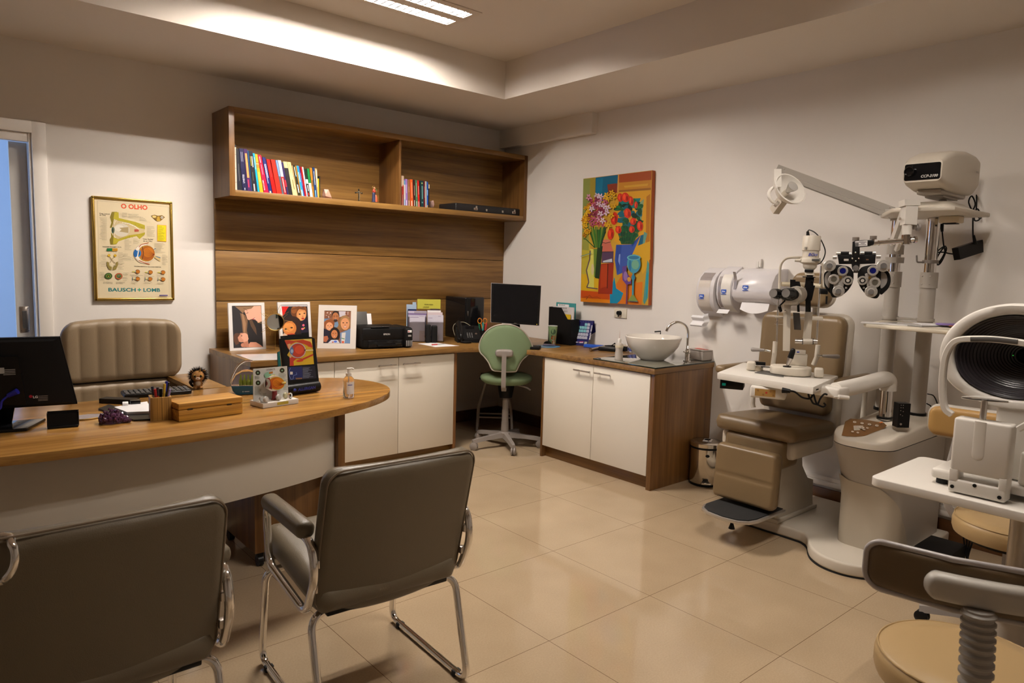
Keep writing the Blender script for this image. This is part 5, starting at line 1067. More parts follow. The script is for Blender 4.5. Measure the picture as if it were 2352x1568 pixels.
m = M(True); m.grid(lambda u, v: on_arc(E1-.012-u*.02, .12+v*.66, pr2, .0015), 3, 16); m.obj('smoked_window', dms, t); 
m = M(True); m.grid(lambda u, v: on_arc(E1-.036-u*(E1-E2-.042), .03+v*.8, pr2, .0035), 4, 16); m.obj('front_plate', devw, t); elite(t, 1662, 669, 1.05, -.130)
m = M(True); m.grid(lambda u, v: (-.10-.028*v, E1-.012-u*(E1-E2-.03), 1.158-.025*v), 4, 4); m.obj('paper_tail', paper, t)
t = thing('towel_dispenser', 'wide rounded paper towel dispenser, rightmost of the three, partly behind the microscope', 'dispenser', (-.13, -2.62, 1.22))
pr3 = [(-.002, 1.225), (-.10, 1.205), (-.165, 1.225), (-.19, 1.25), (-.195, 1.30), (-.185, 1.345), (-.155, 1.39), (-.10, 1.42), (-.05, 1.43), (-.002, 1.43)]
F1_, F2_ = at_x(1682, 660, -.19).y, at_x(1775, 690, -.17).y
prof_disp(F1_, F2_, pr3, dm, t, 'cover')
m = M(True); m.grid(lambda u, v: (-.189+.001*v-.07*max(0, v-.55)**1.3, F1_-.012-u*.02-.004*v, 1.295+v*.11), 3, 10); 
m.v = [Vector((min(p.x, -.0)-.008, p.y, p.z)) for p in m.v]; m.obj('smoked_window', dms, t)
elite(t, 1712, 660, 1.15, -.1965); m = M(True); m.grid(lambda u, v: (-.15-.02*u*(1-u)-.02*v, F1_-.05-u*.19, 1.215-v*(.045+.022*math.sin(u*PI))), 10, 6); m.obj('paper_tail', paper, t)
t = thing('wall_clip', 'small clear plastic clip fixed to the wall above the wide towel dispenser', 'clip', (-.005, -2.60, 1.43))
m = M(True); m.b(-.012, -.001, -2.575, -2.595, 1.435, 1.475, .002); m.b(-.02, -.001, -2.60, -2.615, 1.44, 1.49, .002); m.obj('clip_body', devw, t)
# ---------------------------------------------------------------- socket, far small black box, cables
t = thing('wall_socket', 'cream wall socket with a black plug under the painting', 'socket', (-.005, -1.455, 1.03))
pa_, pb_ = at_x(1413, 707, 0), at_x(1440, 731, 0)
m = M(True); m.b(-.009, -.0005, pb_.y, pa_.y, pb_.z, pa_.z, .002); m.obj('plate', mat('cream_plate', (.68, .62, .50), .45), t)
pc_ = at_x(1422, 718.5, -.02); m = M(True); m.cyl((-.010, pc_.y, pc_.z), (-.035, pc_.y, pc_.z), .018, .016, 20); m.cyl((-.03, pc_.y, pc_.z-.01), (-.03, pc_.y, pc_.z-.03), .004, n=8); m.obj('plug', blk, t)
t = thing('equipment_box', 'black equipment box on the floor behind the console', 'box', (-.47, -3.90, 0))
m = M(True); m.T = Matrix.Translation((-.465, -3.898, .06)) @ Matrix.Rotation(rad(0), 4, 'Z'); m.box((0, 0, 0), (.25, .155, .12), .004); m.obj('case', blkm, t)
t = thing('floor_cables', 'tangle of black cables on the floor beside the black box', 'cable')
for k_ in range(4):
    m = M(True); rn = random.Random(k_+3); p0 = Vector((-.34, -3.95, .10)); pts_ = [p0+Vector((0, -.02*k_, .1)), p0+Vector((-.02, -.04, -.05)), Vector((-.42-.03*k_, -4.05, .006)), Vector((-.55-.02*k_, -4.12-.03*k_, .006)), Vector((-.75, -4.16-.03*k_, .006)), Vector((-.95, -4.22-.06*k_, .006))]
    m.tube(pts_, .004, 8, smooth=6); m.obj('cable', blk, t)
# ---------------------------------------------------------------- painting
fn = lambda u, v: at_x(u, v, -.040)
cv = [fn(1320+x*.2169, 380+y*.2169) for x, y in ((92, 140), (820, 50), (778, 1480), (62, 1440))]
t = thing('painting', 'large unframed canvas of flower vases and wine glasses in orange, yellow and blue', 'painting', (-.02, -1.55, 1.1))
m = M(True); m.add(cv+[Vector((-.002, p.y, p.z)) for p in cv], [(0, 1, 2, 3), (7, 6, 5, 4), (0, 4, 5, 1), (1, 5, 6, 2), (2, 6, 7, 3), (3, 7, 4, 0)])
m.obj('canvas', mat('orange_canvas_edge', lin('#a8521c'), .55), t)
A = Art(fn, 1320, 380, .2169, (-1, 0, 0), .00002); rn = random.Random(5)
A.poly('#b98f2a', [(92, 140), (820, 50), (778, 1480), (62, 1440)])
A.poly('#7f8645', [(92, 142), (165, 135), (155, 700), (80, 720)]); A.poly('#96832e', [(165, 135), (222, 128), (215, 330), (165, 400)]); A.poly('#0c5a78', [(222, 128), (458, 98), (455, 330), (215, 400)])
A.poly('#0f6a8a', [(230, 140), (300, 130), (290, 300), (225, 330)]); A.poly('#7a2f18', [(345, 200), (450, 188), (448, 300), (360, 330)]); A.poly('#c78b3e', [(458, 98), (470, 96), (462, 285), (448, 285)])
A.poly('#9a4517', [(470, 96), (815, 55), (812, 155), (470, 182)]); A.poly('#b57b22', [(470, 182), (812, 152), (808, 250), (468, 278)]); A.poly('#8f5a1c', [(468, 262), (808, 235), (808, 258), (468, 282)]); A.poly('#c39330', [(520, 215), (780, 190), (770, 215), (530, 235)])
A.poly('#c8911a', [(430, 290), (806, 262), (800, 1000), (420, 800)]); A.poly('#0f6f70', [(470, 360), (700, 345), (660, 450), (460, 460)]); A.poly('#7f9470', [(735, 350), (700, 640), (660, 660), (680, 400)])
A.poly('#a96a12', [(760, 330), (800, 300), (790, 1100), (750, 1000)]); A.poly('#b2a433', [(80, 800), (165, 800), (150, 1240), (75, 1200)]); A.poly('#c9a21a', [(70, 1150), (260, 1150), (250, 1320), (66, 1330)])
A.poly('#8f8f3e', [(82, 700), (150, 720), (150, 900), (80, 890)]); A.poly('#b8480f', [(66, 1320), (380, 1350), (372, 1455), (62, 1440)]); A.poly('#cf7a10', [(66, 1400), (372, 1420), (372, 1456), (62, 1440)])
A.poly('#c96d10', [(372, 1360), (500, 1160), (640, 1150), (700, 1475), (372, 1457)]); A.poly('#0a7da0', [(372, 1360), (420, 1180), (440, 1300), (515, 1350), (490, 1420), (450, 1460), (374, 1457)]); A.poly('#cf6f0c', [(600, 1250), (720, 1230), (710, 1476), (560, 1470)])
A.poly('#0c5a78', [(700, 740), (730, 730), (722, 860), (690, 980), (655, 900)]); A.poly('#5f8f80', [(735, 700), (770, 720), (720, 900), (705, 960)]); A.poly('#c99a1c', [(640, 860), (800, 800), (790, 1040), (720, 1150), (610, 920)])
A.poly('#4c8c84', [(770, 1000), (790, 1040), (775, 1400), (740, 1470), (725, 1440)]); A.poly('#1e8ea0', [(760, 1150), (785, 1120), (775, 1330), (755, 1420)])
# red book and vases
A.poly('#8f2a12', [(262, 1045), (415, 1028), (398, 1362), (248, 1358)]); A.poly('#a63a15', [(282, 1050), (350, 1045), (340, 1280), (272, 1300)]); A.line('#3a100a', [(352, 1040), (345, 1300)], 8)
A.poly('#b5604e', [(290, 800), (375, 800), (410, 910), (292, 912)]); A.poly('#4a3550', [(290, 912), (412, 912), (408, 1030), (285, 1030)]); A.poly('#b9bfc8', [(300, 1010), (395, 985), (398, 1020), (300, 1025)]); A.ell('#c26a55', 330, 800, 50, 18); A.line('#2a1a20', [(280, 812), (330, 822), (382, 808)], 6); A.line('#26180f', [(290, 914), (412, 912)], 6)
A.poly('#c9c45a', [(165, 880), (205, 890), (205, 1300), (140, 1300), (128, 1260), (155, 1240), (122, 1120), (165, 1000)]); A.poly('#5f7a2a', [(200, 885), (250, 880), (250, 1180), (205, 1180)]); A.poly('#1d3318', [(240, 870), (298, 850), (262, 1200), (215, 1190)]); A.line('#5a4650', [(165, 900), (160, 990), (125, 1110), (150, 1235), (128, 1290), (245, 1306)], 12); A.ell('#c8ba8a', 190, 1100, 16, 60)
A.poly('#35509a', [(440, 840), (600, 835), (700, 735), (620, 920), (520, 1130), (450, 1160), (425, 1000)]); A.poly('#23408a', [(440, 840), (500, 838), (470, 1110), (445, 1150)]); A.poly('#7d93c8', [(470, 940), (485, 935), (478, 1060), (462, 1010)]); A.poly('#1d3a80', [(600, 835), (700, 735), (680, 770), (610, 860)])
# stems and leaves
for i in range(26):
    x0 = 215+i*2.5; A.line(rn.choice(['#1f4d1c', '#2f6a24', '#14351a', '#6d7f2a']), [(x0, 870), (150+i*7.5, 640+rn.random()*40)], 8)
A.line('#1f4d1c', [(215, 870), (120, 780), (95, 775)], 10); A.line('#14351a', [(270, 860), (330, 700)], 9)
for i in range(70):
    x = 450+rn.random()*250; y = 390+rn.random()*400; x = 560+(x-560)*(1-.5*max(0, (y-600)/250)); A.ell(rn.choice(['#0f3d22', '#14502a', '#0a2c1c', '#1f6a35', '#0f5a6a']), x, y, 14+rn.random()*14, 24+rn.random()*22, rn.random()*180, 10)
for i in range(14): A.line(rn.choice(['#0f3d22', '#14502a']), [(500+i*9, 830), (440+i*20, 640)], 9)
# tulips
for x, y, rx, ry in ((485, 340, 30, 46), (540, 338, 40, 52), (600, 375, 26, 50), (652, 418, 18, 38), (422, 560, 38, 68), (562, 505, 38, 52), (622, 592, 32, 38), (694, 640, 32, 52), (608, 676, 30, 36), (466, 680, 32, 40), (385, 725, 34, 60)):
    A.ell('#c22c10', x, y, rx, ry, rn.random()*16-8); A.ell('#e04a22', x-rx*.3, y-ry*.1, rx*.35, ry*.6); A.ell('#8f1a0c', x+rx*.45, y+ry*.2, rx*.3, ry*.55)
# orchids and yellow blossom
def blossom(x, y, r, c, c2):
    for k_ in range(5): a = rad(72*k_+rn.random()*30); A.ell(c, x+r*.6*math.cos(a), y+r*.6*math.sin(a), r*.55, r*.28, math.degrees(a), 8)
    A.ell(c2, x, y, r*.25, r*.25, 0, 8)
for i in range(46): blossom(150+rn.random()*190, 330+rn.random()*310, 24+rn.random()*10, rn.choice(['#a24a62', '#8a3550', '#b9708a', '#c78aa0', '#7a2a40', '#b04a50']), '#5a1a20')
for i in range(30): x = 92+rn.random()*80; blossom(x, 450+rn.random()*320-(x-92)*.6, 22, rn.choice(['#c99410', '#b97c10', '#d9ae20', '#a8641a']), '#7a4a10')
for x, y in ((350, 315), (375, 350), (425, 330), (420, 430), (400, 530), (350, 620), (340, 340), (405, 290), (370, 640)): blossom(x, y, 30, '#c79a18', '#8a5a10')
for x, y in ((290, 330), (270, 410), (320, 430), (362, 448), (285, 510), (350, 500), (195, 460), (310, 585), (250, 320)): blossom(x, y, 30, '#c9b0c4', '#a88a40')
# glasses
A.ell('#3f8aa0', 640, 1040, 72, 100); A.ell('#5fa8b4', 640, 975, 72, 30); A.ell('#2f6f90', 640, 975, 58, 20); A.ell('#6a9f86', 655, 1050, 40, 50); A.ell('#2a6a94', 600, 1060, 14, 60); A.line('#3a8a9c', [(634, 1140), (628, 1380)], 18); A.ell('#2a7a94', 634, 1185, 20, 28); A.poly('#7a8a40', [(620, 1370), (640, 1370), (682, 1438), (576, 1434)]); A.line('#1d5a70', [(576, 1434), (682, 1440)], 6)
A.poly('#5a3a80', [(518, 1070), (565, 1060), (560, 1130), (612, 1200), (612, 1250), (560, 1262), (520, 1210)]); A.ell('#8a6aa0', 552, 1170, 22, 50); A.ell('#c8923a', 590, 1205, 20, 25); A.line('#5a2a60', [(568, 1255), (562, 1468)], 12)
A.line('#6a3a1a', [(92, 1395), (150, 1385), (135, 1420), (170, 1370), (200, 1400), (245, 1390), (290, 1408)], 4); A.line('#3a7a8a', [(78, 962), (190, 928)], 6)
A.poly('#a8521c', [(820, 50), (852, 50), (805, 1482), (778, 1480)]) if False else None
A.done('paint', t)

# ---------------------------------------------------------------- eye anatomy poster
PX0, PX1, PZ0, PZ1 = -3.294, -2.832, 1.119, 1.763
t = thing('poster', 'gold framed anatomical poster of the eye headed O OLHO on the wall', 'poster', ((PX0+PX1)/2, -.01, PZ0))
gold = mat('gold_frame', (.62, .42, .10), .25, 1)
m = M(True); w_ = .017
for (x0, x1, z0, z1) in ((PX0, PX1, PZ1-w_, PZ1), (PX0, PX1, PZ0, PZ0+w_), (PX0, PX0+w_, PZ0, PZ1), (PX1-w_, PX1, PZ0, PZ1)): m.b(x0, x1, -.024, -.002, z0, z1, .005, 3)
m.obj('frame', gold, t)
pm = M(True); pm.b(PX0+.01, PX1-.01, -.016, -.004, PZ0+.01, PZ1-.01); sh = pm.obj('print_board', mat('cream_print', lin('#d9c9a6'), .5), t)
A = Art(lambda u, v: at_y(u, v, -.0163), 200, 430, .17214, (0, -1, 0), .00002)
A.line('#9a8f78', [(140, 178), (1083, 262), (1097, 1468), (160, 1478), (140, 178)], 2.5)
A.txt('#d2461e', 'O OLHO', 452, 278, 84, 807, 300, bold=.035, fit=True)
A.txt('#0f6f72', 'BAUSCH', 280, 1388, 66, 650, 1390, bold=.03, fit=True); A.txt('#0f6f72', 'LOMB', 748, 1392, 66, 975, 1393, bold=.03, fit=True); A.rect('#1f7fb8', 672, 1360, 722, 1374); A.rect('#3f9f5a', 690, 1344, 704, 1390)
A.txt('#3a3024', 'Vista Lateral', 162, 357, 27, 300, 366, bold=.02, fit=True); A.txt('#3a3024', 'do Olho', 166, 378, 27, 250, 383, bold=.02, fit=True)
A.txt('#3a3024', 'Vista Sagital', 742, 698, 25, 880, 703, bold=.02, fit=True); A.txt('#3a3024', 'de um Olho', 748, 724, 25, 870, 729, bold=.02, fit=True)
A.txt('#3a3024', 'DIAGRAMA DO CAMPO VISUAL', 205, 799, 21, 460, 806, bold=.02, fit=True); A.txt('#3a3024', 'PRINCIPAIS DEFEITOS DA VISAO E SUAS CORRECOES', 628, 1060, 18, 985, 1072, bold=.02, fit=True)
A.txt('#3a3024', 'VISTA POSTERIOR DA', 212, 1272, 16, 340, 1275, fit=True); A.txt('#3a3024', 'IRIS E CORPO CILIAR', 212, 1286, 16, 340, 1289, fit=True); A.txt('#3a3024', 'VISTA ANTERIOR DA', 384, 1274, 16, 500, 1277, fit=True); A.txt('#3a3024', 'IRIS E PUPILA', 384, 1288, 16, 480, 1290, fit=True)
yl, yd = '#b3a528', '#7f701a'
A.poly(yd, [(330, 328), (400, 326), (362, 400), (350, 470), (330, 540), (302, 540), (325, 470), (305, 400)]); A.poly(yl, [(365, 330), (420, 332), (424, 410), (640, 460), (770, 505), (772, 560), (700, 545), (560, 480), (400, 440), (352, 420)])
A.poly(yd, [(318, 600), (350, 650), (372, 700), (360, 765), (310, 765), (300, 700), (322, 660)]); A.poly(yl, [(352, 665), (420, 690), (560, 640), (700, 620), (772, 600), (770, 630), (700, 690), (660, 650), (540, 680), (420, 720), (390, 760), (345, 765)])
A.poly('#c9b588', [(400, 440), (560, 480), (700, 545), (770, 560), (765, 600), (700, 620), (560, 640), (420, 690), (370, 650), (360, 500)]); A.ell('#cfc6b2', 460, 570, 108, 88, 4); A.ell('#ded6c4', 430, 545, 60, 42); A.ell('#1f5a4a', 346, 572, 20, 44); A.ell('#0f2a26', 340, 572, 9, 26); A.poly('#a89468', [(430, 540), (552, 530), (552, 610), (430, 590), (460, 565)]); A.poly('#b0523a', [(630, 560), (690, 558), (690, 592), (632, 595)]); A.line('#e2d9c4', [(470, 470), (560, 485), (640, 520), (690, 560)], 14); A.line('#8a6a30', [(350, 480), (352, 655)], 5)
rn = random.Random(2)
for i in range(90):
    x = 360+rn.random()*400; y = (430+(x-360)*.2+rn.random()*40) if rn.random() < .5 else (700-(x-360)*.12-rn.random()*30); A.ell('#5a5210', x, y, 2.6, 2.6, 0, 5)
A.poly('#7a5a18', [(852, 378), (900, 366), (945, 380), (1000, 372), (1038, 400), (1000, 432), (970, 455), (930, 452), (890, 418)]); A.ell('#d9c27a', 895, 392, 28, 16); A.ell('#cfc8b8', 998, 402, 17, 17); A.ell('#18140e', 998, 402, 7, 7); A.poly('#c09a30', [(935, 390), (965, 390), (975, 455), (925, 450)])
A.poly('#d88a18', [(936, 500), (1056, 506), (1056, 726), (936, 718)]); A.poly('#e0d013', [(941, 505), (1051, 511), (1051, 721), (941, 713)])
for i in range(18): A.line('#7a6a10', [(948, 520+i*11), (985+rn.random()*55, 522+i*11)], 3)
# sagittal eye
A.ell('#c9b8a0', 765, 885, 145, 132, 6); A.ell('#e6dccb', 770, 882, 138, 120, 6); A.ell('#b3862c', 790, 882, 114, 110, 6); A.ell('#a85a12', 800, 882, 100, 98, 6); A.ell('#c47418', 815, 868, 72, 66); A.poly('#c9b078', [(890, 905), (978, 932), (975, 990), (890, 935)]); A.poly('#2a6a94', [(915, 918), (978, 935), (976, 946), (915, 926)]); A.ell('#1a5a9a', 645, 882, 26, 52); A.ell('#2f7fc0', 690, 880, 30, 46); A.ell('#0f3560', 690, 880, 14, 26); A.line('#4a2a0c', [(735, 790), (752, 880), (735, 960)], 9)
A.line('#b0603a', [(690, 800), (720, 765), (820, 738)], 10); A.line('#b0603a', [(690, 975), (760, 1005), (835, 1028)], 10); A.line('#2a6a94', [(888, 830), (918, 812)], 7); A.ell('#e8e0d0', 680, 880, 7, 66, 10)
for i in range(9): a = rad(-60+i*14); A.line('#7a3008', [(900, 900), (900-150*math.cos(a*.7), 890+95*math.sin(a))], 2.4)
# field of vision diagram
A.rect('#0f6a3a', 263, 812, 334, 850); A.rect('#c08a1a', 334, 813, 405, 852); A.ell('#c9a21a', 292, 908, 19, 18); A.ell('#c9a21a', 374, 910, 19, 18)
for pp in ([(280, 850), (292, 892)], [(330, 850), (300, 895)], [(335, 850), (368, 895)], [(392, 852), (376, 892)]): A.line('#8a8270', pp, 2)
A.line('#8a7a50', [(298, 922), (330, 962), (300, 1010)], 7); A.line('#8a7a50', [(368, 925), (325, 962), (372, 1012)], 7); A.poly('#8a7a3a', [(262, 990), (290, 1000), (300, 1050), (330, 1060), (328, 1102), (290, 1095), (262, 1040)]); A.poly('#8a7a3a', [(412, 990), (385, 1000), (375, 1050), (345, 1060), (345, 1104), (385, 1095), (410, 1040)]); A.line('#b8b08a', [(290, 1035), (318, 1045)], 8); A.line('#b8b08a', [(355, 1045), (385, 1035)], 8)
A.ell('#2f4a1e', 284, 1182, 52, 42); A.ell('#5f7a2a', 284, 1182, 36, 28); A.ell('#14200c', 284, 1184, 20, 15); A.ell('#d0b020', 284, 1186, 7, 7); A.ell('#a84a28', 422, 1185, 50, 42); A.ell('#5a7a3a', 422, 1185, 34, 27); A.ell('#120c08', 426, 1187, 17, 16); A.ell('#e0d8c8', 424, 1183, 5, 6)
for (x, y) in ((672, 1124), (842, 1132), (1010, 1134), (672, 1220), (838, 1222), (1010, 1226)):
    A.line('#c9c060', [(x-70, y), (x-26, y)], 12 if y < 1200 else 9); A.ell('#6a3a10', x, y, 33, 27); A.ell('#b8701a', x+4, y, 26, 21); A.ell('#7fa0a0', x-28, y, 6, 12)
    if y > 1200: A.line('#3a5a80', [(x-66, y-25), (x-66, y+25)], 6)
for (x0, x1, y0, y1, n_) in ((160, 262, 405, 700, 18), (465, 540, 342, 395, 5), (548, 720, 358, 402, 5), (695, 800, 400, 445, 4), (795, 905, 525, 650, 8), (500, 600, 700, 830, 8), (612, 720, 690, 750, 4), (600, 625, 905, 970, 4), (480, 600, 890, 965, 6), (895, 1060, 745, 862, 8), (1000, 1080, 900, 1030, 9), (160, 250, 900, 1050, 8), (410, 500, 870, 1090, 12), (160, 228, 1130, 1240, 9), (478, 560, 1140, 1240, 6), (565, 745, 1165, 1172, 2), (760, 905, 1165, 1185, 2), (925, 1070, 1168, 1186, 2), (585, 720, 1262, 1275, 2), (760, 900, 1265, 1278, 2), (930, 1060, 1272, 1280, 2)):
    for i in range(n_):
        y = y0+(y1-y0)*i/max(1, n_-1); L2 = (x1-x0)*(.5+.5*rn.random()); A.line('#8f8570', [(x1-L2 if x0 < 262 else x0, y), (x1 if x0 < 262 else x0+L2, y+L2*.03)], 3.2)
A.rect('#4a3a80', 960, 1434, 1073, 1448)
A.done('print', sh)
# ---------------------------------------------------------------- books and ornaments on the wall shelf
YB = -.285
def books(ox, oy, k, rows, group, bay):
    zb = SHZ+.0006
    for r in rows:
        (b0, b1, t0, t1, yt, col, lab), ex = r[:7], r[7:]
        P0 = lambda x, y: at_y(ox+x*k, oy+y*k, YB)
        tl, tr = P0(t0, yt), P0(t1, yt+(t1-t0)*.08); yb = bay(b0); bl, br = P0(b0, yb), P0(b1, bay(b1))
        def ext(a, b_):  # slide the foot along the spine edge down to the board
            f = (zb-b_.z)/(a.z-b_.z); return b_+(a-b_)*f
        bl, br = ext(tl, bl), ext(tr, br); g = .0004
        bl.x += g; tl.x += g; br.x -= g; tr.x -= g; zt = (tl.z+tr.z)/2; tl.z = tr.z = zt
        dpt = .13+.35*max(0, min(.11, zt-zb-.10)) + .02
        cx = (bl.x+br.x)/2; t = thing('book', lab, 'book', (cx, YB+dpt/2, zb), 0, group)
        bk = Vector((0, dpt, 0)); m = M(True)
        m.add([bl, br, tr, tl, bl+bk, br+bk, tr+bk, tl+bk], [(0, 1, 2, 3), (4, 7, 6, 5), (0, 3, 7, 4), (1, 5, 6, 2), (0, 4, 5, 1)])
        cv_ = m.obj('cover', mat('book_'+col, lin(col), .35), t)
        e = .0012; m = M(True); dn = Vector((0, 0, -.003)); i1 = Vector((min(e, (tr.x-tl.x)*.3), 0, 0))
        m.add([tl+dn+i1+Vector((0, .002, 0)), tr+dn-i1+Vector((0, .002, 0)), tr+dn-i1+bk, tl+dn+i1+bk], [(0, 1, 2, 3)])
        m.obj('pages', paper, t)
        if ex:
            A = Art(lambda u, v: at_y(u, v, YB-.0004), ox, oy, k, (0, -1, 0), .00004)
            for c, f0, f1, m0, m1 in ex[0]:
                def qp(f, s): 
                    xa = t0+(b0-t0)*f; xb = t1+(b1-t1)*f; y = yt+(yb-yt)*f; return (xa+(xb-xa)*s, y+.08*(xb-xa)*s)
                A.poly(c, [qp(f0, m0), qp(f0, m1), qp(f1, m1), qp(f1, m0)])
            for tx in ex[1:]:
                c, body, f0, s_, sz = tx; xa = t0+(b0-t0)*f0; x = xa+(t1-t0)*s_; y = yt+(yb-yt)*f0; A.txt(c, body, x, y, sz, x+(t0-b0), y-(yb-yt), bold=.015)
            A.done('spine_print', cv_)
L_ = lambda c, n_=3, a=.25, b_=.7: [(c, .15+i*.25, .30+i*.25, .35, .6) for i in range(n_)]
G1 = 'books in the left bay of the wall shelf'; G2 = 'books in the right bay of the wall shelf'
books(530, 320, .11054, [
 (75, 136, 60, 108, 110, '#b8b0a0', 'pale grey book with a black top, first at the left end of the shelf', [('#15130f', 0, .05, 0, 1), ('#8a8478', .2, .21, 0, 1), ('#8a8478', .5, .51, 0, 1), ('#8a8478', .8, .81, 0, 1)]),
 (142, 245, 115, 165, 190, '#1a1c26', 'charcoal book between the pale grey one and the navy one', [('#6a6a70', .35, .75, .45, .55)]),
 (250, 350, 172, 262, 185, '#14143c', 'navy book with large white letters UVEITES on its spine', [('#a8a8b8', .08, .3, .3, .38), ('#a8a8b8', .08, .3, .6, .68), ('#9aa0b0', .9, .95, .4, .6)], ('#dcdce4', 'UVEITES', .80, .66, 50)),
 (352, 438, 264, 340, 195, '#3a1a50', 'purple book with an orange panel on its spine', [('#d8924a', .1, .66, .25, .8), ('#b02a4a', .7, .88, .3, .6)]),
 (440, 450, 345, 368, 232, '#10507a', 'thin blue book between the purple and the black one'),
 (452, 560, 370, 450, 240, '#1a1822', 'black book with white and yellow lettering near the left end', [('#c8c8c8', .12, .38, .6, .8), ('#a8a030', .12, .35, .25, .45), ('#6a6a40', .5, .7, .4, .5), ('#b8b0b0', .78, .95, .35, .6)]),
 (565, 606, 455, 498, 285, '#0f98b4', 'thin cyan book leaning beside the yellow one', [('#c8e8ee', .1, .4, .4, .6)]),
 (608, 686, 500, 555, 305, '#c8a01a', 'mottled yellow book in the left bay', [('#a07812', .2, .35, .1, .9), ('#e0c040', .45, .7, .2, .8), ('#f0e8c0', .24, .25, 0, 1)]),
 (700, 798, 560, 632, 320, '#d0103c', 'crimson book with white letters GLAUCOMA on its spine', [('#e8a0b0', .04, .2, .3, .55), ('#e8a0b0', .24, .5, .4, .55)], ('#f4e6e8', 'GLAUCOMA', .90, .40, 38)),
 (800, 872, 652, 720, 368, '#1c2468', 'dark blue book with white print right of the crimson one', [('#c8d0e8', .18, .55, .55, .7), ('#c8d0e8', .18, .7, .25, .4), ('#d8c8a0', .9, .97, .3, .7)]),
 (880, 966, 735, 812, 408, '#a00c0a', 'deep red book without a label beside the dark blue one', [('#d07060', .15, .5, .5, .55)]),
 (970, 1072, 832, 920, 418, '#cc2a1a', 'broad scarlet book in the middle of the left bay', [('#a01c12', .3, .9, .45, .55)]),
 (1074, 1112, 928, 972, 430, '#6f8fb8', 'book with a light blue upper and grey lower spine', [('#4a4e5a', .45, 1, 0, 1)]),
 (1115, 1172, 978, 1042, 430, '#c8c4c8', 'book with a white upper and dark red lower spine', [('#9a1014', .46, 1, 0, 1), ('#f0e0e0', .5, .9, .4, .6)]),
 (1178, 1214, 1048, 1088, 475, '#2c2050', 'dark violet book with a small red patch', [('#b02030', .52, .72, 0, .8)]),
 (1216, 1292, 1088, 1168, 458, '#cfc78a', 'book with a short cream top above a black spine', [('#18141a', .18, 1, 0, 1)]),
 (1298, 1394, 1172, 1245, 468, '#cfc68a', 'wide cream book with brown title, all cream', [('#7a6030', .5, .78, .45, .65), ('#a89858', .05, .3, .45, .6)]),
 (1396, 1405, 1262, 1286, 540, '#a8885a', 'very thin tan book behind the olive one'),
 (1406, 1465, 1288, 1335, 535, '#2a2a14', 'dark olive book with white marks and a coloured label', [('#c8c8b8', .05, .3, .4, .7), ('#6aa0c0', .3, .35, .4, .8), ('#e0e0e0', .6, .85, .35, .7)]),
 (1467, 1479, 1338, 1364, 545, '#b87818', 'thin orange book left of the sky blue one'),
 (1480, 1530, 1366, 1408, 545, '#1c8cc8', 'sky blue book with white print in the left bay', [('#c8e4f0', .2, .5, .3, .6), ('#e8f4f8', .75, .95, .3, .6)]),
 (1532, 1552, 1410, 1436, 562, '#582060', 'narrow plum book right of the sky blue one', [('#b898c0', .2, .6, .4, .6)]),
 (1554, 1580, 1450, 1478, 570, '#c41a18', 'narrow red book between plum and pale blue'),
 (1583, 1609, 1480, 1505, 572, '#a8c4e0', 'narrow pale blue book next to the narrow red one', [('#e8eef4', 0, .35, 0, 1)]),
 (1612, 1652, 1520, 1578, 612, '#16281e', 'dark green book fading to white with red mark at its foot', [('#b8c0b8', .35, .5, 0, 1), ('#120c0c', .52, 1, 0, 1), ('#d8d8d8', .55, .75, .4, .7), ('#b02818', .8, .9, .2, .7)]),
 (1655, 1713, 1582, 1628, 605, '#0c7438', 'book with a green upper and white lower spine', [('#d0ccc0', .48, 1, 0, 1)]),
 (1716, 1746, 1634, 1690, 588, '#9a6c1c', 'brown-gold book left of the dark blue one near the right end of the row', [('#6a4a18', .4, .6, .3, .9)]),
 (1750, 1806, 1692, 1740, 580, '#0c2c5c', 'dark blue book with white title near the crystal', [('#d8e0e8', .12, .55, .45, .6), ('#6aa8c8', .72, .95, .3, .6)]),
 (1808, 1826, 1744, 1792, 602, '#b89a68', 'gold and white narrow book third from the crystal', [('#e8e0d0', .05, .6, .55, .8)]),
 (1828, 1842, 1800, 1832, 812, '#c8a010', 'short yellow booklet second from the crystal'),
 (1844, 1861, 1834, 1858, 765, '#0e2a26', 'short dark green book standing against the crystal', [('#0a0a0a', 0, .25, 0, 1)])],
 G1, lambda x: 1075+(x-75)*.098)
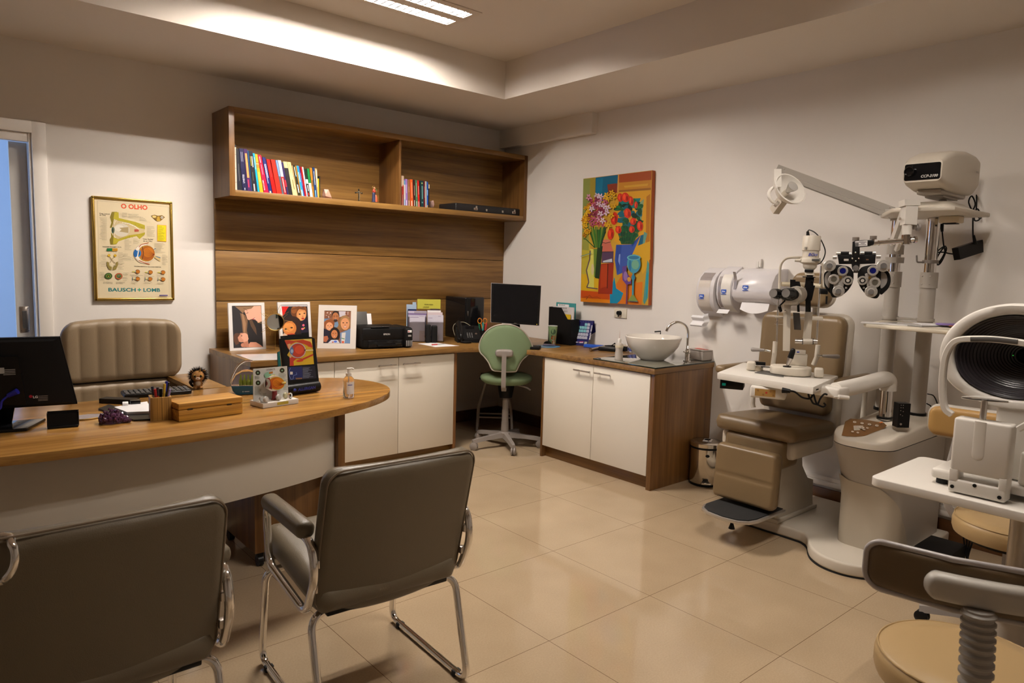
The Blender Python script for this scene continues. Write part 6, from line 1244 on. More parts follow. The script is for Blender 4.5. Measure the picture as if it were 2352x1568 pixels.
books(790, 380, .18282, [
 (722, 752, 722, 753, 128, '#b8a088', 'tall cream book with a dark red lower spine, first in the right bay', [('#7a2418', .34, 1, 0, 1), ('#c8b8a8', .6, .95, .5, .6), ('#a83020', .3, .6, .5, .9)]),
 (756, 773, 756, 772, 188, '#9ab0c8', 'white and blue book second in the right bay', [('#5a88b0', 0, .15, 0, 1), ('#c8c0b8', .16, .7, 0, 1)]),
 (776, 803, 773, 796, 168, '#8a6aa8', 'lilac book in the right bay', [('#c0b0d0', .2, .5, .4, .6), ('#d8d0e0', .75, .95, .3, .6)]),
 (806, 833, 802, 825, 175, '#8a5c40', 'light brown book between the lilac and the orange one', [('#c09880', .25, .45, .4, .6), ('#d0b8a8', .75, .95, .3, .6)]),
 (838, 874, 829, 862, 173, '#c4501c', 'orange book in the right bay', [('#e8b090', .1, .65, .5, .65), ('#e0d0c0', .75, .95, .3, .6)]),
 (878, 902, 867, 892, 178, '#3a1814', 'dark brown book between the orange and the green one', [('#b09890', .2, .55, .45, .65), ('#c8c0c0', .72, .92, .3, .6)]),
 (906, 930, 895, 918, 180, '#3f6a4a', 'grey-green book in the right bay', [('#a8c0a8', .1, .6, .4, .6), ('#c8d8c8', .75, .95, .3, .6)]),
 (933, 955, 920, 943, 185, '#b81812', 'red book left of the teal one in the right bay', [('#e8a8a0', .2, .5, .5, .7), ('#e8c8c0', .75, .95, .3, .6)]),
 (957, 1004, 946, 1000, 190, '#0c3438', 'thick dark teal book in the right bay', [('#0a0c0c', 0, 1, 0, .22), ('#a8b058', .06, .11, .5, .75), ('#6a9a98', .18, .65, .55, .75), ('#5a8a88', .75, .8, .45, .8)]),
 (1007, 1022, 1003, 1018, 195, '#6a1418', 'narrow maroon book right of the teal one', [('#c08080', .2, .6, .4, .6)]),
 (1024, 1040, 1020, 1038, 198, '#a8a8a4', 'narrow silver-grey book in the right bay'),
 (1042, 1058, 1040, 1057, 203, '#1c50a0', 'narrow bright blue book in the right bay', [('#80b0d8', .3, .5, .2, .8), ('#c8a040', .85, .95, .2, .8)]),
 (1061, 1069, 1063, 1075, 238, '#1c1214', 'short dark book with a cream label, last of the right bay', [('#c8b898', 0, .16, 0, 1)])],
 G2, lambda x: 520+(x-722)*.09)
def rock(name, label, cat, cx, cy, z, sx, sy, sz, mt, seed, n_=260, spike=.0, hf=None):
    rn = random.Random(seed); bm = bmesh.new()
    for i in range(n_):
        v = Vector((rn.uniform(-1, 1), rn.uniform(-1, 1), rn.uniform(0, 1)))
        r_ = math.hypot(v.x, v.y)
        if r_ > 1: v.x /= r_*1.02; v.y /= r_*1.02
        top = hf(v.x, v.y) if hf else 1-.6*min(1, r_)**2
        v.z *= top; bm.verts.new((v.x*sx, v.y*sy, v.z*sz))
    bmesh.ops.convex_hull(bm, input=bm.verts[:]); 
    for v in [v for v in bm.verts if not v.link_faces]: bm.verts.remove(v)
    m = M(); m._bm(bm, Matrix.Translation((cx, cy, z))); return simple(name, label, cat, m, mt, None, 5)
quartz = mat('rose_quartz', (.62, .36, .27), .35, trans=.15, bump=.6, bscale=60)
a = at_y(748, 452, -.22); rock('quartz_crystal', 'pink quartz crystal propping the books in the left bay', 'crystal', a.x+.0, -.24, SHZ+.0005, .036, .035, .088, quartz, 4, 30, hf=lambda x, y: 1-.75*max(0, x+.3))
a = at_y(988, 470, -.24); rock('quartz_crystal', 'small dusky crystal propping the books in the right bay', 'crystal', a.x+.004, -.26, SHZ+.0005, .013, .03, .065, mat('dusky_quartz', (.32, .20, .17), .4, bump=.5, bscale=60), 6, 26, hf=lambda x, y: 1-.5*max(0, x+.3))
# crucifix
dk = mat('dark_pewter', (.05, .045, .03), .35, .7); pw = mat('pale_pewter', (.35, .32, .26), .3, .8)
a = at_y(824, 466, -.27); t = thing('crucifix', 'small dark metal standing crucifix on the wall shelf', 'crucifix', (a.x, -.27, SHZ+.0006))
m = M(); m.lathe([(.018, 0), (.018, .003), (.010, .006), (.001, .006)], n=20); m.obj('foot', dk, t)
m = M(); m.tube([(0, 0, .004), (.001, 0, .03), (0, 0, .085)], .0045, 8); m.tube([(-.024, 0, .064), (0, 0, .068), (.024, 0, .064)], .004, 8); m.sph((-.026, 0, .064), .006, 8); m.sph((.026, 0, .064), .006, 8); m.sph((0, 0, .088), .006, 8); m.sph((0, 0, .068), .010, 10, (1, .5, 1)); cr_ = m.obj('cross', dk, t)
m = M(); m.tube([(0, -.006, .012), (.002, -.008, .035), (0, -.008, .058)], .003, 8, rr=[.002, .003, .0042]); m.sph((0, -.009, .068), .0042, 8); m.tube([(-.02, -.006, .066), (0, -.008, .060), (.02, -.006, .066)], .0016, 6); m.obj('corpus', pw, cr_)  # corpus in a paler pewter than the cross
# statuette
a = at_y(860, 468, -.27); t = thing('statuette', 'painted saint statuette in red and blue robes on the wall shelf', 'statuette', (a.x, -.27, SHZ+.0006))
m = M(); m.prism([(x, y) for x, y in rrect(.062, .04, .012)], 0, .008, .002); m.obj('plinth', mat('dark_wood_plinth', (.06, .03, .015), .5), t)
m = M(); m.lathe([(.015, .008), (.014, .03), (.012, .06), (.013, .075), (.008, .082)], (-.006, 0, 0), 20, sy=.8); m.obj('robe', mat('navy_robe', (.02, .025, .07), .5), t)
m = M(); m.lathe([(.013, .008), (.015, .02), (.010, .045), (.005, .062)], (.012, -.002, 0), 16, sy=.8); m.obj('cloak', mat('orange_cloak', (.45, .09, .03), .5), t)
m = M(); m.lathe([(.0085, .068), (.013, .082), (.011, .094), (.006, .102), (.004, .106)], (-.005, -.001, 0), 16, sy=.75); m.tube([(-.014, -.006, .092), (-.008, -.013, .080), (.004, -.013, .086)], .003, 6); m.obj('upper_body', mat('red_tunic', (.38, .04, .02), .5), t)
m = M(); m.sph((-.004, -.002, .112), .0075, 12); m.obj('head', mat('figurine_skin', (.55, .28, .14), .5), t)
m = M(); m.sph((-.004, .001, .1145), .0078, 12); m.obj('hair', mat('figurine_hair', (.05, .02, .01), .6), t)
m = M(); m.tube([(-.004+.013*math.cos(2*PI*i/16), .004, .114+.013*math.sin(2*PI*i/16)) for i in range(16)], .0012, 5, True); m.obj('halo', brass, t)
m = M(); m.tube([(.008, -.01, .085), (.011, -.012, .105)], .003, 6, rr=[.002, .004]); m.obj('palm_branch', mat('figurine_green', (.04, .09, .03), .6), t)
# briefcase
t = thing('briefcase', 'flat black briefcase with two metal clasps lying in the right bay of the shelf', 'briefcase', (-.33, -.17, SHZ+.0005))
bc = [at_y(1072, 492, -.29), at_y(1197, 500, -.29)]
m = M(True); m.b(-.735, bc[1].x, -.275, -.03, SHZ+.0008, SHZ+.065, .010, 3); m.obj('shell', mat('black_leatherette', (.012, .011, .012), .45, bump=.3, bscale=600), t)
for u in (1093, 1181):
    p = at_y(u, 482, -.279); m = M(True); m.box((p.x, -.2765, SHZ+.028), (.040, .004, .020), .002); m.box((p.x+.008, -.2765, SHZ+.044), (.016, .004, .02), .002); cl = m.obj('clasp', mat('nickel', (.5, .46, .4), .3, .9), t)
    m = M(True); m.box((p.x, -.2790, SHZ+.028), (.024, .001, .010)); m.obj('dial_window', mat('clasp_window', (.12, .06, .04), .4), cl)
for u in (1118, 1155): p = at_y(u, 485, -.279); m = M(True); m.box((p.x, -.2765, SHZ+.027), (.016, .004, .018), .001); m.obj('handle_mount', _mc['nickel'], t)

# ---------------------------------------------------------------- things on the L-shaped worktop
WZ = CZ+.0006
def plane_fn(P0, N):
    return lambda u, v: (lambda d: CAM+d*((P0-CAM).dot(N)/d.dot(N)))(ray(u, v))
def photo_frame(label, base, tilt, outer, inner, ox, oy, k, draw, mt):
    P0, P1 = Vector((*base[0], WZ)), Vector((*base[1], WZ)); hx = (P1-P0).normalized(); bk = Vector((-hx.y, hx.x, 0)); up = (Vector((0, 0, 1))*math.cos(tilt)+bk*math.sin(tilt)); N = hx.cross(up)  # N faces the room (towards -bk)
    if (CAM-P0).dot(N) < 0: N = -N
    fnp = plane_fn(P0, N); px = lambda p: fnp(ox+p[0]*k, oy+p[1]*k)
    O = [px(p) for p in outer]; I = [px(p) for p in inner]; zmin = min(p.z for p in O)
    O = [O[0], O[1], O[2]+up*((WZ-O[2].z)/up.z), O[3]+up*((WZ-O[3].z)/up.z)]
    t = thing('photo_frame', label, 'photo frame', (P0+P1)/2-bk*.0, 0, 'white photo frames on the worktop'); T_ = -N*.016; m = M(True); bv = N*(-.004)
    m.add(O+I+[p+T_ for p in O]+[p+bv for p in I], [(0, 1, 5, 4), (1, 2, 6, 5), (2, 3, 7, 6), (3, 0, 4, 7), (0, 8, 9, 1), (1, 9, 10, 2), (2, 10, 11, 3), (3, 11, 8, 0), (11, 10, 9, 8), (4, 5, 13, 12), (5, 6, 14, 13), (6, 7, 15, 14), (7, 4, 12, 15)])
    m.v = [Vector((p.x, p.y, max(p.z, WZ))) for p in m.v]; m.obj('frame', mt, t)
    A = Art(lambda u, v: fnp(u, v)+bv*.9, ox, oy, k, N, .00003); draw(A, inner); 
    A.done('photograph', t)
    mid_ = (O[0]+O[1])/2-up*.04-N*.017; ft = Vector((mid_.x, mid_.y, WZ+.002))+bk*.07; m = M(True); bar(m, mid_, ft, .04, .003, bk); m.obj('easel_strut', wht_, t)
wht_ = mat('white_frame', (.72, .69, .67), .4)
SK, SK2, SKD = '#d9a684', '#e8bfa0', '#b87a56'
def ph1(A, I):
    A.poly('#1c191b', I); A.poly('#262225', [(100, 170), (300, 170), (330, 900), (125, 900)])
    A.poly('#5a4436', [(150, 172), (420, 170), (400, 260), (330, 290), (250, 240)]); A.poly('#e0ab92', [(300, 220), (420, 172), (605, 165), (620, 440), (560, 460), (520, 420), (480, 400), (440, 400), (395, 415), (370, 400), (350, 340), (335, 300)])
    A.poly('#8a6a4c', [(150, 175), (300, 175), (480, 172), (440, 215), (330, 240), (290, 300), (230, 240)]); A.poly('#7a5a40', [(240, 290), (330, 330), (375, 420), (360, 600), (380, 680), (330, 660), (290, 640), (270, 440)]); A.poly('#5a4230', [(400, 420), (450, 410), (520, 560), (535, 680), (480, 600), (430, 520)])
    A.poly('#a07a5a', [(270, 300), (300, 310), (345, 480), (330, 640), (305, 620), (285, 440)]); A.line('#3a2018', [(350, 300), (385, 285)], 8); A.poly('#a03a34', [(440, 402), (500, 372), (512, 410), (470, 408)]); A.poly('#f0e6e0', [(475, 395), (508, 380), (506, 400)]); A.line('#4a2a1c', [(300, 210), (340, 225), (370, 260)], 5)
    A.ell('#5a3a28', 190, 720, 62, 80, -10); A.ell('#cf9278', 270, 720, 90, 82); A.ell('#dfa68c', 320, 700, 60, 60); A.poly('#dfa68c', [(300, 650), (325, 640), (345, 670), (375, 690), (390, 740), (370, 790), (300, 800)]); A.poly('#5a3826', [(135, 680), (190, 640), (250, 650), (200, 720), (230, 820), (170, 850), (130, 780)]); A.ell('#c88468', 285, 850, 30, 34)
    A.poly('#cf9278', [(360, 880), (420, 800), (520, 800), (600, 850), (640, 885), (350, 888)]); A.poly('#b87a60', [(300, 800), (380, 780), (400, 880), (300, 890)]); A.ell('#2a1812', 268, 690, 9, 10)
def ph2(A, I):
    A.poly('#100d12', I); A.rect('#c8c4c8', 945, 150, 1410, 176); A.poly('#d01408', [(948, 178), (1090, 178), (1040, 260), (990, 350), (955, 260)]); A.poly('#e8d8d0', [(948, 178), (965, 178), (985, 350), (955, 340)])
    A.poly('#141028', [(1290, 440), (1400, 370), (1420, 540), (1435, 640), (1250, 640), (1230, 500)]); A.ell('#6a3a18', 1265, 280, 140, 108); A.ell('#8a5020', 1180, 240, 50, 60); A.ell('#7a4418', 1370, 240, 34, 60); A.ell('#d08a50', 1310, 320, 85, 108, 8); A.ell('#e0a066', 1320, 340, 66, 80); A.ell('#3a1c10', 1280, 312, 17, 12); A.ell('#3a1c10', 1362, 298, 16, 12); A.ell('#b02818', 1336, 388, 26, 17); A.ell('#c87a48', 1335, 350, 16, 12)
    for i in range(9): A.ell('#6a3a16', 1150+i*26, 205+abs(i-4)*5, 17, 15)
    A.ell('#2a140c', 1140, 470, 165, 125); A.poly('#2a140c', [(1190, 430), (1290, 520), (1300, 640), (1190, 640)]); A.ell('#c87838', 1105, 560, 118, 125); A.ell('#dc9048', 1090, 540, 90, 80); A.ell('#2a140c', 1035, 572, 22, 12); A.ell('#2a140c', 1140, 548, 22, 12); A.poly('#b03a20', [(1060, 660), (1140, 645), (1200, 655), (1210, 680), (1080, 690)]); A.poly('#d88a48', [(990, 600), (1250, 600), (1230, 690), (1000, 700)]) if False else None
    A.ell('#e06078', 1345, 505, 20, 20); A.ell('#d8c020', 1360, 552, 12, 12); A.ell('#e8707a', 1330, 568, 24, 18); A.poly('#c8a890', [(960, 700), (1010, 640), (1080, 690), (1000, 760), (960, 760)])
def face(A, x, y, rx, ry, hair, skin, long=True, dark=None):
    if long: A.ell(hair, x, y+ry*.25, rx*1.45, ry*1.55)
    A.ell(hair, x, y-ry*.25, rx*1.15, ry*1.05); A.ell(skin, x, y+ry*.08, rx, ry); A.ell(SKD, x, y+ry*.25, rx*.16, ry*.14)
    for s_ in (-1, 1): A.ell('#2a1810', x+s_*rx*.42, y-ry*.12, rx*.18, ry*.08)
    A.ell('#a0483a', x, y+ry*.58, rx*.42, ry*.10); A.ell('#f0e0d8', x, y+ry*.56, rx*.32, ry*.05)
    if dark: A.ell(dark, x, y+ry*.85, rx*.6, ry*.3)
def ph3(A, I):
    A.poly('#8a5a40', I); rn = random.Random(8)
    for i in range(70): A.ell(rn.choice(['#a8704a', '#c8b8b0', '#7a4030', '#d8d0d0', '#5a3020']), 1715+rn.random()*445, 262+rn.random()*120, 10, 8, 0, 6)
    A.poly('#c0b8c0', [(1960, 262), (2080, 262), (2060, 360), (1970, 360)]); A.poly('#5a7a9c', [(1700, 390), (1800, 390), (1790, 440), (1702, 440)]); A.poly('#6a84a0', [(1840, 470), (1940, 440), (1960, 520), (1900, 560)])
    face(A, 1902, 355, 58, 78, '#1c120e', '#a8683c', False, '#3a2418'); A.poly('#6a84a8', [(1980, 640), (2080, 600), (2168, 560), (2155, 822), (1985, 820)]); A.ell('#8a6238', 2062, 470, 112, 135); A.poly('#8a6238', [(1955, 500), (2040, 420), (1960, 640), (1900, 600)]); face(A, 2068, 475, 76, 104, '#9a7448', '#d09064', False)
    A.poly('#c8c4c0', [(2010, 640), (2080, 630), (2060, 820), (2000, 820)]); A.rect('#c85a3a', 2010, 780, 2050, 818); A.line('#3a7a4a', [(2005, 730), (2060, 745)], 14)
    A.poly('#1c1a2c', [(1695, 560), (1800, 600), (1830, 720), (1800, 815), (1692, 815)]); A.ell('#8a4c22', 1795, 480, 90, 80); face(A, 1795, 520, 62, 72, '#8a4c22', '#d8966c', False); A.poly('#a86040', [(1694, 700), (1760, 690), (1780, 740), (1740, 800), (1692, 790)])
    A.ell('#20100c', 1885, 670, 95, 130); face(A, 1882, 655, 56, 74, '#20100c', '#c07848', False); A.poly('#c8ccd8', [(1770, 815), (1830, 760), (1940, 760), (1975, 818)]); A.ell('#4a6ac8', 1900, 790, 28, 18); A.ell('#c86a5a', 1855, 800, 18, 12)
photo_frame('white photo frame with a woman bending over a baby', ((-2.546, -.24), (-2.299, -.232)), rad(11), [(30, 118), (660, 108), (695, 935), (65, 962)], [(95, 168), (608, 160), (640, 885), (125, 905)], 520, 680, .1318, ph1, wht_)
photo_frame('white photo frame with two children, partly behind the round sun mirror', ((-2.20, -.235), (-1.97, -.235)), rad(11), [(888, 105), (1455, 97), (1503, 925), (949, 945)], [(945, 150), (1410, 145), (1455, 870), (1000, 885)], 520, 680, .1318, ph2, wht_)
photo_frame('wide-bordered white photo frame with a family of four beside the printer', ((-1.979, -.365), (-1.774, -.50)), rad(12), [(1610, 150), (2275, 165), (2252, 920), (1580, 915)], [(1708, 250), (2172, 258), (2155, 825), (1688, 818)], 520, 680, .1318, ph3, mat('cream_frame', (.66, .60, .54), .5))
# sun mirror
mp = Vector((-2.27, -.34, WZ)); LM = Loc(631, 806, mp, 5); q = LM.p
t = thing('table_mirror', 'small round sun-shaped brass table mirror on a thin stand', 'mirror', mp, LM.rz)
zz = lambda x, y, dy=0: LM.p(520+x*.1318, 680+y*.1318, dy)
c = zz(850, 450); ex = zz(1000, 450).x-c.x; R1 = abs(ex)
m = M(); m.lathe([(R1*.96, 0), (R1*.96, .006), (R1*1.04, .008), (R1*1.06, .003), (R1*1.04, 0)], (c.x, .004, c.z), 40, (0, -1, 0)); m.tube([(c.x+R1*1.16*math.cos(2*PI*i/36)-.006, .004, c.z+R1*1.12*math.sin(2*PI*i/36)) for i in range(36)], .0012, 6, True); m.obj('rim', brass, t)
m = M(); m.cyl((c.x, .003, c.z), (c.x, .0, c.z), R1*.97, n=40); m.obj('glass', mat('mirror_glass', (.55, .55, .52), .03, 1), t)
for i in range(20):
    a_ = 2*PI*(i+.5)/20
    if 1.35*PI < a_ < 1.6*PI: continue
    L2 = 1.75 if i % 2 else 2.05; m = M(); m.cyl((c.x+R1*1.1*math.cos(a_), .003, c.z+R1*1.1*math.sin(a_)), (c.x+R1*L2*math.cos(a_+(.12 if i % 2 else -.12)), .003, c.z+R1*L2*math.sin(a_+(.12 if i % 2 else -.12))), .0011, n=6); m.obj('ray', brass, t)
m = M(); m.cyl((c.x, .003, c.z-R1), (c.x, .003, .003), .0012, n=8); m.obj('stem', brass, t)
m = M(); m.box((c.x-.01, .003, .0015), (.10, .035, .003), .001); m.obj('foot', brass, t)
def tbox(name, label, cat, x0, y0, w_, d_, rz, z, th, mt, grp=None, bev=0):
    m = M(); m.T = Matrix.Translation((x0, y0, z)) @ Matrix.Rotation(rad(rz), 4, 'Z'); m.box((0, 0, th/2), (w_, d_, th), bev); return simple(name, label, cat, m, mt, grp)
sheet('leaflet', 'glossy white sheet lying on the worktop in front of the photo frames', 'paper', ((541, 814), (580, 828), (640, 826), (638, 812)), WZ, mat('glossy_sheet', (.70, .66, .64), .12), .001)
# printer
pc = Vector((-1.525, -.45, WZ)); t = thing('printer', 'black inkjet printer with ink tank window and paper in the rear feeder', 'printer', pc, rad(-8.5))
m = M(); m.box((-.03, .005, .078), (.33, .29, .152), .02, seg=4); m.obj('body', blkm, t, 40)
m = M(); m.box((.155, -.025, .078), (.066, .29, .150), .024, seg=4); tk = m.obj('ink_tank', blkm, t)
m = M(); m.box((-.03, -.1395, .105), (.32, .004, .075), .001); pn = m.obj('front_panel', blk, t)
m = M(); m.box((-.02, -.1425, .035), (.26, .006, .05), .002); m.obj('paper_slot', glossblk, t)
m = M(); m.box((-.01, -.15, .022), (.15, .03, .01), .002); m.obj('output_tray', blk, t)
m = M(); text_mesh(m, 'EPSON', .0165, (-.01, -.1419, .098), (1, 0, 0), (0, 0, 1), 'CENTER', .0003, .0006); m.obj('lettering', mat('silver_print', (.5, .48, .45), .4), pn)
m = M(); m.box((-.06, -.125, .1555), (.14, .035, .003), .001, (rad(-8), 0, 0)); pb = m.obj('button_strip', dgrey, t)
for i in range(6): m = M(); m.cyl((-.115+i*.02, -.128, .1565), (-.115+i*.02, -.128, .1582), .0035, n=10); m.obj('button', greyp if i != 4 else mat('power_led', (.3, .5, .6), .3, emit=(.4, .7, 1), estr=1), pb)
for i in range(4): m = M(); m.box((.133+i*.0135, -.1712, .035), (.008, .003, .042), .003); m.obj('ink_window', mat('ink_window', (.28, .27, .27), .25), tk)
m = M(); m.box((.157, -.1712, .122), (.032, .002, .018), .001); lb = m.obj('label', paper, tk); m = M(); m.box((.149, -.1726, .122), (.008, .001, .010)); m.obj('red_mark', mat('red_ink', (.5, .05, .03), .4), lb); m = M(); m.box((.157, -.1712, .090), (.026, .002, .013), .001); m.obj('label', mat('grey_label', (.35, .34, .33), .4), tk)
m = M(); m.box((-.10, .145, .19), (.10, .012, .12), .004, (rad(-14), rad(0), 0)); m.obj('rear_feeder', dgrey, t); m = M(); m.box((-.085, .138, .18), (.13, .003, .11), 0, (rad(-14), 0, 0)); m.obj('paper_sheet', paper, t)
# acrylic leaflet holder
hp = Vector((-1.07, -.335, WZ)); LH = Loc(975, 787, hp, 5); t = thing('leaflet_holder', 'clear acrylic leaflet holder, left and right pockets, beside the printer', 'leaflet holder', hp, LH.rz)
za = lambda x, y, dy=0: LH.p(820+x*.12755, 680+y*.12755, dy)
l, r_ = za(900, 800).x, za(1560, 800).x; 
m = M()
for dy, hh in ((0, .17), (.04, .205), (.08, .26), (.12, .305)): m.box(((l+r_)/2, dy, hh/2), (r_-l, .0025, hh))
for x in (l, (l+r_)/2, r_): m.add([(x-.001, 0, 0), (x-.001, .12, 0), (x-.001, .12, .305), (x-.001, 0, .17), (x+.001, 0, 0), (x+.001, .12, 0), (x+.001, .12, .305), (x+.001, 0, .17)], [(0, 1, 2, 3), (7, 6, 5, 4), (0, 4, 5, 1), (1, 5, 6, 2), (2, 6, 7, 3), (3, 7, 4, 0)])
m.box(((l+r_)/2, .06, .001), (r_-l, .12, .002)); m.obj('holder', acryl, t)
def leaf(u0, u1, v0, v1, dy, mt, lab, extra=None, name='leaflet'):
    a, b_ = za(u0, v1, dy), za(u1, v0, dy); w3 = LH.o; R3 = Matrix.Rotation(LH.rz, 4, 'Z'); m = M(); m.T = Matrix.Translation(w3) @ R3; m.box(((a.x+b_.x)/2, dy, (max(a.z, .004)+b_.z)/2), (abs(b_.x-a.x), .004, b_.z-max(a.z, .004)))
    o = simple(name, lab, 'leaflet', m, mt, 'leaflets in the acrylic holder')
    if extra:
        for (eu0, eu1, ev0, ev1, c, sub) in extra:
            a, b_ = za(eu0, ev1, dy), za(eu1, ev0, dy); m = M(True); m.T = Matrix.Translation(w3) @ R3; m.box(((a.x+b_.x)/2, dy-.0024, (a.z+b_.z)/2), (abs(b_.x-a.x), .0006, b_.z-a.z)); m.obj('print', c, o)
    return o
lav = mat('lavender_paper', (.50, .46, .60), .6); lav2 = mat('violet_print', (.20, .13, .30), .6); bluep = mat('pale_blue_paper', (.36, .48, .62), .6)
leaf(940, 1225, 355, 820, .012, mat('lilac_white_paper', (.60, .57, .66), .6), 'tall lilac-white leaflet in the front left pocket', [(960, 1110, 375, 380, lav2, 0), (1120, 1210, 360, 362, lav2, 0), (1120, 1220, 620, 810, mat('rose_paper', (.55, .47, .48), .6), 0)])
leaf(1265, 1555, 340, 800, .012, _mc['lilac_white_paper'], 'tall lilac-white leaflet in the front right pocket', [(1285, 1360, 390, 395, lav2, 0), (1460, 1510, 360, 364, lav2, 0)])
leaf(915, 1255, 268, 700, .05, lav, 'purple-headed leaflet behind the front left one', [(1030, 1250, 275, 310, mat('grey_lilac', (.35, .30, .36), .6), 0), (920, 1255, 312, 330, lav2, 0)])
leaf(1262, 1540, 292, 700, .046, mat('pink_paper', (.66, .55, .58), .6), 'pink-white leaflet behind the front right one'); leaf(1262, 1510, 258, 700, .056, paper, 'white leaflet behind the pink-white one')
leaf(885, 1070, 150, 700, .09, bluep, 'pale blue tabbed folder at the back left', [(1000, 1065, 108, 150, bluep, 0)]); leaf(915, 1070, 235, 700, .087, mat('royal_blue_card', (.02, .06, .30), .5), 'royal blue card in front of the pale blue folder')
y_ = leaf(1085, 1505, 60, 225, .088, mat('yellow_card', (.50, .47, .06), .5), 'yellow-green card lettered GUIAS PARA LAUDAR at the back right', None, 'card')
m = M(True); m.T = Matrix.Translation(LH.o) @ Matrix.Rotation(LH.rz, 4, 'Z'); a = za(1290, 158, .088); text_mesh(m, 'GUIAS PARA', a.z*0+.0125, (a.x, .0845, a.z), (1, 0, .0), (0, 0, 1), 'CENTER', .0003, .0003, .2); a = za(1240, 205, .088); text_mesh(m, 'LAUDAR', .0125, (a.x, .0845, a.z), (1, 0, 0), (0, 0, 1), 'CENTER', .0003, .0003, .2); m.obj('lettering', mat('olive_ink', (.10, .09, .01), .5), y_)
leaf(1320, 1490, 228, 260, .07, mat('dark_photo_card', (.05, .03, .04), .4), 'dark photo card just below the yellow one')
# speakers / headset cradle
for i, (u0, u1, v0, v1, lab) in enumerate(((1228, 1330, 510, 815, 'cordless black handset standing in its cradle, left of the black stand'), (1335, 1448, 528, 800, 'upright black loudspeaker in front of the leaflet holder'))):
    a, b_ = za(u0, v1, -.05), za(u1, v0, -.05); m = M(); m.T = Matrix.Translation(LH.o) @ Matrix.Rotation(LH.rz, 4, 'Z'); m.box(((a.x+b_.x)/2, -.05, (b_.z)/2+.0002), (b_.x-a.x, .045 if i else .06, b_.z-.0004), .010, (rad(-5), 0, 0) if i == 0 else None, 3)
    m.v = [Vector((p.x, p.y, max(p.z, WZ+.0003))) for p in m.v]; simple('cordless_handset' if i == 0 else 'loudspeaker', lab, 'handset' if i == 0 else 'speaker', m, blkm)
# paper with a red-capped pen
sheet('paper_sheet', 'white sheet with small print on the worktop near the telephone', 'paper', ((960, 789), (1000, 797), (1055, 794), (998, 786.5)), WZ, paper, .0008)
a, b_ = at_z(992, 791.5, WZ+.005), at_z(1022, 789.5, WZ+.005)
t = thing('pen', 'red-capped pen lying on the white sheet', 'pen', (a.x, a.y, WZ+.001)); m = M(True); m.cyl(a, a.lerp(b_, .4), .0045, .005); m.obj('cap', mat('red_plastic', (.5, .02, .02), .35), t); m = M(True); m.cyl(a.lerp(b_, .4), b_, .0035, .0025); m.obj('barrel', mat('clear_grey_plastic', (.3, .3, .3), .3), t)
# telephone
tp = Vector((-.735, -.47, WZ)); LT = Loc(1066, 787, tp, 5); t = thing('telephone', 'black desk telephone with its handset on the left side', 'telephone', tp, LT.rz+rad(8))
m = M(); m.add([(-.095, -.085, 0), (.105, -.085, 0), (.105, .09, 0), (-.095, .09, 0), (-.095, -.085, .028), (.105, -.085, .028), (.10, .07, .125), (-.09, .07, .125), (.10, .088, .12), (-.09, .088, .12)], [(3, 2, 1, 0), (0, 1, 5, 4), (4, 5, 6, 7), (7, 6, 8, 9), (9, 8, 2, 3), (0, 4, 7, 9, 3), (1, 2, 8, 6, 5)]); m.obj('body', blkm, t, 20)
sl = math.atan2(.097, .155)
m = M(); m.T = Matrix.Translation((-.065, 0, .085)) @ Matrix.Rotation(sl, 4, 'X'); m.tube([(0, -.10, .0), (0, -.085, .018), (0, -.03, .026), (0, .04, .026), (0, .085, .02), (0, .105, .002)], .018, 12, smooth=3); m.box((0, -.09, -.004), (.05, .05, .03), .012, seg=3); m.box((0, .085, -.004), (.052, .052, .032), .012, seg=3); m.obj('handset', blk, t, 50)
m = M(); m.T = Matrix.Translation((.025, .045, .1115)) @ Matrix.Rotation(sl, 4, 'X'); m.box((0, 0, 0), (.075, .035, .003), .001); m.obj('display', glossblk, t)
for i in range(4):
    for j in range(3):
        m = M(); m.T = Matrix.Translation((0, -.085, .0285)) @ Matrix.Rotation(sl, 4, 'X'); m.box((-.005+j*.018, .025+i*.017, .001), (.011, .008, .003), .001); kk = m.obj('key', dgrey, t)
        m = M(); m.T = Matrix.Translation((0, -.085, .0285)) @ Matrix.Rotation(sl, 4, 'X'); m.box((-.005+j*.018, .025+i*.017, .0028), (.004, .003, .0006)); m.obj('digit', paper, kk)
m = M(); m.T = Matrix.Translation((.065, -.03, .066)) @ Matrix.Rotation(sl, 4, 'X'); m.lathe([(.006, 0), (.010, .001), (.010, .004), (.005, .005)], n=16); m.obj('navigation_key', steel, t)
m = M(); m.tube([(-.06, -.10, .02), (-.065, -.125, .012), (-.04, -.14, .008), (0.0, -.135, .010), (.01, -.12, .010)], .009, 8, smooth=6); m.obj('coiled_cord', blk, t)
m = M(); m.tube([(-.09, .08, .03), (-.11, .07, .10), (-.09, .08, .14), (-.02, .10, .15), (.04, .10, .12)], .002, 6, smooth=6); m.obj('white_lead', mat('cream_cable', (.55, .48, .33), .5), t)
# computer tower
t = thing('computer_tower', 'black computer tower standing behind the telephone and monitor', 'computer', (-.50, -.22, WZ))
a, b_ = at_y(1068, 740, -.33), at_y(1130, 740, -.33)
m = M(True); m.b(a.x, a.x+.20, -.335, -.04, WZ, 1.140, .012, 3); ct = m.obj('case', glossblk, t); m = M(True); m.b(a.x+.004, a.x+.05, -.339, -.333, WZ+.01, 1.13, .002); m.obj('drive_bay', blkm, ct); m = M(True); m.b(a.x+.018, a.x+.024, -.341, -.338, .985, 1.025, .001); m.obj('power_strip', steel, ct)
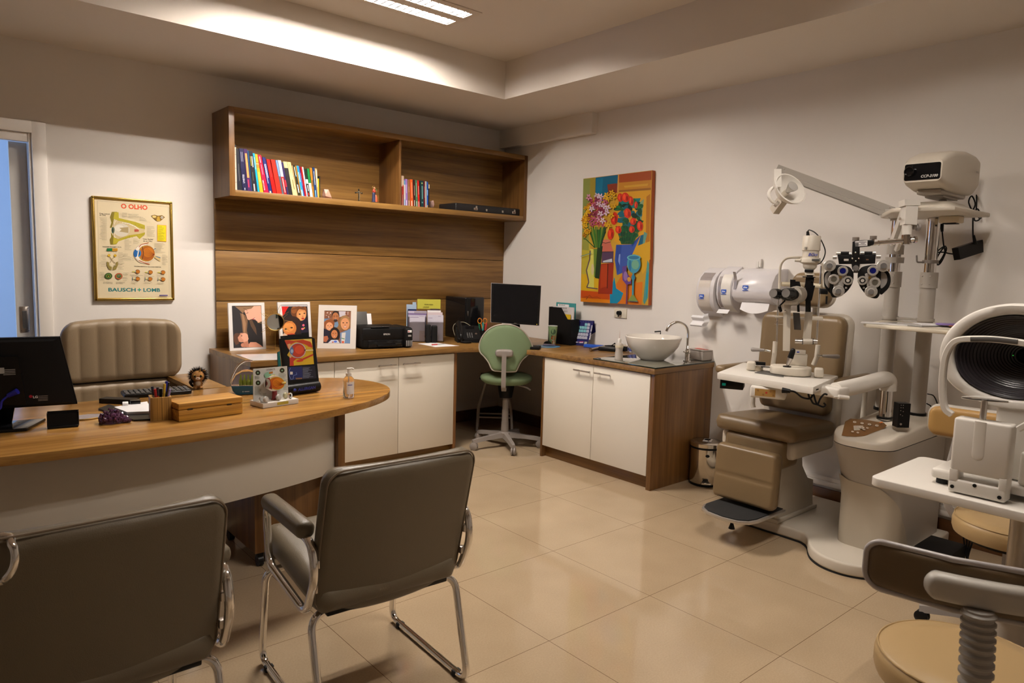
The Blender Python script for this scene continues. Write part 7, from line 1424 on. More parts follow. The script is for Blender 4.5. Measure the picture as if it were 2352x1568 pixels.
# pen cup with scissors
pp = Vector((-.60, -.50, WZ)); LC = Loc(1110, 778, pp, 5); t = thing('pen_cup', 'black pen cup with scissors and markers behind the green chair', 'pen cup', pp, LC.rz)
m = M(); m.lathe([(.036, 0), (.038, .09), (.035, .09), (.033, .004), (.001, .004)], n=28); m.obj('cup', blkm, t)
def in_cup(name, lab, cat, x, y, tx, ty, h, r, mt, base=None, grp=None, tip=None, z0=.008):
    o_ = base; m = M(); a = Vector((x, y, z0)); b3 = Vector((tx, ty, h)); m.T = Matrix.Translation(o_[0]) @ Matrix.Rotation(o_[1], 4, 'Z'); m.cyl(a, b3, r, n=10)
    if tip: m.cur = 1; m.cyl(a.lerp(b3, .72), b3+(b3-a).normalized()*.001, r*1.18, n=10)
    return simple(name, lab, cat, m, [mt, tip] if tip else mt, grp)
CB = (pp, LC.rz)
in_cup('marker', 'green marker in the black pen cup', 'marker', -.015, 0, -.034, 0, .145, .005, mat('green_plastic', (.01, .16, .07), .35), CB, 'markers in the black pen cup'); in_cup('marker', 'turquoise marker in the black pen cup', 'marker', .0, -.012, .0, -.015, .155, .0055, mat('turquoise_plastic', (.05, .42, .42), .35), CB, 'markers in the black pen cup'); in_cup('marker', 'red marker in the black pen cup', 'marker', .010, -.01, .028, -.012, .150, .0058, mat('bright_red_plastic', (.55, .03, .04), .35), CB, 'markers in the black pen cup')
t = thing('scissors', 'orange-handled scissors standing in the black pen cup', 'scissors', pp+Vector((0, .01, .01)), LC.rz); orp = mat('orange_plastic', (.62, .20, .02), .35)
for s_ in (-1, 1):
    m = M(); m.tube([(s_*.022+.016*math.cos(2*PI*i/20), .012, .155+.021*math.sin(2*PI*i/20)) for i in range(20)], .0036, 8, True); m.tube([(s_*.012, .012, .138), (s_*.004, .012, .11), (0, .012, .09)], .004, 8); hh = m.obj('handle', orp, t)
    m = M(); m.box((s_*.002, .012, .05), (.008, .0015, .09)); m.obj('blade', steel, hh)
# corner monitor
mc_ = at_d(1185, 700, 5.28); mo = Vector((mc_.x, mc_.y, WZ)); LD = Loc(1185, 760, mo, 5); q = LD.p
t = thing('monitor', 'square black computer monitor with silver edge on the corner of the worktop', 'monitor', mo, LD.rz)
cs_ = [q(1128, 649.5), q(1243.5, 655.5), q(1238.5, 748), q(1127, 740)]; N3 = Vector((0, 1, 0))
m = M(); m.add([p for p in cs_]+[p+N3*.03 for p in cs_], [(3, 2, 1, 0), (4, 5, 6, 7), (0, 1, 5, 4), (1, 2, 6, 5), (2, 3, 7, 6), (3, 0, 4, 7)]); m.obj('housing', mat('silver_bezel', (.42, .38, .36), .4), t)
ce = sum((p for p in cs_), Vector())/4
m = M(); m.add([ce+(p-ce)*k_+Vector((0, -.001 if j else .0005, 0)) for j, k_ in ((0, .988), (1, .985)) for p in cs_], [(7, 6, 5, 4), (0, 4, 5, 1), (1, 5, 6, 2), (2, 6, 7, 3), (3, 7, 4, 0)]); bz_ = m.obj('bezel', blk, t)
m = M(); m.add([ce+Vector(((p-ce).x*.91, -.0014, (p-ce).z*.89+.004)) for p in cs_], [(3, 2, 1, 0)]); m.obj('screen', glossblk, t)
m = M(); text_mesh(m, 'DELL', .010, q(1184, 743.3, -.0016), (1, 0, -.03), (0, 0, 1), 'CENTER', .0003, .0003); m.obj('lettering', steel, bz_); m = M(); p = q(1233, 744.5, -.002); m.sph(p, .002, 8); m.obj('power_led', mat('amber_led', (.6, .4, 0), .3, emit=(1, .6, .05), estr=3), bz_)
m = M(); m.box((0, .045, .09), (.07, .03, .18), .006); m.obj('stand', blk, t); m = M(); m.box((0, .03, .008), (.20, .15, .014), .006); m.obj('foot', blk, t)
# keyboard, patterned box, cup, mouse pad, mouse
a = at_z(1213, 800, WZ); tbox('keyboard', 'black keyboard on the worktop hidden mostly behind the green chair', 'keyboard', a.x-.06, a.y+.05, .34, .12, -50, WZ, .022, blkm, bev=.005)
t = thing('paper_cup', 'tall green paper cup printed with a fox', 'cup', (-.262, -.975, WZ)); LF = Loc(1267, 792, Vector((-.262, -.975, WZ)), 5); t.rotation_euler = (0, 0, LF.rz)
m = M(); m.lathe([(.026, 0), (.038, .152), (.036, .152), (.025, .004), (.001, .004)], n=36); m.obj('cup', mat('mint_paper', (.30, .46, .22), .5), t); m = M(); m.tube([(.0375*math.cos(2*PI*i/30), .0375*math.sin(2*PI*i/30), .152) for i in range(30)], .0022, 6, True); m.obj('rim', paper, t)
def cupart(m, pts, z_, lift=.0006):
    vs = []
    for x, z in pts:
        R0 = .026+(.012)*(z/.152)+lift; x = max(-R0*.97, min(R0*.97, x)); vs.append((x, -math.sqrt(R0*R0-x*x), z))
    m.add(vs, [tuple(range(len(vs)))])
m = M(); 
for c_, pts in (('#4a6a4a', [(.005+.02*math.cos(2*PI*i/18), .108+.022*math.sin(2*PI*i/18)) for i in range(18)]), ('#c85a1a', [(-.010, .062), (0, .078), (.012, .072), (.024, .078), (.028, .055), (.02, .042), (.0, .042), (-.012, .05)]), ('#e0d8c0', [(-.012, .05), (0, .042), (.018, .040), (.01, .034), (0, .034)]), ('#c85a1a', [(.0, .034), (.02, .036), (.026, .006), (-.004, .006)]), ('#e0d8c0', [(.006, .032), (.016, .032), (.016, .006), (.004, .006)]), ('#1c1a18', [(-.008, .066), (-.010, .082), (-.002, .074)])):
    m.ccol = lin(c_); n0 = len(m.v); 
    nn = 14; cx_ = sum(p[0] for p in pts)/len(pts); cz_ = sum(p[1] for p in pts)/len(pts); dn_ = []
    for i in range(len(pts)):
        for j in range(4): dn_.append(tuple(pts[i][k_]+(pts[(i+1) % len(pts)][k_]-pts[i][k_])*j/4 for k_ in (0, 1)))
    l_ = .0006+.00015*len(m.f)*0; cupart(m, dn_, 0, .0006+.0002*(m.f.__len__()))
m.obj('fox_print', print_mat(), t)
m = M(); a = at_z(1258, 795.5, WZ); m.lathe([(.096, 0), (.098, .001), (.098, .003), (.001, .0032)], (a.x, a.y, WZ), 40); simple('mouse_pad', 'round blue patterned mouse pad on the worktop', 'mouse pad', m, mat('blue_pad', (.10, .28, .50), .35))
a = at_z(1258, 791.5, WZ); t = thing('computer_mouse', 'small black mouse on the blue pad', 'mouse', (a.x, a.y, WZ+.004)); m = M(); m.sph((0, 0, .0), .03, 20, (1, 1.3, .9)); m.v = [Vector((p.x, p.y, max(p.z, 0))) for p in m.v]; m.obj('body', blk, t); m = M(); m.tube([(0, .03, .006), (.03, .07, .003), (.10, .06, .003), (.10, -.02, .003)], .0018, 6, smooth=5); m.obj('cable', blk, t)
m = M(); m.T = Matrix.Translation((a.x-.05, a.y-.07, WZ+.0045)) @ Matrix.Rotation(rad(-50), 4, 'Z'); m.box((0, 0, .004), (.10, .035, .008), .003); m.box((.0, 0, .0095), (.085, .02, .003), .001); simple('spectacles_case', 'clear shiny packet lying on the blue mouse pad', 'packet', m, mat('shiny_lilac_film', (.40, .38, .55), .12))
# magazine file
t = thing('magazine_file', 'black magazine file with papers beside the desk calendar', 'magazine file', (-.12, -.86, WZ))
Zf = lambda x, y, xx: at_x(1220+x*.09565, 680+y*.09565, xx)
fx = -.165; pts_ = [Zf(432, 250, fx), Zf(722, 262, fx), Zf(870, 555, fx), Zf(960, 560, fx), Zf(900, 1130, fx), Zf(420, 1090, fx)]
zt1 = pts_[0].z; zl = pts_[2].z; y0_, y1_, y2_, y3_ = pts_[0].y, pts_[1].y, pts_[2].y, pts_[3].y
poly = [(y0_, WZ), (y3_, WZ), (y3_, zl), (y2_, zl), (y1_, zt1), (y0_, zt1)]
m = M(True)
for xx in (fx, -.075): m.add([(xx, y, z) for y, z in poly]+[(xx+.003, y, z) for y, z in poly], [tuple(range(6)), tuple(range(11, 5, -1))]+[(i, (i+1) % 6, 6+(i+1) % 6, 6+i) for i in range(6)])
m.b(fx, -.072, y0_-.002, y0_+.001, WZ, zt1); m.b(fx, -.072, y3_-.001, y3_+.002, WZ, zl); m.b(fx, -.072, y3_, y0_, WZ, WZ+.003); m.obj('file', blkm, t)
def inner(name, lab, cat, xx, x0, y0, x1, y1, mt, th=.006, txt=None):
    a, b_ = Zf(x0, y0, xx), Zf(x1, y1, xx); m = M(); ya, yb = max(b_.y, y3_+.004), min(a.y, y0_-.004); m.b(xx, xx+th, ya, yb, WZ+.004, a.z); o = simple(name, lab, cat, m, mt, 'papers in the black magazine file')
    if txt:
        mm = M(True)
        for body, tx, ty, sz in txt:
            p = Zf(tx, ty, xx-.0006); text_mesh(mm, body, sz, p, (0, -1, 0), (0, 0, 1), 'LEFT', .0001, .0002)
        mm.obj('lettering', dgrey, o)
    return o
inner('folder', 'turquoise folder at the back of the magazine file', 'folder', -.088, 578, 140, 1040, 1000, mat('turquoise_folder', (.05, .28, .28), .4)); inner('paper_sheet', 'white sheet with printed words in the magazine file', 'paper', -.120, 640, 182, 880, 900, paper, .002, [('EM ANALISE', 670, 220, .013)])
inner('paper_sheet', 'white sheaf sticking out of the middle of the magazine file', 'paper', -.135, 520, 232, 1000, 1000, mat('sheaf_paper', (.62, .58, .57), .6), .008, [('ANALISE', 715, 300, .018), ('LADO', 770, 375, .018)])
inner('booklet', 'blue and yellow booklet at the front of the magazine file', 'booklet', -.148, 800, 430, 925, 1000, mat('yellow_booklet', (.65, .42, .02), .4), .004)
# calendar
fx = -.155; t = thing('desk_calendar', 'dark blue tent calendar lettered DAPI 2023', 'calendar', (-.10, -1.09, WZ))
A0, A1 = at_z(1303, 790, WZ), at_z(1351, 795.5, WZ); base = (Vector((A0.x, A0.y, WZ)), Vector((A1.x, A1.y, WZ))); hx = (base[1]-base[0]).normalized(); bk = Vector((-hx.y, hx.x, 0)); 
if bk.dot(FWD) < 0: bk = -bk
up = Vector((0, 0, 1))*math.cos(rad(16))+bk*math.sin(rad(16)); N = -(hx.cross(up)) if hx.cross(up).dot(CAM-base[0]) < 0 else hx.cross(up); fnp = plane_fn(base[0], N)
cal = [(968, 560), (1510, 590), (1340, 1200), (872, 1145)]; C4 = [fnp(1220+x*.09565, 680+y*.09565) for x, y in cal]; C4[2] += up*((WZ-C4[2].z)/up.z); C4[3] += up*((WZ-C4[3].z)/up.z)
navy = mat('navy_card', (.012, .012, .10), .4); B4 = [C4[0]-N*.001, C4[1]-N*.001, Vector((C4[1].x, C4[1].y, WZ))+bk*.06, Vector((C4[0].x, C4[0].y, WZ))+bk*.06]
m = M(True); m.add(C4+[p-N*.002 for p in C4], [(0, 1, 2, 3), (7, 6, 5, 4), (0, 4, 5, 1), (1, 5, 6, 2), (2, 6, 7, 3), (3, 7, 4, 0)]); pg = m.obj('page', navy, t); m = M(True); m.add(B4+[p+bk*.002 for p in B4], [(0, 1, 2, 3), (7, 6, 5, 4), (0, 4, 5, 1), (1, 5, 6, 2), (2, 6, 7, 3), (3, 7, 4, 0)]); m.obj('back_panel', navy, t)
m = M(True); 
for i in range(24): p = C4[0].lerp(C4[1], (i+.5)/24); m.tube([p+up*(.004*math.sin(a_))-N*(.004*math.cos(a_)) for a_ in [2*PI*j/8 for j in range(8)]], .0006, 4, True)
m.obj('spiral_binding', steel, t)
A = Art(fnp, 1220, 680, .09565, N, .0001)
cells = [((1290, 645), 2, 0), ((1020, 705), 6, 1), ((1008, 785), 6, 2), ((990, 868), 6, 3), ((1035, 950), 5, 4)]; nums = [[1, 2], [4, 5, 6, 7, 8, 9], [11, 12, 13, 14, 15, 16], [18, 19, 20, 21, 22, 23], [26, 27, 28, 29, 30]]
for (x, y), n_, r in cells:
    for i in range(n_):
        x0 = x+i*65; y0 = y+i*4.5; lite = (r in (1, 2) and i < 5) or (r == 0 and i == 0); A.poly('#7fc0c8' if lite else '#b8b8c8', [(x0+2, y0), (x0+60, y0+4), (x0+56, y0+68), (x0-4, y0+64)]); A.txt('#2a4a6a', str(nums[r][i]), x0+14, y0+48, 32, x0+50, y0+51)
A.txt('#c8c8e0', 'dez', 965, 680, 60, 1090, 690); A.txt('#e8e8f0', 'DAPI 2023', 1425, 1050, 50, 1483, 705, bold=.03, fit=True)
for i in range(7): A.rect('#8a8ac0', 1005+i*63, 597+i*4, 1015+i*63, 607+i*4)
A.rect('#c8b890', 900, 1050, 938, 1118); A.rect('#b8b0c8', 1020, 1098, 1145, 1118); A.rect('#c85a80', 1165, 1090, 1265, 1108); A.rect('#d8d8e0', 1165, 1112, 1260, 1128); A.poly('#a8a890', [(1290, 1095), (1355, 1100), (1345, 1180), (1280, 1175)])
A.done('print', pg)
# small clinical things along the back of the counter
m = M(); m.T = Matrix.Translation((-.10, -1.275, WZ)) @ Matrix.Rotation(rad(-62), 4, 'Z'); m.box((0, 0, .012), (.15, .05, .022), .002); simple('box', 'small bright blue medicine box behind the otoscope', 'box', m, mat('bright_blue_card', (.02, .10, .55), .35))
t = thing('ophthalmoscope', 'chrome and black ophthalmoscope handle lying on the worktop', 'ophthalmoscope', at_z(1358, 801, WZ)); a = at_z(1356, 803, WZ+.013); b_ = at_z(1388, 796, WZ+.013); e_ = at_z(1406, 795, WZ+.016)
m = M(True); m.lathe([(.010, 0), (.0135, .004), (.0135, .02), (.011, .024), (.011, (b_-a).length)], a, 20, b_-a); m.obj('handle', mat('bronze_metal', (.35, .27, .18), .25, 1), t); m = M(True); m.tube([b_, b_.lerp(e_, .5), e_, e_+Vector((.0, -.03, .02))], .012, 10, smooth=3); m.obj('head', blk, t)
m = M(); m.T = Matrix.Translation((-.155, -1.50, WZ)) @ Matrix.Rotation(rad(-70), 4, 'Z'); m.box((0, 0, .014), (.17, .085, .028), .008, seg=3); simple('instrument_case', 'flat black instrument case lying behind the dropper bottle', 'case', m, blk)
m = M(); m.T = Matrix.Translation((-.06, -1.53, WZ)) @ Matrix.Rotation(rad(-75), 4, 'Z'); m.box((0, 0, .02), (.12, .06, .038), .004); m.cur = 1; m.box((0, 0, .041), (.122, .062, .008), .003); simple('box', 'black box with beige lid behind the instrument case', 'box', m, [blk, mat('beige_lid', (.42, .35, .27), .5)])
def bottle(lab, x, y, z, h, r, body, cap, tip=None, label=None, name='dropper_bottle', cat='bottle', grp=None):
    t = thing(name, lab, cat, (x, y, z), LS.rz*0, grp); m = M(); m.lathe([(r*.9, 0), (r, .003), (r, h*.62), (r*.85, h*.68), (r*.4, h*.72), (r*.4, h*.75)], n=24); m.obj('bottle', body, t)
    m = M(); m.lathe([(r*.5, h*.72), (r*.5, h*.85), (r*.3, h*.9), (r*.15, h), (.0003, h)], n=20); m.obj('cap', cap, t)
    if label: m = M(); m.lathe([(r+.0006, h*.15), (r+.0006, h*.5)], n=24); m.obj('label', label, t)
    return t
a = at_z(1421, 826, GZ+.0003); hzd = mat('milky_plastic', (.62, .55, .48), .35, trans=.35)
t = thing('wash_bottle', 'milky plastic squeeze bottle with a long thin nozzle on the glass sheet', 'bottle', (a.x, a.y, GZ+.0003))
m = M(); m.lathe([(.0275, 0), (.0285, .004), (.027, .012), (.027, .045), (.0235, .065), (.026, .085), (.027, .10), (.026, .105), (.020, .112), (.011, .118)], n=32); m.obj('body', hzd, t); m = M(); m.lathe([(.0265, .082), (.0275, .084), (.0275, .098), (.0265, .1)], n=32); m.obj('label', mat('cream_label', (.66, .58, .42), .5), t)
m = M(); m.lathe([(.012, .113), (.0125, .135), (.009, .142), (.003, .146)], n=20); m.obj('cap', devw, t); m = M(); m.cyl((0, 0, .145), (.001, 0, .20), .0022, .0007, 8); m.obj('nozzle', mat('pink_clear', (.55, .38, .33), .3), t)
bw = mat('white_bottle', (.66, .66, .68), .35); bb_ = mat('blue_label', (.08, .10, .30), .5)
for i, (u, v, lab) in enumerate(((1444, 806, 'left of the row of small eye-drop bottles by the basin'), (1452.5, 808, 'middle small eye-drop bottle in the row by the basin'), (1461, 809.5, 'right small eye-drop bottle, half behind the basin'))):
    a = at_z(u, v, WZ); bottle('white and blue dropper bottle, '+lab, a.x-.03, a.y-.01, WZ, .062, .0125, bw, paper, None, bb_, grp='eye-drop bottles by the basin')
a = at_z(1468, 812, WZ); in_cup('pen', 'purple pen standing up behind the basin', 'pen', 0, 0, -.028, .005, .135, .003, mat('purple_pen', (.10, .05, .35), .35), (Vector((a.x+.06, a.y-.01, WZ-.007)), LH.rz))
# wash basin and tap
bs = Vector((-.335, -2.035, GZ+.0003)); t = thing('wash_basin', 'white ceramic bowl basin standing on the glass sheet', 'basin', bs)
R0 = .19; m = M(); m.lathe([(.078, 0), (.082, .003), (.115, .03), (.145, .06), (.172, .098), (R0, .150), (R0+.001, .156), (R0-.003, .160), (R0-.008, .156), (.165, .115), (.13, .06), (.08, .022), (.02, .014), (.001, .014)], n=56); m.obj('bowl', mat('white_ceramic', (.74, .69, .62), .08, coat=.5), t, 50); m = M(); m.lathe([(.02, .0145), (.016, .017), (.001, .017)], n=20); m.obj('drain', chrome, t)
fb = at_z(1578, 829, GZ+.0003); t = thing('tap', 'tall chrome swan-neck tap beside the basin', 'tap', (fb.x, fb.y, GZ+.0003))
m = M(); m.lathe([(.026, 0), (.026, .006), (.016, .008), (.016, .05), (.013, .055), (.013, .085)], n=28); m.sph((0, 0, .062), .019, 16); m.obj('body', chrome, t)
Z_ = lambda u, v: at_d(u, v, (fb-CAM).dot(FWD)); tpz = [Vector((0, 0, .08))]
for u, v in ((1579.5, 790), (1580.5, 765), (1577, 752), (1568, 743), (1556, 739.5), (1544, 743), (1535, 752), (1531, 761)): tpz.append(Z_(u, v)-Vector((fb.x, fb.y, GZ)))
m = M(); m.tube(tpz, .0095, 14, smooth=6); m.obj('spout', chrome, t); m = M(); m.tube([(0, 0, .062), (-.03, .0, .064), (-.045, 0, .066)], .0045, 8); m.obj('lever', chrome, t); t = thing('soap_pump', 'black soap pump nozzle showing behind the basin', 'soap pump', (-.12, -1.93, WZ)); m = M(); m.lathe([(.028, 0), (.028, .10), (.012, .115), (.008, .16)], (0, 0, 0), 20); m.obj('bottle', blk, t); m = M(); m.tube([(0, 0, .16), (0, 0, .185), (-.03, .03, .180)], .005, 8); m.obj('pump', blk, t)
a = at_z(1606, 826, GZ); t = thing('plastic_box', 'clear plastic box with a red strip on its lid at the end of the counter', 'box', (a.x+.02, a.y+.0, GZ+.0003), rad(-12)); a_ = t
m = M(); m.box((0, 0, .032), (.10, .135, .064), .008, seg=3); m.obj('box', mat('frosted_plastic', (.70, .62, .56), .2, trans=.5), t); m = M(); m.box((0, 0, .069), (.104, .14, .009), .004); m.obj('lid', _mc['frosted_plastic'], t); m = M(); m.box((0, .0, .0745), (.03, .10, .002)); m.obj('red_strip', mat('red_strip', (.55, .06, .04), .4), t)

# ---------------------------------------------------------------- things on the desk
QZ = DZ_+.0006
# monitor seen from behind
fnm = None; base = [Vector((-3.98, -1.905, QZ)), Vector((-3.70, -1.955, QZ))]; hx = (base[1]-base[0]).normalized(); bk = Vector((-hx.y, hx.x, 0)); up = (Vector((0, 0, 1))+bk*.10).normalized(); 
up = (Vector((0, 0, 1))-bk*.12).normalized(); N = hx.cross(up); N = N if N.dot(CAM-base[0]) > 0 else -N; P0 = Vector((-3.80, -1.93, .95)); fnp = plane_fn(P0, N)
t = thing('monitor', 'black computer monitor seen from behind at the left end of the desk', 'monitor', (-3.90, -1.89, QZ))
TR, BR = fnp(138, 774), fnp(178, 928); wv = (TR-BR); hl = hx*.50; cs_ = [TR-hl, TR, BR, BR-hl-hx*.0]
def slab(m, cs, n1, n2, bev=0): m.add([p+N*n1 for p in cs]+[p+N*n2 for p in cs], [(3, 2, 1, 0), (4, 5, 6, 7), (0, 1, 5, 4), (1, 2, 6, 5), (2, 3, 7, 6), (3, 0, 4, 7)])
m = M(True); slab(m, cs_, -.018, -.004); 
ce = sum((p for p in cs_), Vector())/4; c2 = [ce+(p-ce)*.985 for p in cs_]; c3 = [ce+(p-ce)*.9 for p in cs_]; m.add([p-N*.004 for p in c2]+[p+N*.006 for p in c3], [(4, 5, 6, 7), (0, 1, 5, 4), (1, 2, 6, 5), (2, 3, 7, 6), (3, 0, 4, 7)]); hs_ = m.obj('housing', blkm, t)
P_a = fnp(0, 815)+N*.006; P_b = fnp(50, 925)+N*.006; m = M(True); vs = [fnp(-60, 817), fnp(42, 817), fnp(62, 927), fnp(-60, 925)]; slab(m, vs, .004, .016); bm_ = m.obj('rear_cover', blk, t)
m = M(True); text_mesh(m, 'LG', .0125, fnp(76, 913)+N*.0068, hx, up, 'LEFT', .0003, .0004); m.obj('lettering', paper, hs_); m = M(True); m.cyl(fnp(71, 909)+N*.0064, fnp(71, 909)+N*.0074, .0055, n=20); m.obj('logo', mat('crimson_logo', (.35, .01, .03), .4), hs_)
m = M(True)
for v0 in (908, 911.5, 915, 918): a = fnp(88, v0)+N*.0066; m.add([a, a+hx*.030, a+hx*.030-up*.0018, a-up*.0018], [(0, 1, 2, 3)])
m.obj('print', greyp, hs_)
m = M(True); a = fnp(-5, 842)+N*.0168; m.add([a, a+hx*.02, a+hx*.02-up*.022, a-up*.022], [(0, 1, 2, 3)]); a = fnp(8, 846)+N*.0168
for k_ in range(4): b3 = a-up*.006*k_; m.add([b3, b3+hx*.036, b3+hx*.036-up*.002, b3-up*.002], [(0, 1, 2, 3)])
m.obj('label', mat('grey_white_label', (.4, .4, .38), .5), bm_)
m = M(True); foot = [at_z(u, v, QZ) for u, v in ((62, 990), (105, 967))]; fx0 = foot[0]; dxx = hx; m.T = Matrix.Identity(4); fw_ = (foot[1]-foot[0]); pp_ = [foot[0], foot[1], foot[1]-hx*.26, foot[0]-hx*.26]; m.prism([(p.x, p.y) for p in (pp_[0], pp_[1], pp_[2], pp_[3])], QZ, QZ+.012, .003); m.obj('foot', glossblk, t)
m = M(True); a = at_z(8, 975, QZ+.01); tp_ = fnp(18, 905)-N*.01; bar(m, Vector((a.x, a.y+.02, QZ+.01)), tp_, .055, .02, bk); m.obj('neck', glossblk, t)
m = M(True); a = fnp(20, 905)+N*.02; b_ = fnp(42, 893)+N*.03; m.cyl(a, b_, .008, .011, 14); m.tube([a, a-up*.02-hx*.02, a-up*.05-hx*.03, a-up*.045-hx*.08], .004, 8, smooth=4); m.obj('video_plug', mat('blue_plug', (.02, .02, .35), .4), t)
# card holder
a, b_ = at_z(108, 985, QZ), at_z(181, 979.5, QZ); hx2 = (b_-a).normalized(); bk2 = Vector((-hx2.y, hx2.x, 0)); t = thing('card_holder', 'small black card holder in front of the agate slice', 'card holder', (a+b_)/2)
L2 = (b_-a).length; m = M(True); c = (a+b_)/2
for off, h0, h1, th in ((.012, .0, .050, .003), (.035, 0, .058, .003)): bar(m, c+bk2*off+Vector((0, 0, .002)), c+bk2*(off+.008)+Vector((0, 0, h1)), L2, th, bk2)
m.T = Matrix.Translation(c+bk2*.022+Vector((0, 0, .004))) @ Matrix.Rotation(math.atan2(hx2.y, hx2.x), 4, 'Z'); m.box((0, 0, 0), (L2*.98, .055, .007), .002); m.T = Matrix.Identity(4)
for s_ in (-.5, .5): bar(m, c+hx2*L2*s_*.99+bk2*.012+Vector((0, 0, .03)), c+hx2*L2*s_*.99+bk2*.04+Vector((0, 0, .03)), .002, .052, Vector((0, 0, 1)))
m.obj('holder', blk, t)
# agate slice
a = at_z(198, 959, QZ); t = thing('agate_slice', 'thin pale agate slice with gilded edge on the desk', 'agate slice', (a.x, a.y, QZ)); rn = random.Random(3); P_ = [(.062*(1+.07*math.sin(3*i*2*PI/28)+.04*rn.random())*math.cos(2*PI*i/28), .045*(1+.07*math.sin(2*i*2*PI/28))*math.sin(2*PI*i/28)) for i in range(28)]
m = M(); m.prism(P_, 0, .005); m.obj('stone', mat('grey_agate', (.38, .33, .34), .15), t); m = M(); m.tube([(x*1.01, y*1.01, .003) for x, y in P_], .0028, 6, True); m.obj('gilded_edge', brass, t)
# amethyst cluster
am = mat('amethyst', (.105, .035, .085), .12, trans=.25, coat=.6); a, b_ = at_z(230, 974, QZ), at_z(304, 972, QZ); c = (a+b_)/2+Vector((.0, .03, 0)); t = thing('amethyst_cluster', 'purple amethyst crystal cluster on the desk', 'mineral', (c.x, c.y, QZ)); rn = random.Random(11); m = M()
hgt = lambda x: .060*(1-((x+.018)/.062)**2*.75) if x < .0 else .055*(1-.72*(x/.055))
for i in range(190):
    x = rn.uniform(-.052, .054); y = rn.uniform(-.035, .035); hh = max(.012, hgt(x)*(1-.55*abs(y)/.035)); z = rn.uniform(.1, 1)*hh; d = Vector((x*6+rn.uniform(-.4, .4), y*14+rn.uniform(-.4, .4), .5+rn.random())).normalized(); r = rn.uniform(.004, .0085)
    p = Vector((x*.9, y*.9, max(.006, z-r))); s_ = len(m.v); m.lathe([(r, 0), (r*.95, r*.9), (.0002, r*1.9)], p, 6, d)
m.v = [Vector((p.x, p.y, max(p.z, 0))) for p in m.v]; m.lathe([(.05, 0), (.045, .02), (.02, .035), (.001, .04)], (-.004, 0, 0), 14, sy=.62); m.obj('crystals', am, t, 5)
# notepad, keyboards
sheet('writing_pad', 'black leather writing pad with edge strip under the white note block', 'writing pad', ((226, 941), (250, 931), (349, 955), (345, 965), (308, 967)), QZ, blk, .006)
sheet('note_block', 'white note block with printed lines on the writing pad', 'notepad', ((262, 939), (338, 926), (347, 942), (345, 949), (292, 951)), QZ+.0065, paper, .009)
def kbd(label, c0, c1, dpt, rows, z=QZ, nm_='keyboard'):
    a, b_ = at_z(*c0, z), at_z(*c1, z); hx = (b_-a).normalized(); rz = math.atan2(hx.y, hx.x); L2 = (b_-a).length; t = thing(nm_, label, 'keyboard', (a+b_)/2, rz); m = M(); m.box((0, dpt/2, .009), (L2, dpt, .018), .005, seg=3); m.obj('body', blk, t); m = M(); n_ = int(L2/.021)
    for r in range(rows):
        for i in range(n_): m.box((-L2/2+.014+i*(L2-.028)/(n_-1)+(r % 2)*.002, .015+r*(dpt-.03)/(rows-1), .0195), (.0155, (dpt-.03)/rows*.72, .005), .0015)
    o = m.obj('keys', dgrey, t); o['kind'] = 'stuff'; return t
kbd('long black keyboard behind the pen box', (286, 916), (441, 904), .13, 5)
t = thing('desk_organiser', 'low black stapler-like gadget with a white tab in front of the keyboard', 'stapler', at_z(262, 929, QZ)); a, b_ = at_z(236, 923, QZ), at_z(312, 926, QZ); m = M(True); bar(m, a+Vector((0, .0, .010)), b_+Vector((0, 0, .010)), .05, .02, Vector((0, 0, 1))); m.obj('body', blk, t); m = M(True); c = at_z(288, 927, QZ+.02); m.box((c.x, c.y, QZ+.016), (.022, .045, .020), .002, (0, 0, -.2)); m.obj('white_tab', paper, t); m = M(True); c = at_z(312, 924, QZ+.02); m.box((c.x, c.y+.01, QZ+.02), (.04, .05, .022), .004, (0, 0, -.2)); m.obj('clip', glossblk, t)
# wooden pen cup
a, b_ = at_z(346, 967, QZ), at_z(395, 963, QZ); hx = (b_-a).normalized(); rz = math.atan2(hx.y, hx.x); L2 = (b_-a).length; cc_ = (a+b_)/2+Vector((-hx.y, hx.x, 0))*L2*.5
rust = wood('striped_wood', 'z', '#4a2a10', '#cf9c4a', .5, 60); rust2 = wood('figured_box_wood', 'x', '#7d4a12', '#d09a3e', .5, 24)
t = thing('pen_holder', 'square striped wooden pen holder between the amethyst and the wooden box', 'pen holder', (cc_.x, cc_.y, QZ), rz); m = M(); h_ = .092
for (x0, x1, y0, y1) in ((-.5, .5, -.5, -.38), (-.5, .5, .38, .5), (-.5, -.38, -.38, .38), (.38, .5, -.38, .38)): m.b(x0*L2, x1*L2, y0*L2, y1*L2, .004, h_, .0005)
m.b(-.5*L2, .5*L2, -.5*L2, .5*L2, 0, .004); m.obj('holder', rust, t)
PB = (Vector((cc_.x, cc_.y, QZ)), rz); G3 = 'pens in the striped wooden holder'
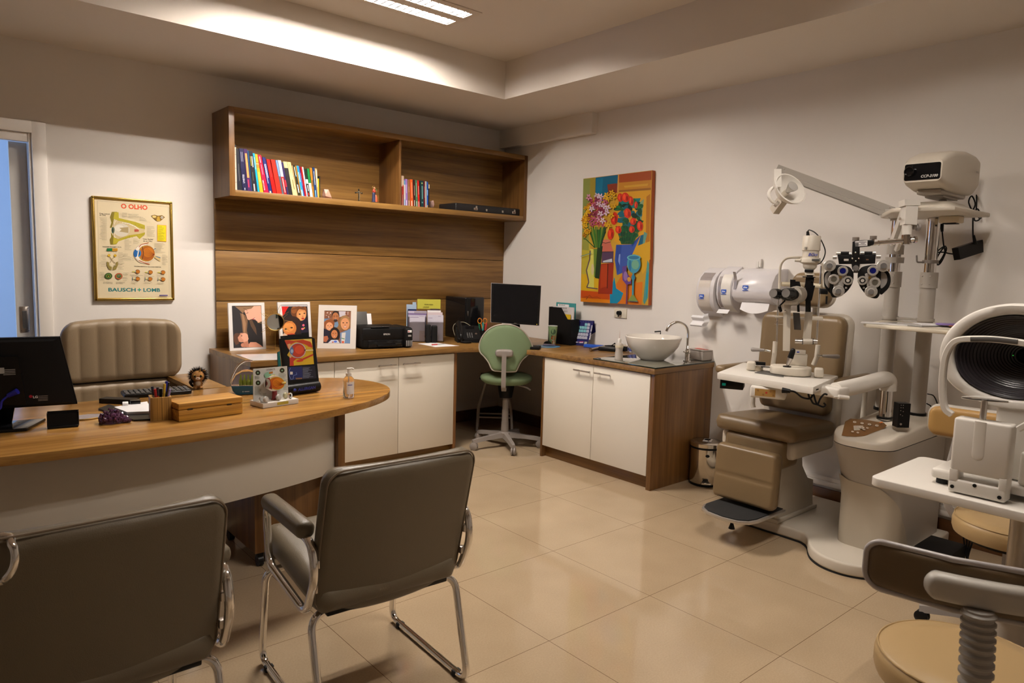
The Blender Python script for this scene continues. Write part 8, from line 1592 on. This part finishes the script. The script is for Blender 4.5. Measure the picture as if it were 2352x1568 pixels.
for x, y, tx, ty, hh, r, c1, c2, lab in ((-.012, 0, -.026, .006, .130, .0045, '#c8c8cc', '#20283c', 'clear pen with dark clip, leftmost in the holder'), (-.008, -.01, -.018, -.012, .122, .0045, '#d8d8dc', '#a02020', 'white pen with red and blue clip'), (-.003, .0, -.008, -.006, .128, .0042, '#d05a10', '#303038', 'orange pen in the middle of the holder'), (.0, .01, .004, .010, .118, .006, '#101012', '#101012', 'thick black marker in the holder'), (.006, -.005, .018, -.006, .140, .0045, '#b8902a', '#c8a83a', 'yellow pen leaning right in the holder'), (.008, .004, .026, .004, .148, .0042, '#1c1c22', '#1a2490', 'tall black pen with blue cap in the holder'), (.010, .010, .034, .010, .142, .0042, '#16161a', '#16161a', 'tall black pen, rearmost in the holder'), (.012, -.008, .036, -.012, .118, .0038, '#5a4a90', '#8a80b8', 'small violet pen, rightmost in the holder')):
    in_cup('pen', lab, 'pen', x, y, tx, ty, hh, r, mat('pen_'+c1, lin(c1), .35), PB, G3, mat('pen_'+c2, lin(c2), .35))
# wooden box
pA, pB, pC = at_z(411, 969, QZ), at_z(396, 953, QZ), at_z(558, 949, QZ); hx = (pC-pA).normalized(); rz = math.atan2(hx.y, hx.x); L2 = (pC-pA).length; W2 = .13; bk = Vector((-hx.y, hx.x, 0)); ct = (pA+pC)/2+bk*W2/2
t = thing('wooden_box', 'rustic carved wooden box with hinged lid on the desk', 'box', (ct.x, ct.y, QZ), rz); m = M(); m.box((0, 0, .0225), (L2, W2, .045), .004); m.obj('box', rust2, t); m = M(); m.box((0, 0, .0595), (L2*1.005, W2*1.01, .026), .005); m.obj('lid', rust2, t)
for x in (-L2*.33, L2*.28): m = M(); m.box((x, -W2/2-.001, .046), (.02, .003, .006), .001); m.obj('hinge', mat('dark_iron', (.05, .04, .03), .4, .7), t)
# glass-lidded basket shaped holder with green ampoules
bc_ = at_z(556, 905, QZ)+Vector((.0, .02, 0)); LB = Loc(556, 905, bc_, 3); t = thing('eye_drop_display', 'drop-shaped clear display with green ampoules on a petrol blue base', 'display', bc_, LB.rz)
zq2 = lambda x, y, dy=0: LB.p(480+x*.20408, 660+y*.20408, dy)
prof_ = [(250, 1100), (265, 1150), (310, 1200), (370, 1232), (440, 1238), (560, 1225), (620, 1180), (650, 1100)]
P_ = [zq2(x, y) for x, y in prof_]; zmn = min(p.z for p in P_); m = M(); m.T = Matrix.Rotation(rad(90), 4, 'X'); m.prism([(p.x, max(.0, p.z)) for p in P_], -.035, .035, .004); bs_ = m.obj('base', mat('petrol_blue', (.01, .07, .12), .35), t); m.T = Matrix.Identity(4)
P2 = [zq2(x, y) for x, y in ((250, 1098), (262, 1040), (300, 975), (370, 935), (450, 928), (540, 950), (610, 1000), (645, 1060), (650, 1098))]; m = M(); m.T = Matrix.Rotation(rad(90), 4, 'X'); m.prism([(p.x, p.z) for p in P2], -.032, .032, .006); m.obj('clear_cover', acryl, t)
m = M(); m.tube([zq2(x, y, -.0) for x, y in ((252, 1080), (255, 1020), (280, 960), (320, 890), (380, 840), (440, 825), (490, 828))], .0045, 10, smooth=4); m.obj('handle', acryl, t)
for i in range(5): a = zq2(360+i*42, 1095); m = M(); m.lathe([(.0085, 0), (.0085, .02), (.004, .032), (.003, .05)], (a.x, 0, a.z), 16); m.obj('ampoule', mat('green_liquid', (.32, .42, .05), .2), t)
m = M(); a = zq2(383, 1172, -.0355); m.T = Matrix.Translation((a.x, -.0358, a.z)) @ Matrix.Rotation(rad(45), 4, 'Y'); m.box((0, 0, 0), (.0045, .0006, .0045)); m.T = Matrix.Identity(4); text_mesh(m, 'Ampoules', .0001, (a.x, -.0358, a.z), (1, 0, 0), (0, 0, 1)) if False else None; m.box((a.x+.018, -.0358, a.z), (.022, .0006, .0025)); m.obj('logo', mat('pale_print', (.5, .55, .6), .4), bs_)
# cataract eye model
pA, pD = at_z(604, 938, QZ), at_z(686, 926, QZ); pL = at_z(580, 925, QZ); hx = (pD-pA).normalized(); rz = math.atan2(hx.y, hx.x); L2 = (pD-pA).length; bk = Vector((-hx.y, hx.x, 0)); W2 = .11; ct = (pA+pD)/2+bk*W2/2
t = thing('eye_model', 'plastic cataract eye model on a white plinth with explanatory card', 'anatomical model', (ct.x, ct.y, QZ), rz)
m = M(); m.box((0, 0, .011), (L2, W2, .022), .002); pl_ = m.obj('plinth', devw, t); m = M(); m.box((.008, -W2/2-.0006, .012), (.055, .001, .012)); m.obj('name_plate', mat('gold_plate', (.55, .48, .08), .35, .4), pl_)
LE = Loc(644, 930, ct+Vector((0, 0, 0)), 3); fnE = plane_fn(ct+bk*.02+Vector((0, 0, .05)), -bk)
z4c = lambda x, y: (480+x*.20408, 660+y*.20408)
crd = [(498, 918), (880, 885), (893, 1195), (500, 1240)]; C4 = [fnE(*z4c(*p)) for p in crd]; C4[2].z = C4[3].z = QZ+.0225; m = M(True); m.add(C4+[p+bk*.003 for p in C4], [(0, 1, 2, 3), (7, 6, 5, 4), (0, 4, 5, 1), (1, 5, 6, 2), (2, 6, 7, 3), (3, 7, 4, 0)]); cdd = m.obj('card', mat('pale_card', (.62, .64, .62), .4), t)
A = Art(fnE, 480, 660, .20408, -bk, .0001); A.txt('#5a3030', 'CATARACTS', 642, 935, 26, 742, 928, bold=.02, fit=True)
for x, y in ((550, 960), (822, 933), (552, 1073)): A.ell('#3a3a1c', x, y, 28, 28); A.ell('#20200e', x, y, 20, 20); A.ell('#9ac8a8', x, y, 9, 9)
rn = random.Random(4)
for (x0, x1, y0, y1, n_) in ((512, 590, 1000, 1040, 5), (780, 870, 970, 1030, 6), (510, 590, 1115, 1215, 13), (830, 885, 1040, 1160, 14), (600, 640, 1190, 1225, 5)):
    for i in range(n_): y = y0+(y1-y0)*i/n_; A.line('#7a8278', [(x0, y), (x0+(x1-x0)*(.6+.4*rn.random()), y-3)], 2.6)
A.ell('#7aa88c', 655, 985, 38, 34); A.poly('#a86a1c', [(672, 950), (712, 942), (710, 965), (665, 970)]); A.poly('#b8c070', [(690, 985), (735, 975), (740, 1000), (690, 1010)]); A.done('print', cdd)
def eyz(x, y, dy): 
    u, v = z4c(x, y); f_ = plane_fn(ct+bk*dy, -bk); return f_(u, v)
ec = eyz(735, 1078, -.015); m = M(); m2 = Matrix.Rotation(rz, 4, 'Z')
lc = Matrix.Rotation(-rz, 4, 'Z') @ (ec-Vector((ct.x, ct.y, QZ)))
def half(r, sc_, y_, mt, name, par, flip=1):
    m = M(); vs = []; n_ = 28; k_ = 8
    for i in range(k_+1):
        f = PI/2*i/k_
        for j in range(n_): a_ = 2*PI*j/n_; vs.append((lc.x+r*sc_[0]*math.cos(f)*math.cos(a_), y_+flip*r*sc_[1]*math.sin(f), lc.z+r*sc_[2]*math.cos(f)*math.sin(a_)))
    m.add(vs, [(i*n_+j, i*n_+(j+1) % n_, (i+1)*n_+(j+1) % n_, (i+1)*n_+j) for i in range(k_) for j in range(n_)]); return m.obj(name, mt, par, 60)
rr0 = .036; eyb = half(rr0, (1.12, .9, .98), lc.y, mat('eye_white', (.72, .62, .54), .3), 'eyeball', t)
m = M(); m.cyl((lc.x, lc.y+.001, lc.z), (lc.x, lc.y-.001, lc.z), rr0, n=40); m.v = [Vector((lc.x+(p.x-lc.x)*1.12, p.y, lc.z+(p.z-lc.z)*.98)) for p in m.v]; m.obj('cut_face', _mc['eye_white'], eyb)
A = Art(lambda u, v: plane_fn(ct+bk*(lc.y-.0012), -bk)(u, v), 480, 660, .20408, -bk, .0001); A.ell('#c8b020', 760, 1078, 92, 74, 4); A.ell('#c8641a', 762, 1078, 84, 67, 4); A.ell('#e08a1a', 778, 1072, 62, 52); A.poly('#8a2420', [(640, 1030), (680, 1010), (700, 1080), (712, 1150), (670, 1130)]); A.ell('#c8c8c0', 655, 1080, 36, 52); A.ell('#8a2018', 645, 1080, 14, 24); A.ell('#3a2018', 640, 1080, 8, 48)
for i in range(8): a_ = rad(-50+i*14); A.line('#8a2808', [(845, 1090), (845-130*math.cos(a_*.8), 1084+55*math.sin(a_))], 2.2)
A.done('cut_print', eyb)
m = M(); m.tube([(lc.x+.036, lc.y+.002, lc.z-.002), (lc.x+.056, lc.y+.0, lc.z-.004)], .006, 12); m.obj('optic_nerve', mat('nerve_yellow', (.62, .45, .1), .4), eyb); m = M(); m.sph((lc.x-.036, lc.y, lc.z), .018, 20, (.75, 1, 1.15)); m.obj('cornea', acryl, eyb)
m = M(); m.lathe([(.016, .022), (.012, .028), (.010, max(.03, lc.z-.03))], (lc.x+.008, lc.y+.012, 0), 20); m.obj('stem', mat('dark_red_plastic', (.18, .02, .02), .4), t)
for x, y, dy, mt in ((590, 1235, -.03, acryl), (640, 1248, -.045, mat('frosted_lens', (.62, .60, .56), .25, trans=.4)), (782, 1236, -.04, _mc['frosted_lens']), (862, 1205, -.02, mat('yellow_lens', (.62, .58, .36), .25, trans=.3)), (912, 1222, -.035, acryl)):
    p = eyz(x, y, dy); l3 = Matrix.Rotation(-rz, 4, 'Z') @ (p-Vector((ct.x, ct.y, QZ))); m = M(); m.lathe([(.001, -.007), (.012, -.006), (.0145, 0), (.012, .006), (.001, .007)], (l3.x, l3.y, .0365), 24, (.5, -1, .2)); m.obj('lens_sample', mt, t)
# flip-over eye stand
pA, pB = at_z(672, 909, QZ), at_z(739, 899.5, QZ); hx = (pB-pA).normalized(); bk = Vector((-hx.y, hx.x, 0)); rz = math.atan2(hx.y, hx.x); ct = (pA+pB)/2; ct = ct - hx*.012; ct.z = QZ
t = thing('flip_chart', 'black tabletop flip chart showing a large coloured section of the eye', 'flip chart', (ct.x, ct.y, QZ), rz)
m = M(); m.cyl((-.115, .02, .028), (.088, .02, .028), .026, n=28); m.v = [Vector((p.x, p.y, max(p.z, 0))) for p in m.v]; m.box((-.01, .07, .008), (.19, .11, .015), .003); bse = m.obj('base', blk, t)
m = M(); text_mesh(m, 'ALLERGAN', .020, (.005, -.0052, .022), (1, 0, 0), (0, -.1, 1), 'CENTER', .0012, .0007); m.sph((-.062, -.0045, .028), .010, 16, (1.1, .25, .7)); m.obj('lettering', mat('deep_blue_print', (.02, .04, .30), .4), bse)
tl = rad(13); upv = Vector((0, 0, 1))*math.cos(tl)+bk*math.sin(tl); P0 = ct+bk*.012+Vector((0, 0, .03)); N = hx.cross(upv); N = N if N.dot(CAM-P0) > 0 else -N; fnF = plane_fn(P0, N)
bd_ = [(810, 575), (850, 560), (1150, 556), (1190, 575), (1240, 1080), (880, 1110)]; O = [fnF(*z4c(*p)) for p in bd_]; m = M(True); n_ = len(O); m.add(O+[p-N*.022 for p in O], [tuple(range(n_)), tuple(range(2*n_-1, n_-1, -1))]+[(i, (i+1) % n_, n_+(i+1) % n_, n_+i) for i in range(n_)]); brd = m.obj('board', blk, t)
for i, (x0, x1, y0) in enumerate(((808, 890, 545), (893, 985, 530), (985, 1060, 527), (1060, 1135, 505))): c4 = [fnF(*z4c(*p)) for p in ((x0, y0), (x1, y0-6), (x1+2, 562), (x0+2, 572))]; m = M(True); m.add([p-N*(.004+i*.003) for p in c4]+[p-N*(.005+i*.003) for p in c4], [(0, 1, 2, 3), (7, 6, 5, 4), (0, 4, 5, 1), (1, 5, 6, 2), (2, 6, 7, 3), (3, 7, 4, 0)]); m.obj('index_tab', blkm, brd)
m = M(True); c4 = [fnF(*z4c(*p)) for p in ((784, 725), (806, 715), (820, 880), (790, 890))]; m.add([p-N*.006 for p in c4]+[p-N*.014 for p in c4], [(0, 1, 2, 3), (7, 6, 5, 4), (0, 4, 5, 1), (1, 5, 6, 2), (2, 6, 7, 3), (3, 7, 4, 0)]); m.obj('side_tab', mat('teal_tab', (.0, .12, .12), .4), brd)
m = M(True); c4 = [fnF(*z4c(*p)) for p in ((1205, 700), (1215, 740), (1230, 850), (1218, 880))]; m.add([p-N*.006 for p in c4]+[p-N*.014 for p in c4], [(0, 1, 2, 3), (7, 6, 5, 4), (0, 4, 5, 1), (1, 5, 6, 2), (2, 6, 7, 3), (3, 7, 4, 0)]); m.obj('side_tab', mat('violet_tab', (.03, .02, .14), .4), brd)
A = Art(fnF, 480, 660, .20408, N, .0001)
A.poly('#c8a41c', [(855, 592), (1158, 575), (1182, 862), (908, 882), (912, 790), (880, 760), (915, 700), (880, 650)]); A.poly('#d8c460', [(1060, 580), (1150, 578), (1160, 620), (1100, 625)]); A.poly('#b83a1a', [(850, 595), (900, 592), (950, 600), (1060, 588), (1140, 610), (1165, 660), (1160, 680), (1080, 640), (980, 610), (900, 650), (890, 690), (870, 640)])
A.poly('#d0a070', [(880, 640), (915, 630), (930, 690), (900, 700)]); A.poly('#b02c18', [(905, 760), (950, 790), (1050, 800), (1172, 745), (1172, 765), (1060, 815), (985, 800), (950, 830), (955, 882), (910, 880)]); A.poly('#a8781c', [(1080, 690), (1170, 700), (1172, 720), (1080, 710)]); A.poly('#c8a880', [(905, 755), (930, 770), (925, 790), (905, 790)])
A.ell('#c0b0c0', 997, 708, 92, 86); A.ell('#7a4a50', 997, 708, 84, 79); A.ell('#b03418', 1002, 708, 76, 74); A.ell('#cc4a26', 1015, 700, 50, 48); A.ell('#4a6a98', 930, 712, 22, 42); A.ell('#9ab0cc', 932, 716, 14, 22); A.ell('#302018', 1085, 706, 14, 10); A.poly('#d8c890', [(1085, 700), (1170, 698), (1172, 712), (1085, 714)])
A.ell('#c03018', 1020, 825, 40, 12, -6); A.ell('#c03018', 1130, 660, 20, 7)
A.poly('#0c0c20', [(885, 895), (1190, 878), (1208, 1022), (900, 1045)]); A.poly('#101c58', [(888, 898), (1045, 888), (1055, 1028), (905, 1042)]); A.rect('#c8c0b8', 910, 948, 940, 980); A.line('#7a90c8', [(915, 905), (895, 950), (905, 1000), (920, 1035), (945, 1030), (950, 990), (985, 980), (980, 955)], 3.5)
for i in range(13): A.line('#8a90a8', [(1052-4*0, 905+i*9.5), (1110+60*rn.random(), 902+i*9.3)], 2.6)
A.line('#a87a2a', [(970, 1022), (1045, 1018)], 4); A.line('#a87a2a', [(975, 1031), (1042, 1027)], 4); A.done('page_print', brd)
# sanitiser bottle
a = at_z(803, 913, QZ); t = thing('hand_sanitiser', 'clear pump bottle of hand gel with white label at the right end of the desk', 'bottle', (a.x, a.y+.01, QZ)); LA = Loc(803, 913, a, 3); t.rotation_euler = (0, 0, LA.rz)
m = M(); m.lathe([(.024, 0), (.0262, .004), (.0265, .08), (.024, .092), (.014, .103), (.012, .106), (.012, .112)], n=36); m.obj('bottle', mat('clear_bottle', (.93, .90, .93), .04, trans=1, ior=1.3), t, 50)
m = M(); m.lathe([(.0135, .104), (.0135, .118), (.006, .119), (.006, .135), (.001, .135)], n=24); m.tube([(0, 0, .128), (0, 0, .138), (.012, 0, .141), (.024, 0, .137)], .0045, 10, smooth=3); m.box((.002, 0, .139), (.022, .014, .008), .003); m.obj('pump', devw, t); m = M(); m.cyl((0, 0, .01), (0, 0, .105), .002, n=8); m.obj('dip_tube', paper, t)
m = M(); m.lathe([(.0268, .020), (.0268, .078)], n=30, a0=rad(250), a1=rad(345)); lb = m.obj('label', paper, t); m = M(); m.lathe([(.0271, .062), (.0271, .066)], n=16, a0=rad(262), a1=rad(310)); m.obj('print', mat('blue_print2', (.1, .12, .4), .5), lb)
# plush toy on the side table
a = at_z(455, 892.5, .7456); lp = Vector((-3.005, -1.14, .7456)); lp = at_z(455, 892.5, .7456); t = thing('plush_toy', 'small plush toy with brown fur, black spiky mane and big eyes', 'soft toy', lp); LL = Loc(455, 892.5, lp, 4); t.rotation_euler = (0, 0, LL.rz); S_ = LL.p(480, 892.5).x/25
fur = mat('golden_fur', (.36, .17, .05), .95, bump=.9, bscale=700); mane = mat('black_mane', (.015, .01, .01), .9); k_ = S_
m = M(); m.sph((0, 0, 13*k_), 13*k_, 20, (.85, .8, 1)); 
for s_ in (-1, 1): m.sph((s_*7*k_, -8*k_, 4*k_), 4.5*k_, 12, (1, 1.4, .8)); m.tube([(s_*5*k_, -4*k_, 16*k_), (s_*5*k_, -9*k_, 5*k_)], 3*k_, 10)
m.obj('body', fur, t, 70); m = M(); m.sph((0, -2*k_, 32*k_), 15.5*k_, 24, (1, .9, .95)); hd_ = m.obj('head', fur, t, 70)
m = M(); m.sph((0, -8*k_, 15*k_), 7*k_, 14, (.9, .6, 1)); m.sph((0, -15*k_, 27.5*k_), 5*k_, 14, (1.2, .6, .8)); m.obj('muzzle', mat('cream_fur', (.55, .44, .32), .9), hd_); m = M(); m.sph((0, -18*k_, 29.5*k_), 1.6*k_, 8); m.obj('nose', mat('pink_nose', (.4, .16, .12), .6), hd_)
for s_ in (-1, 1):
    m = M(); m.sph((s_*6.6*k_, -13.2*k_, 33.5*k_), 4.4*k_, 14, (1, .5, 1)); e_ = m.obj('eye', mat('amber_eye', (.35, .20, .03), .15), hd_); m = M(); m.sph((s_*6.6*k_, -14.2*k_, 33.5*k_), 3.2*k_, 12, (1, .5, 1)); m.obj('pupil', glossblk, e_)
rn = random.Random(9); m = M()
for i in range(900):
    a_ = rn.random()*2*PI; el = rn.uniform(-.5, 1); d = Vector((math.cos(a_), el*.9 if el > -.2 else el, math.sin(a_))).normalized(); base_ = Vector((0, -1*k_, 32*k_))+Vector((d.x*12.5*k_, d.y*9*k_+1*k_, d.z*12.5*k_)); ln_ = rn.uniform(9, 16)*k_; tip = base_+(d+Vector((rn.uniform(-.25, .25), rn.uniform(-.3, .1), rn.uniform(-.25, .25)))).normalized()*ln_; sd = d.cross(Vector((0, 1, 0))).normalized()*.55*k_
    m.add([base_-sd, base_+sd, base_+Vector((0, .8*k_, 0)), tip], [(0, 1, 3), (1, 2, 3), (2, 0, 3)])
ma_ = m.obj('mane', mane, hd_); ma_['kind'] = 'stuff'
m = M(); m.lathe([(2.6*k_, 0), (1.6*k_, 5*k_), (.2*k_, 10*k_)], (4*k_, -8*k_, 44*k_), 12, (.25, -.2, 1)); m.obj('horn', brass, hd_)
for s_ in (-1, 1): m = M(); m.sph((s_*14*k_, 0, 43*k_), 4.5*k_, 12, (1, .5, 1)); m.obj('ear', fur, hd_)
m = M(); m.tube([(-10*k_, 4*k_, 6*k_), (-15*k_, 4*k_, 10*k_), (-17*k_, 2*k_, 15*k_)], 3*k_, 8, smooth=3); m.sph((-17*k_, 2*k_, 16*k_), 4*k_, 10); m.obj('tail', mane, t)
# ----------------------------------------------------------------
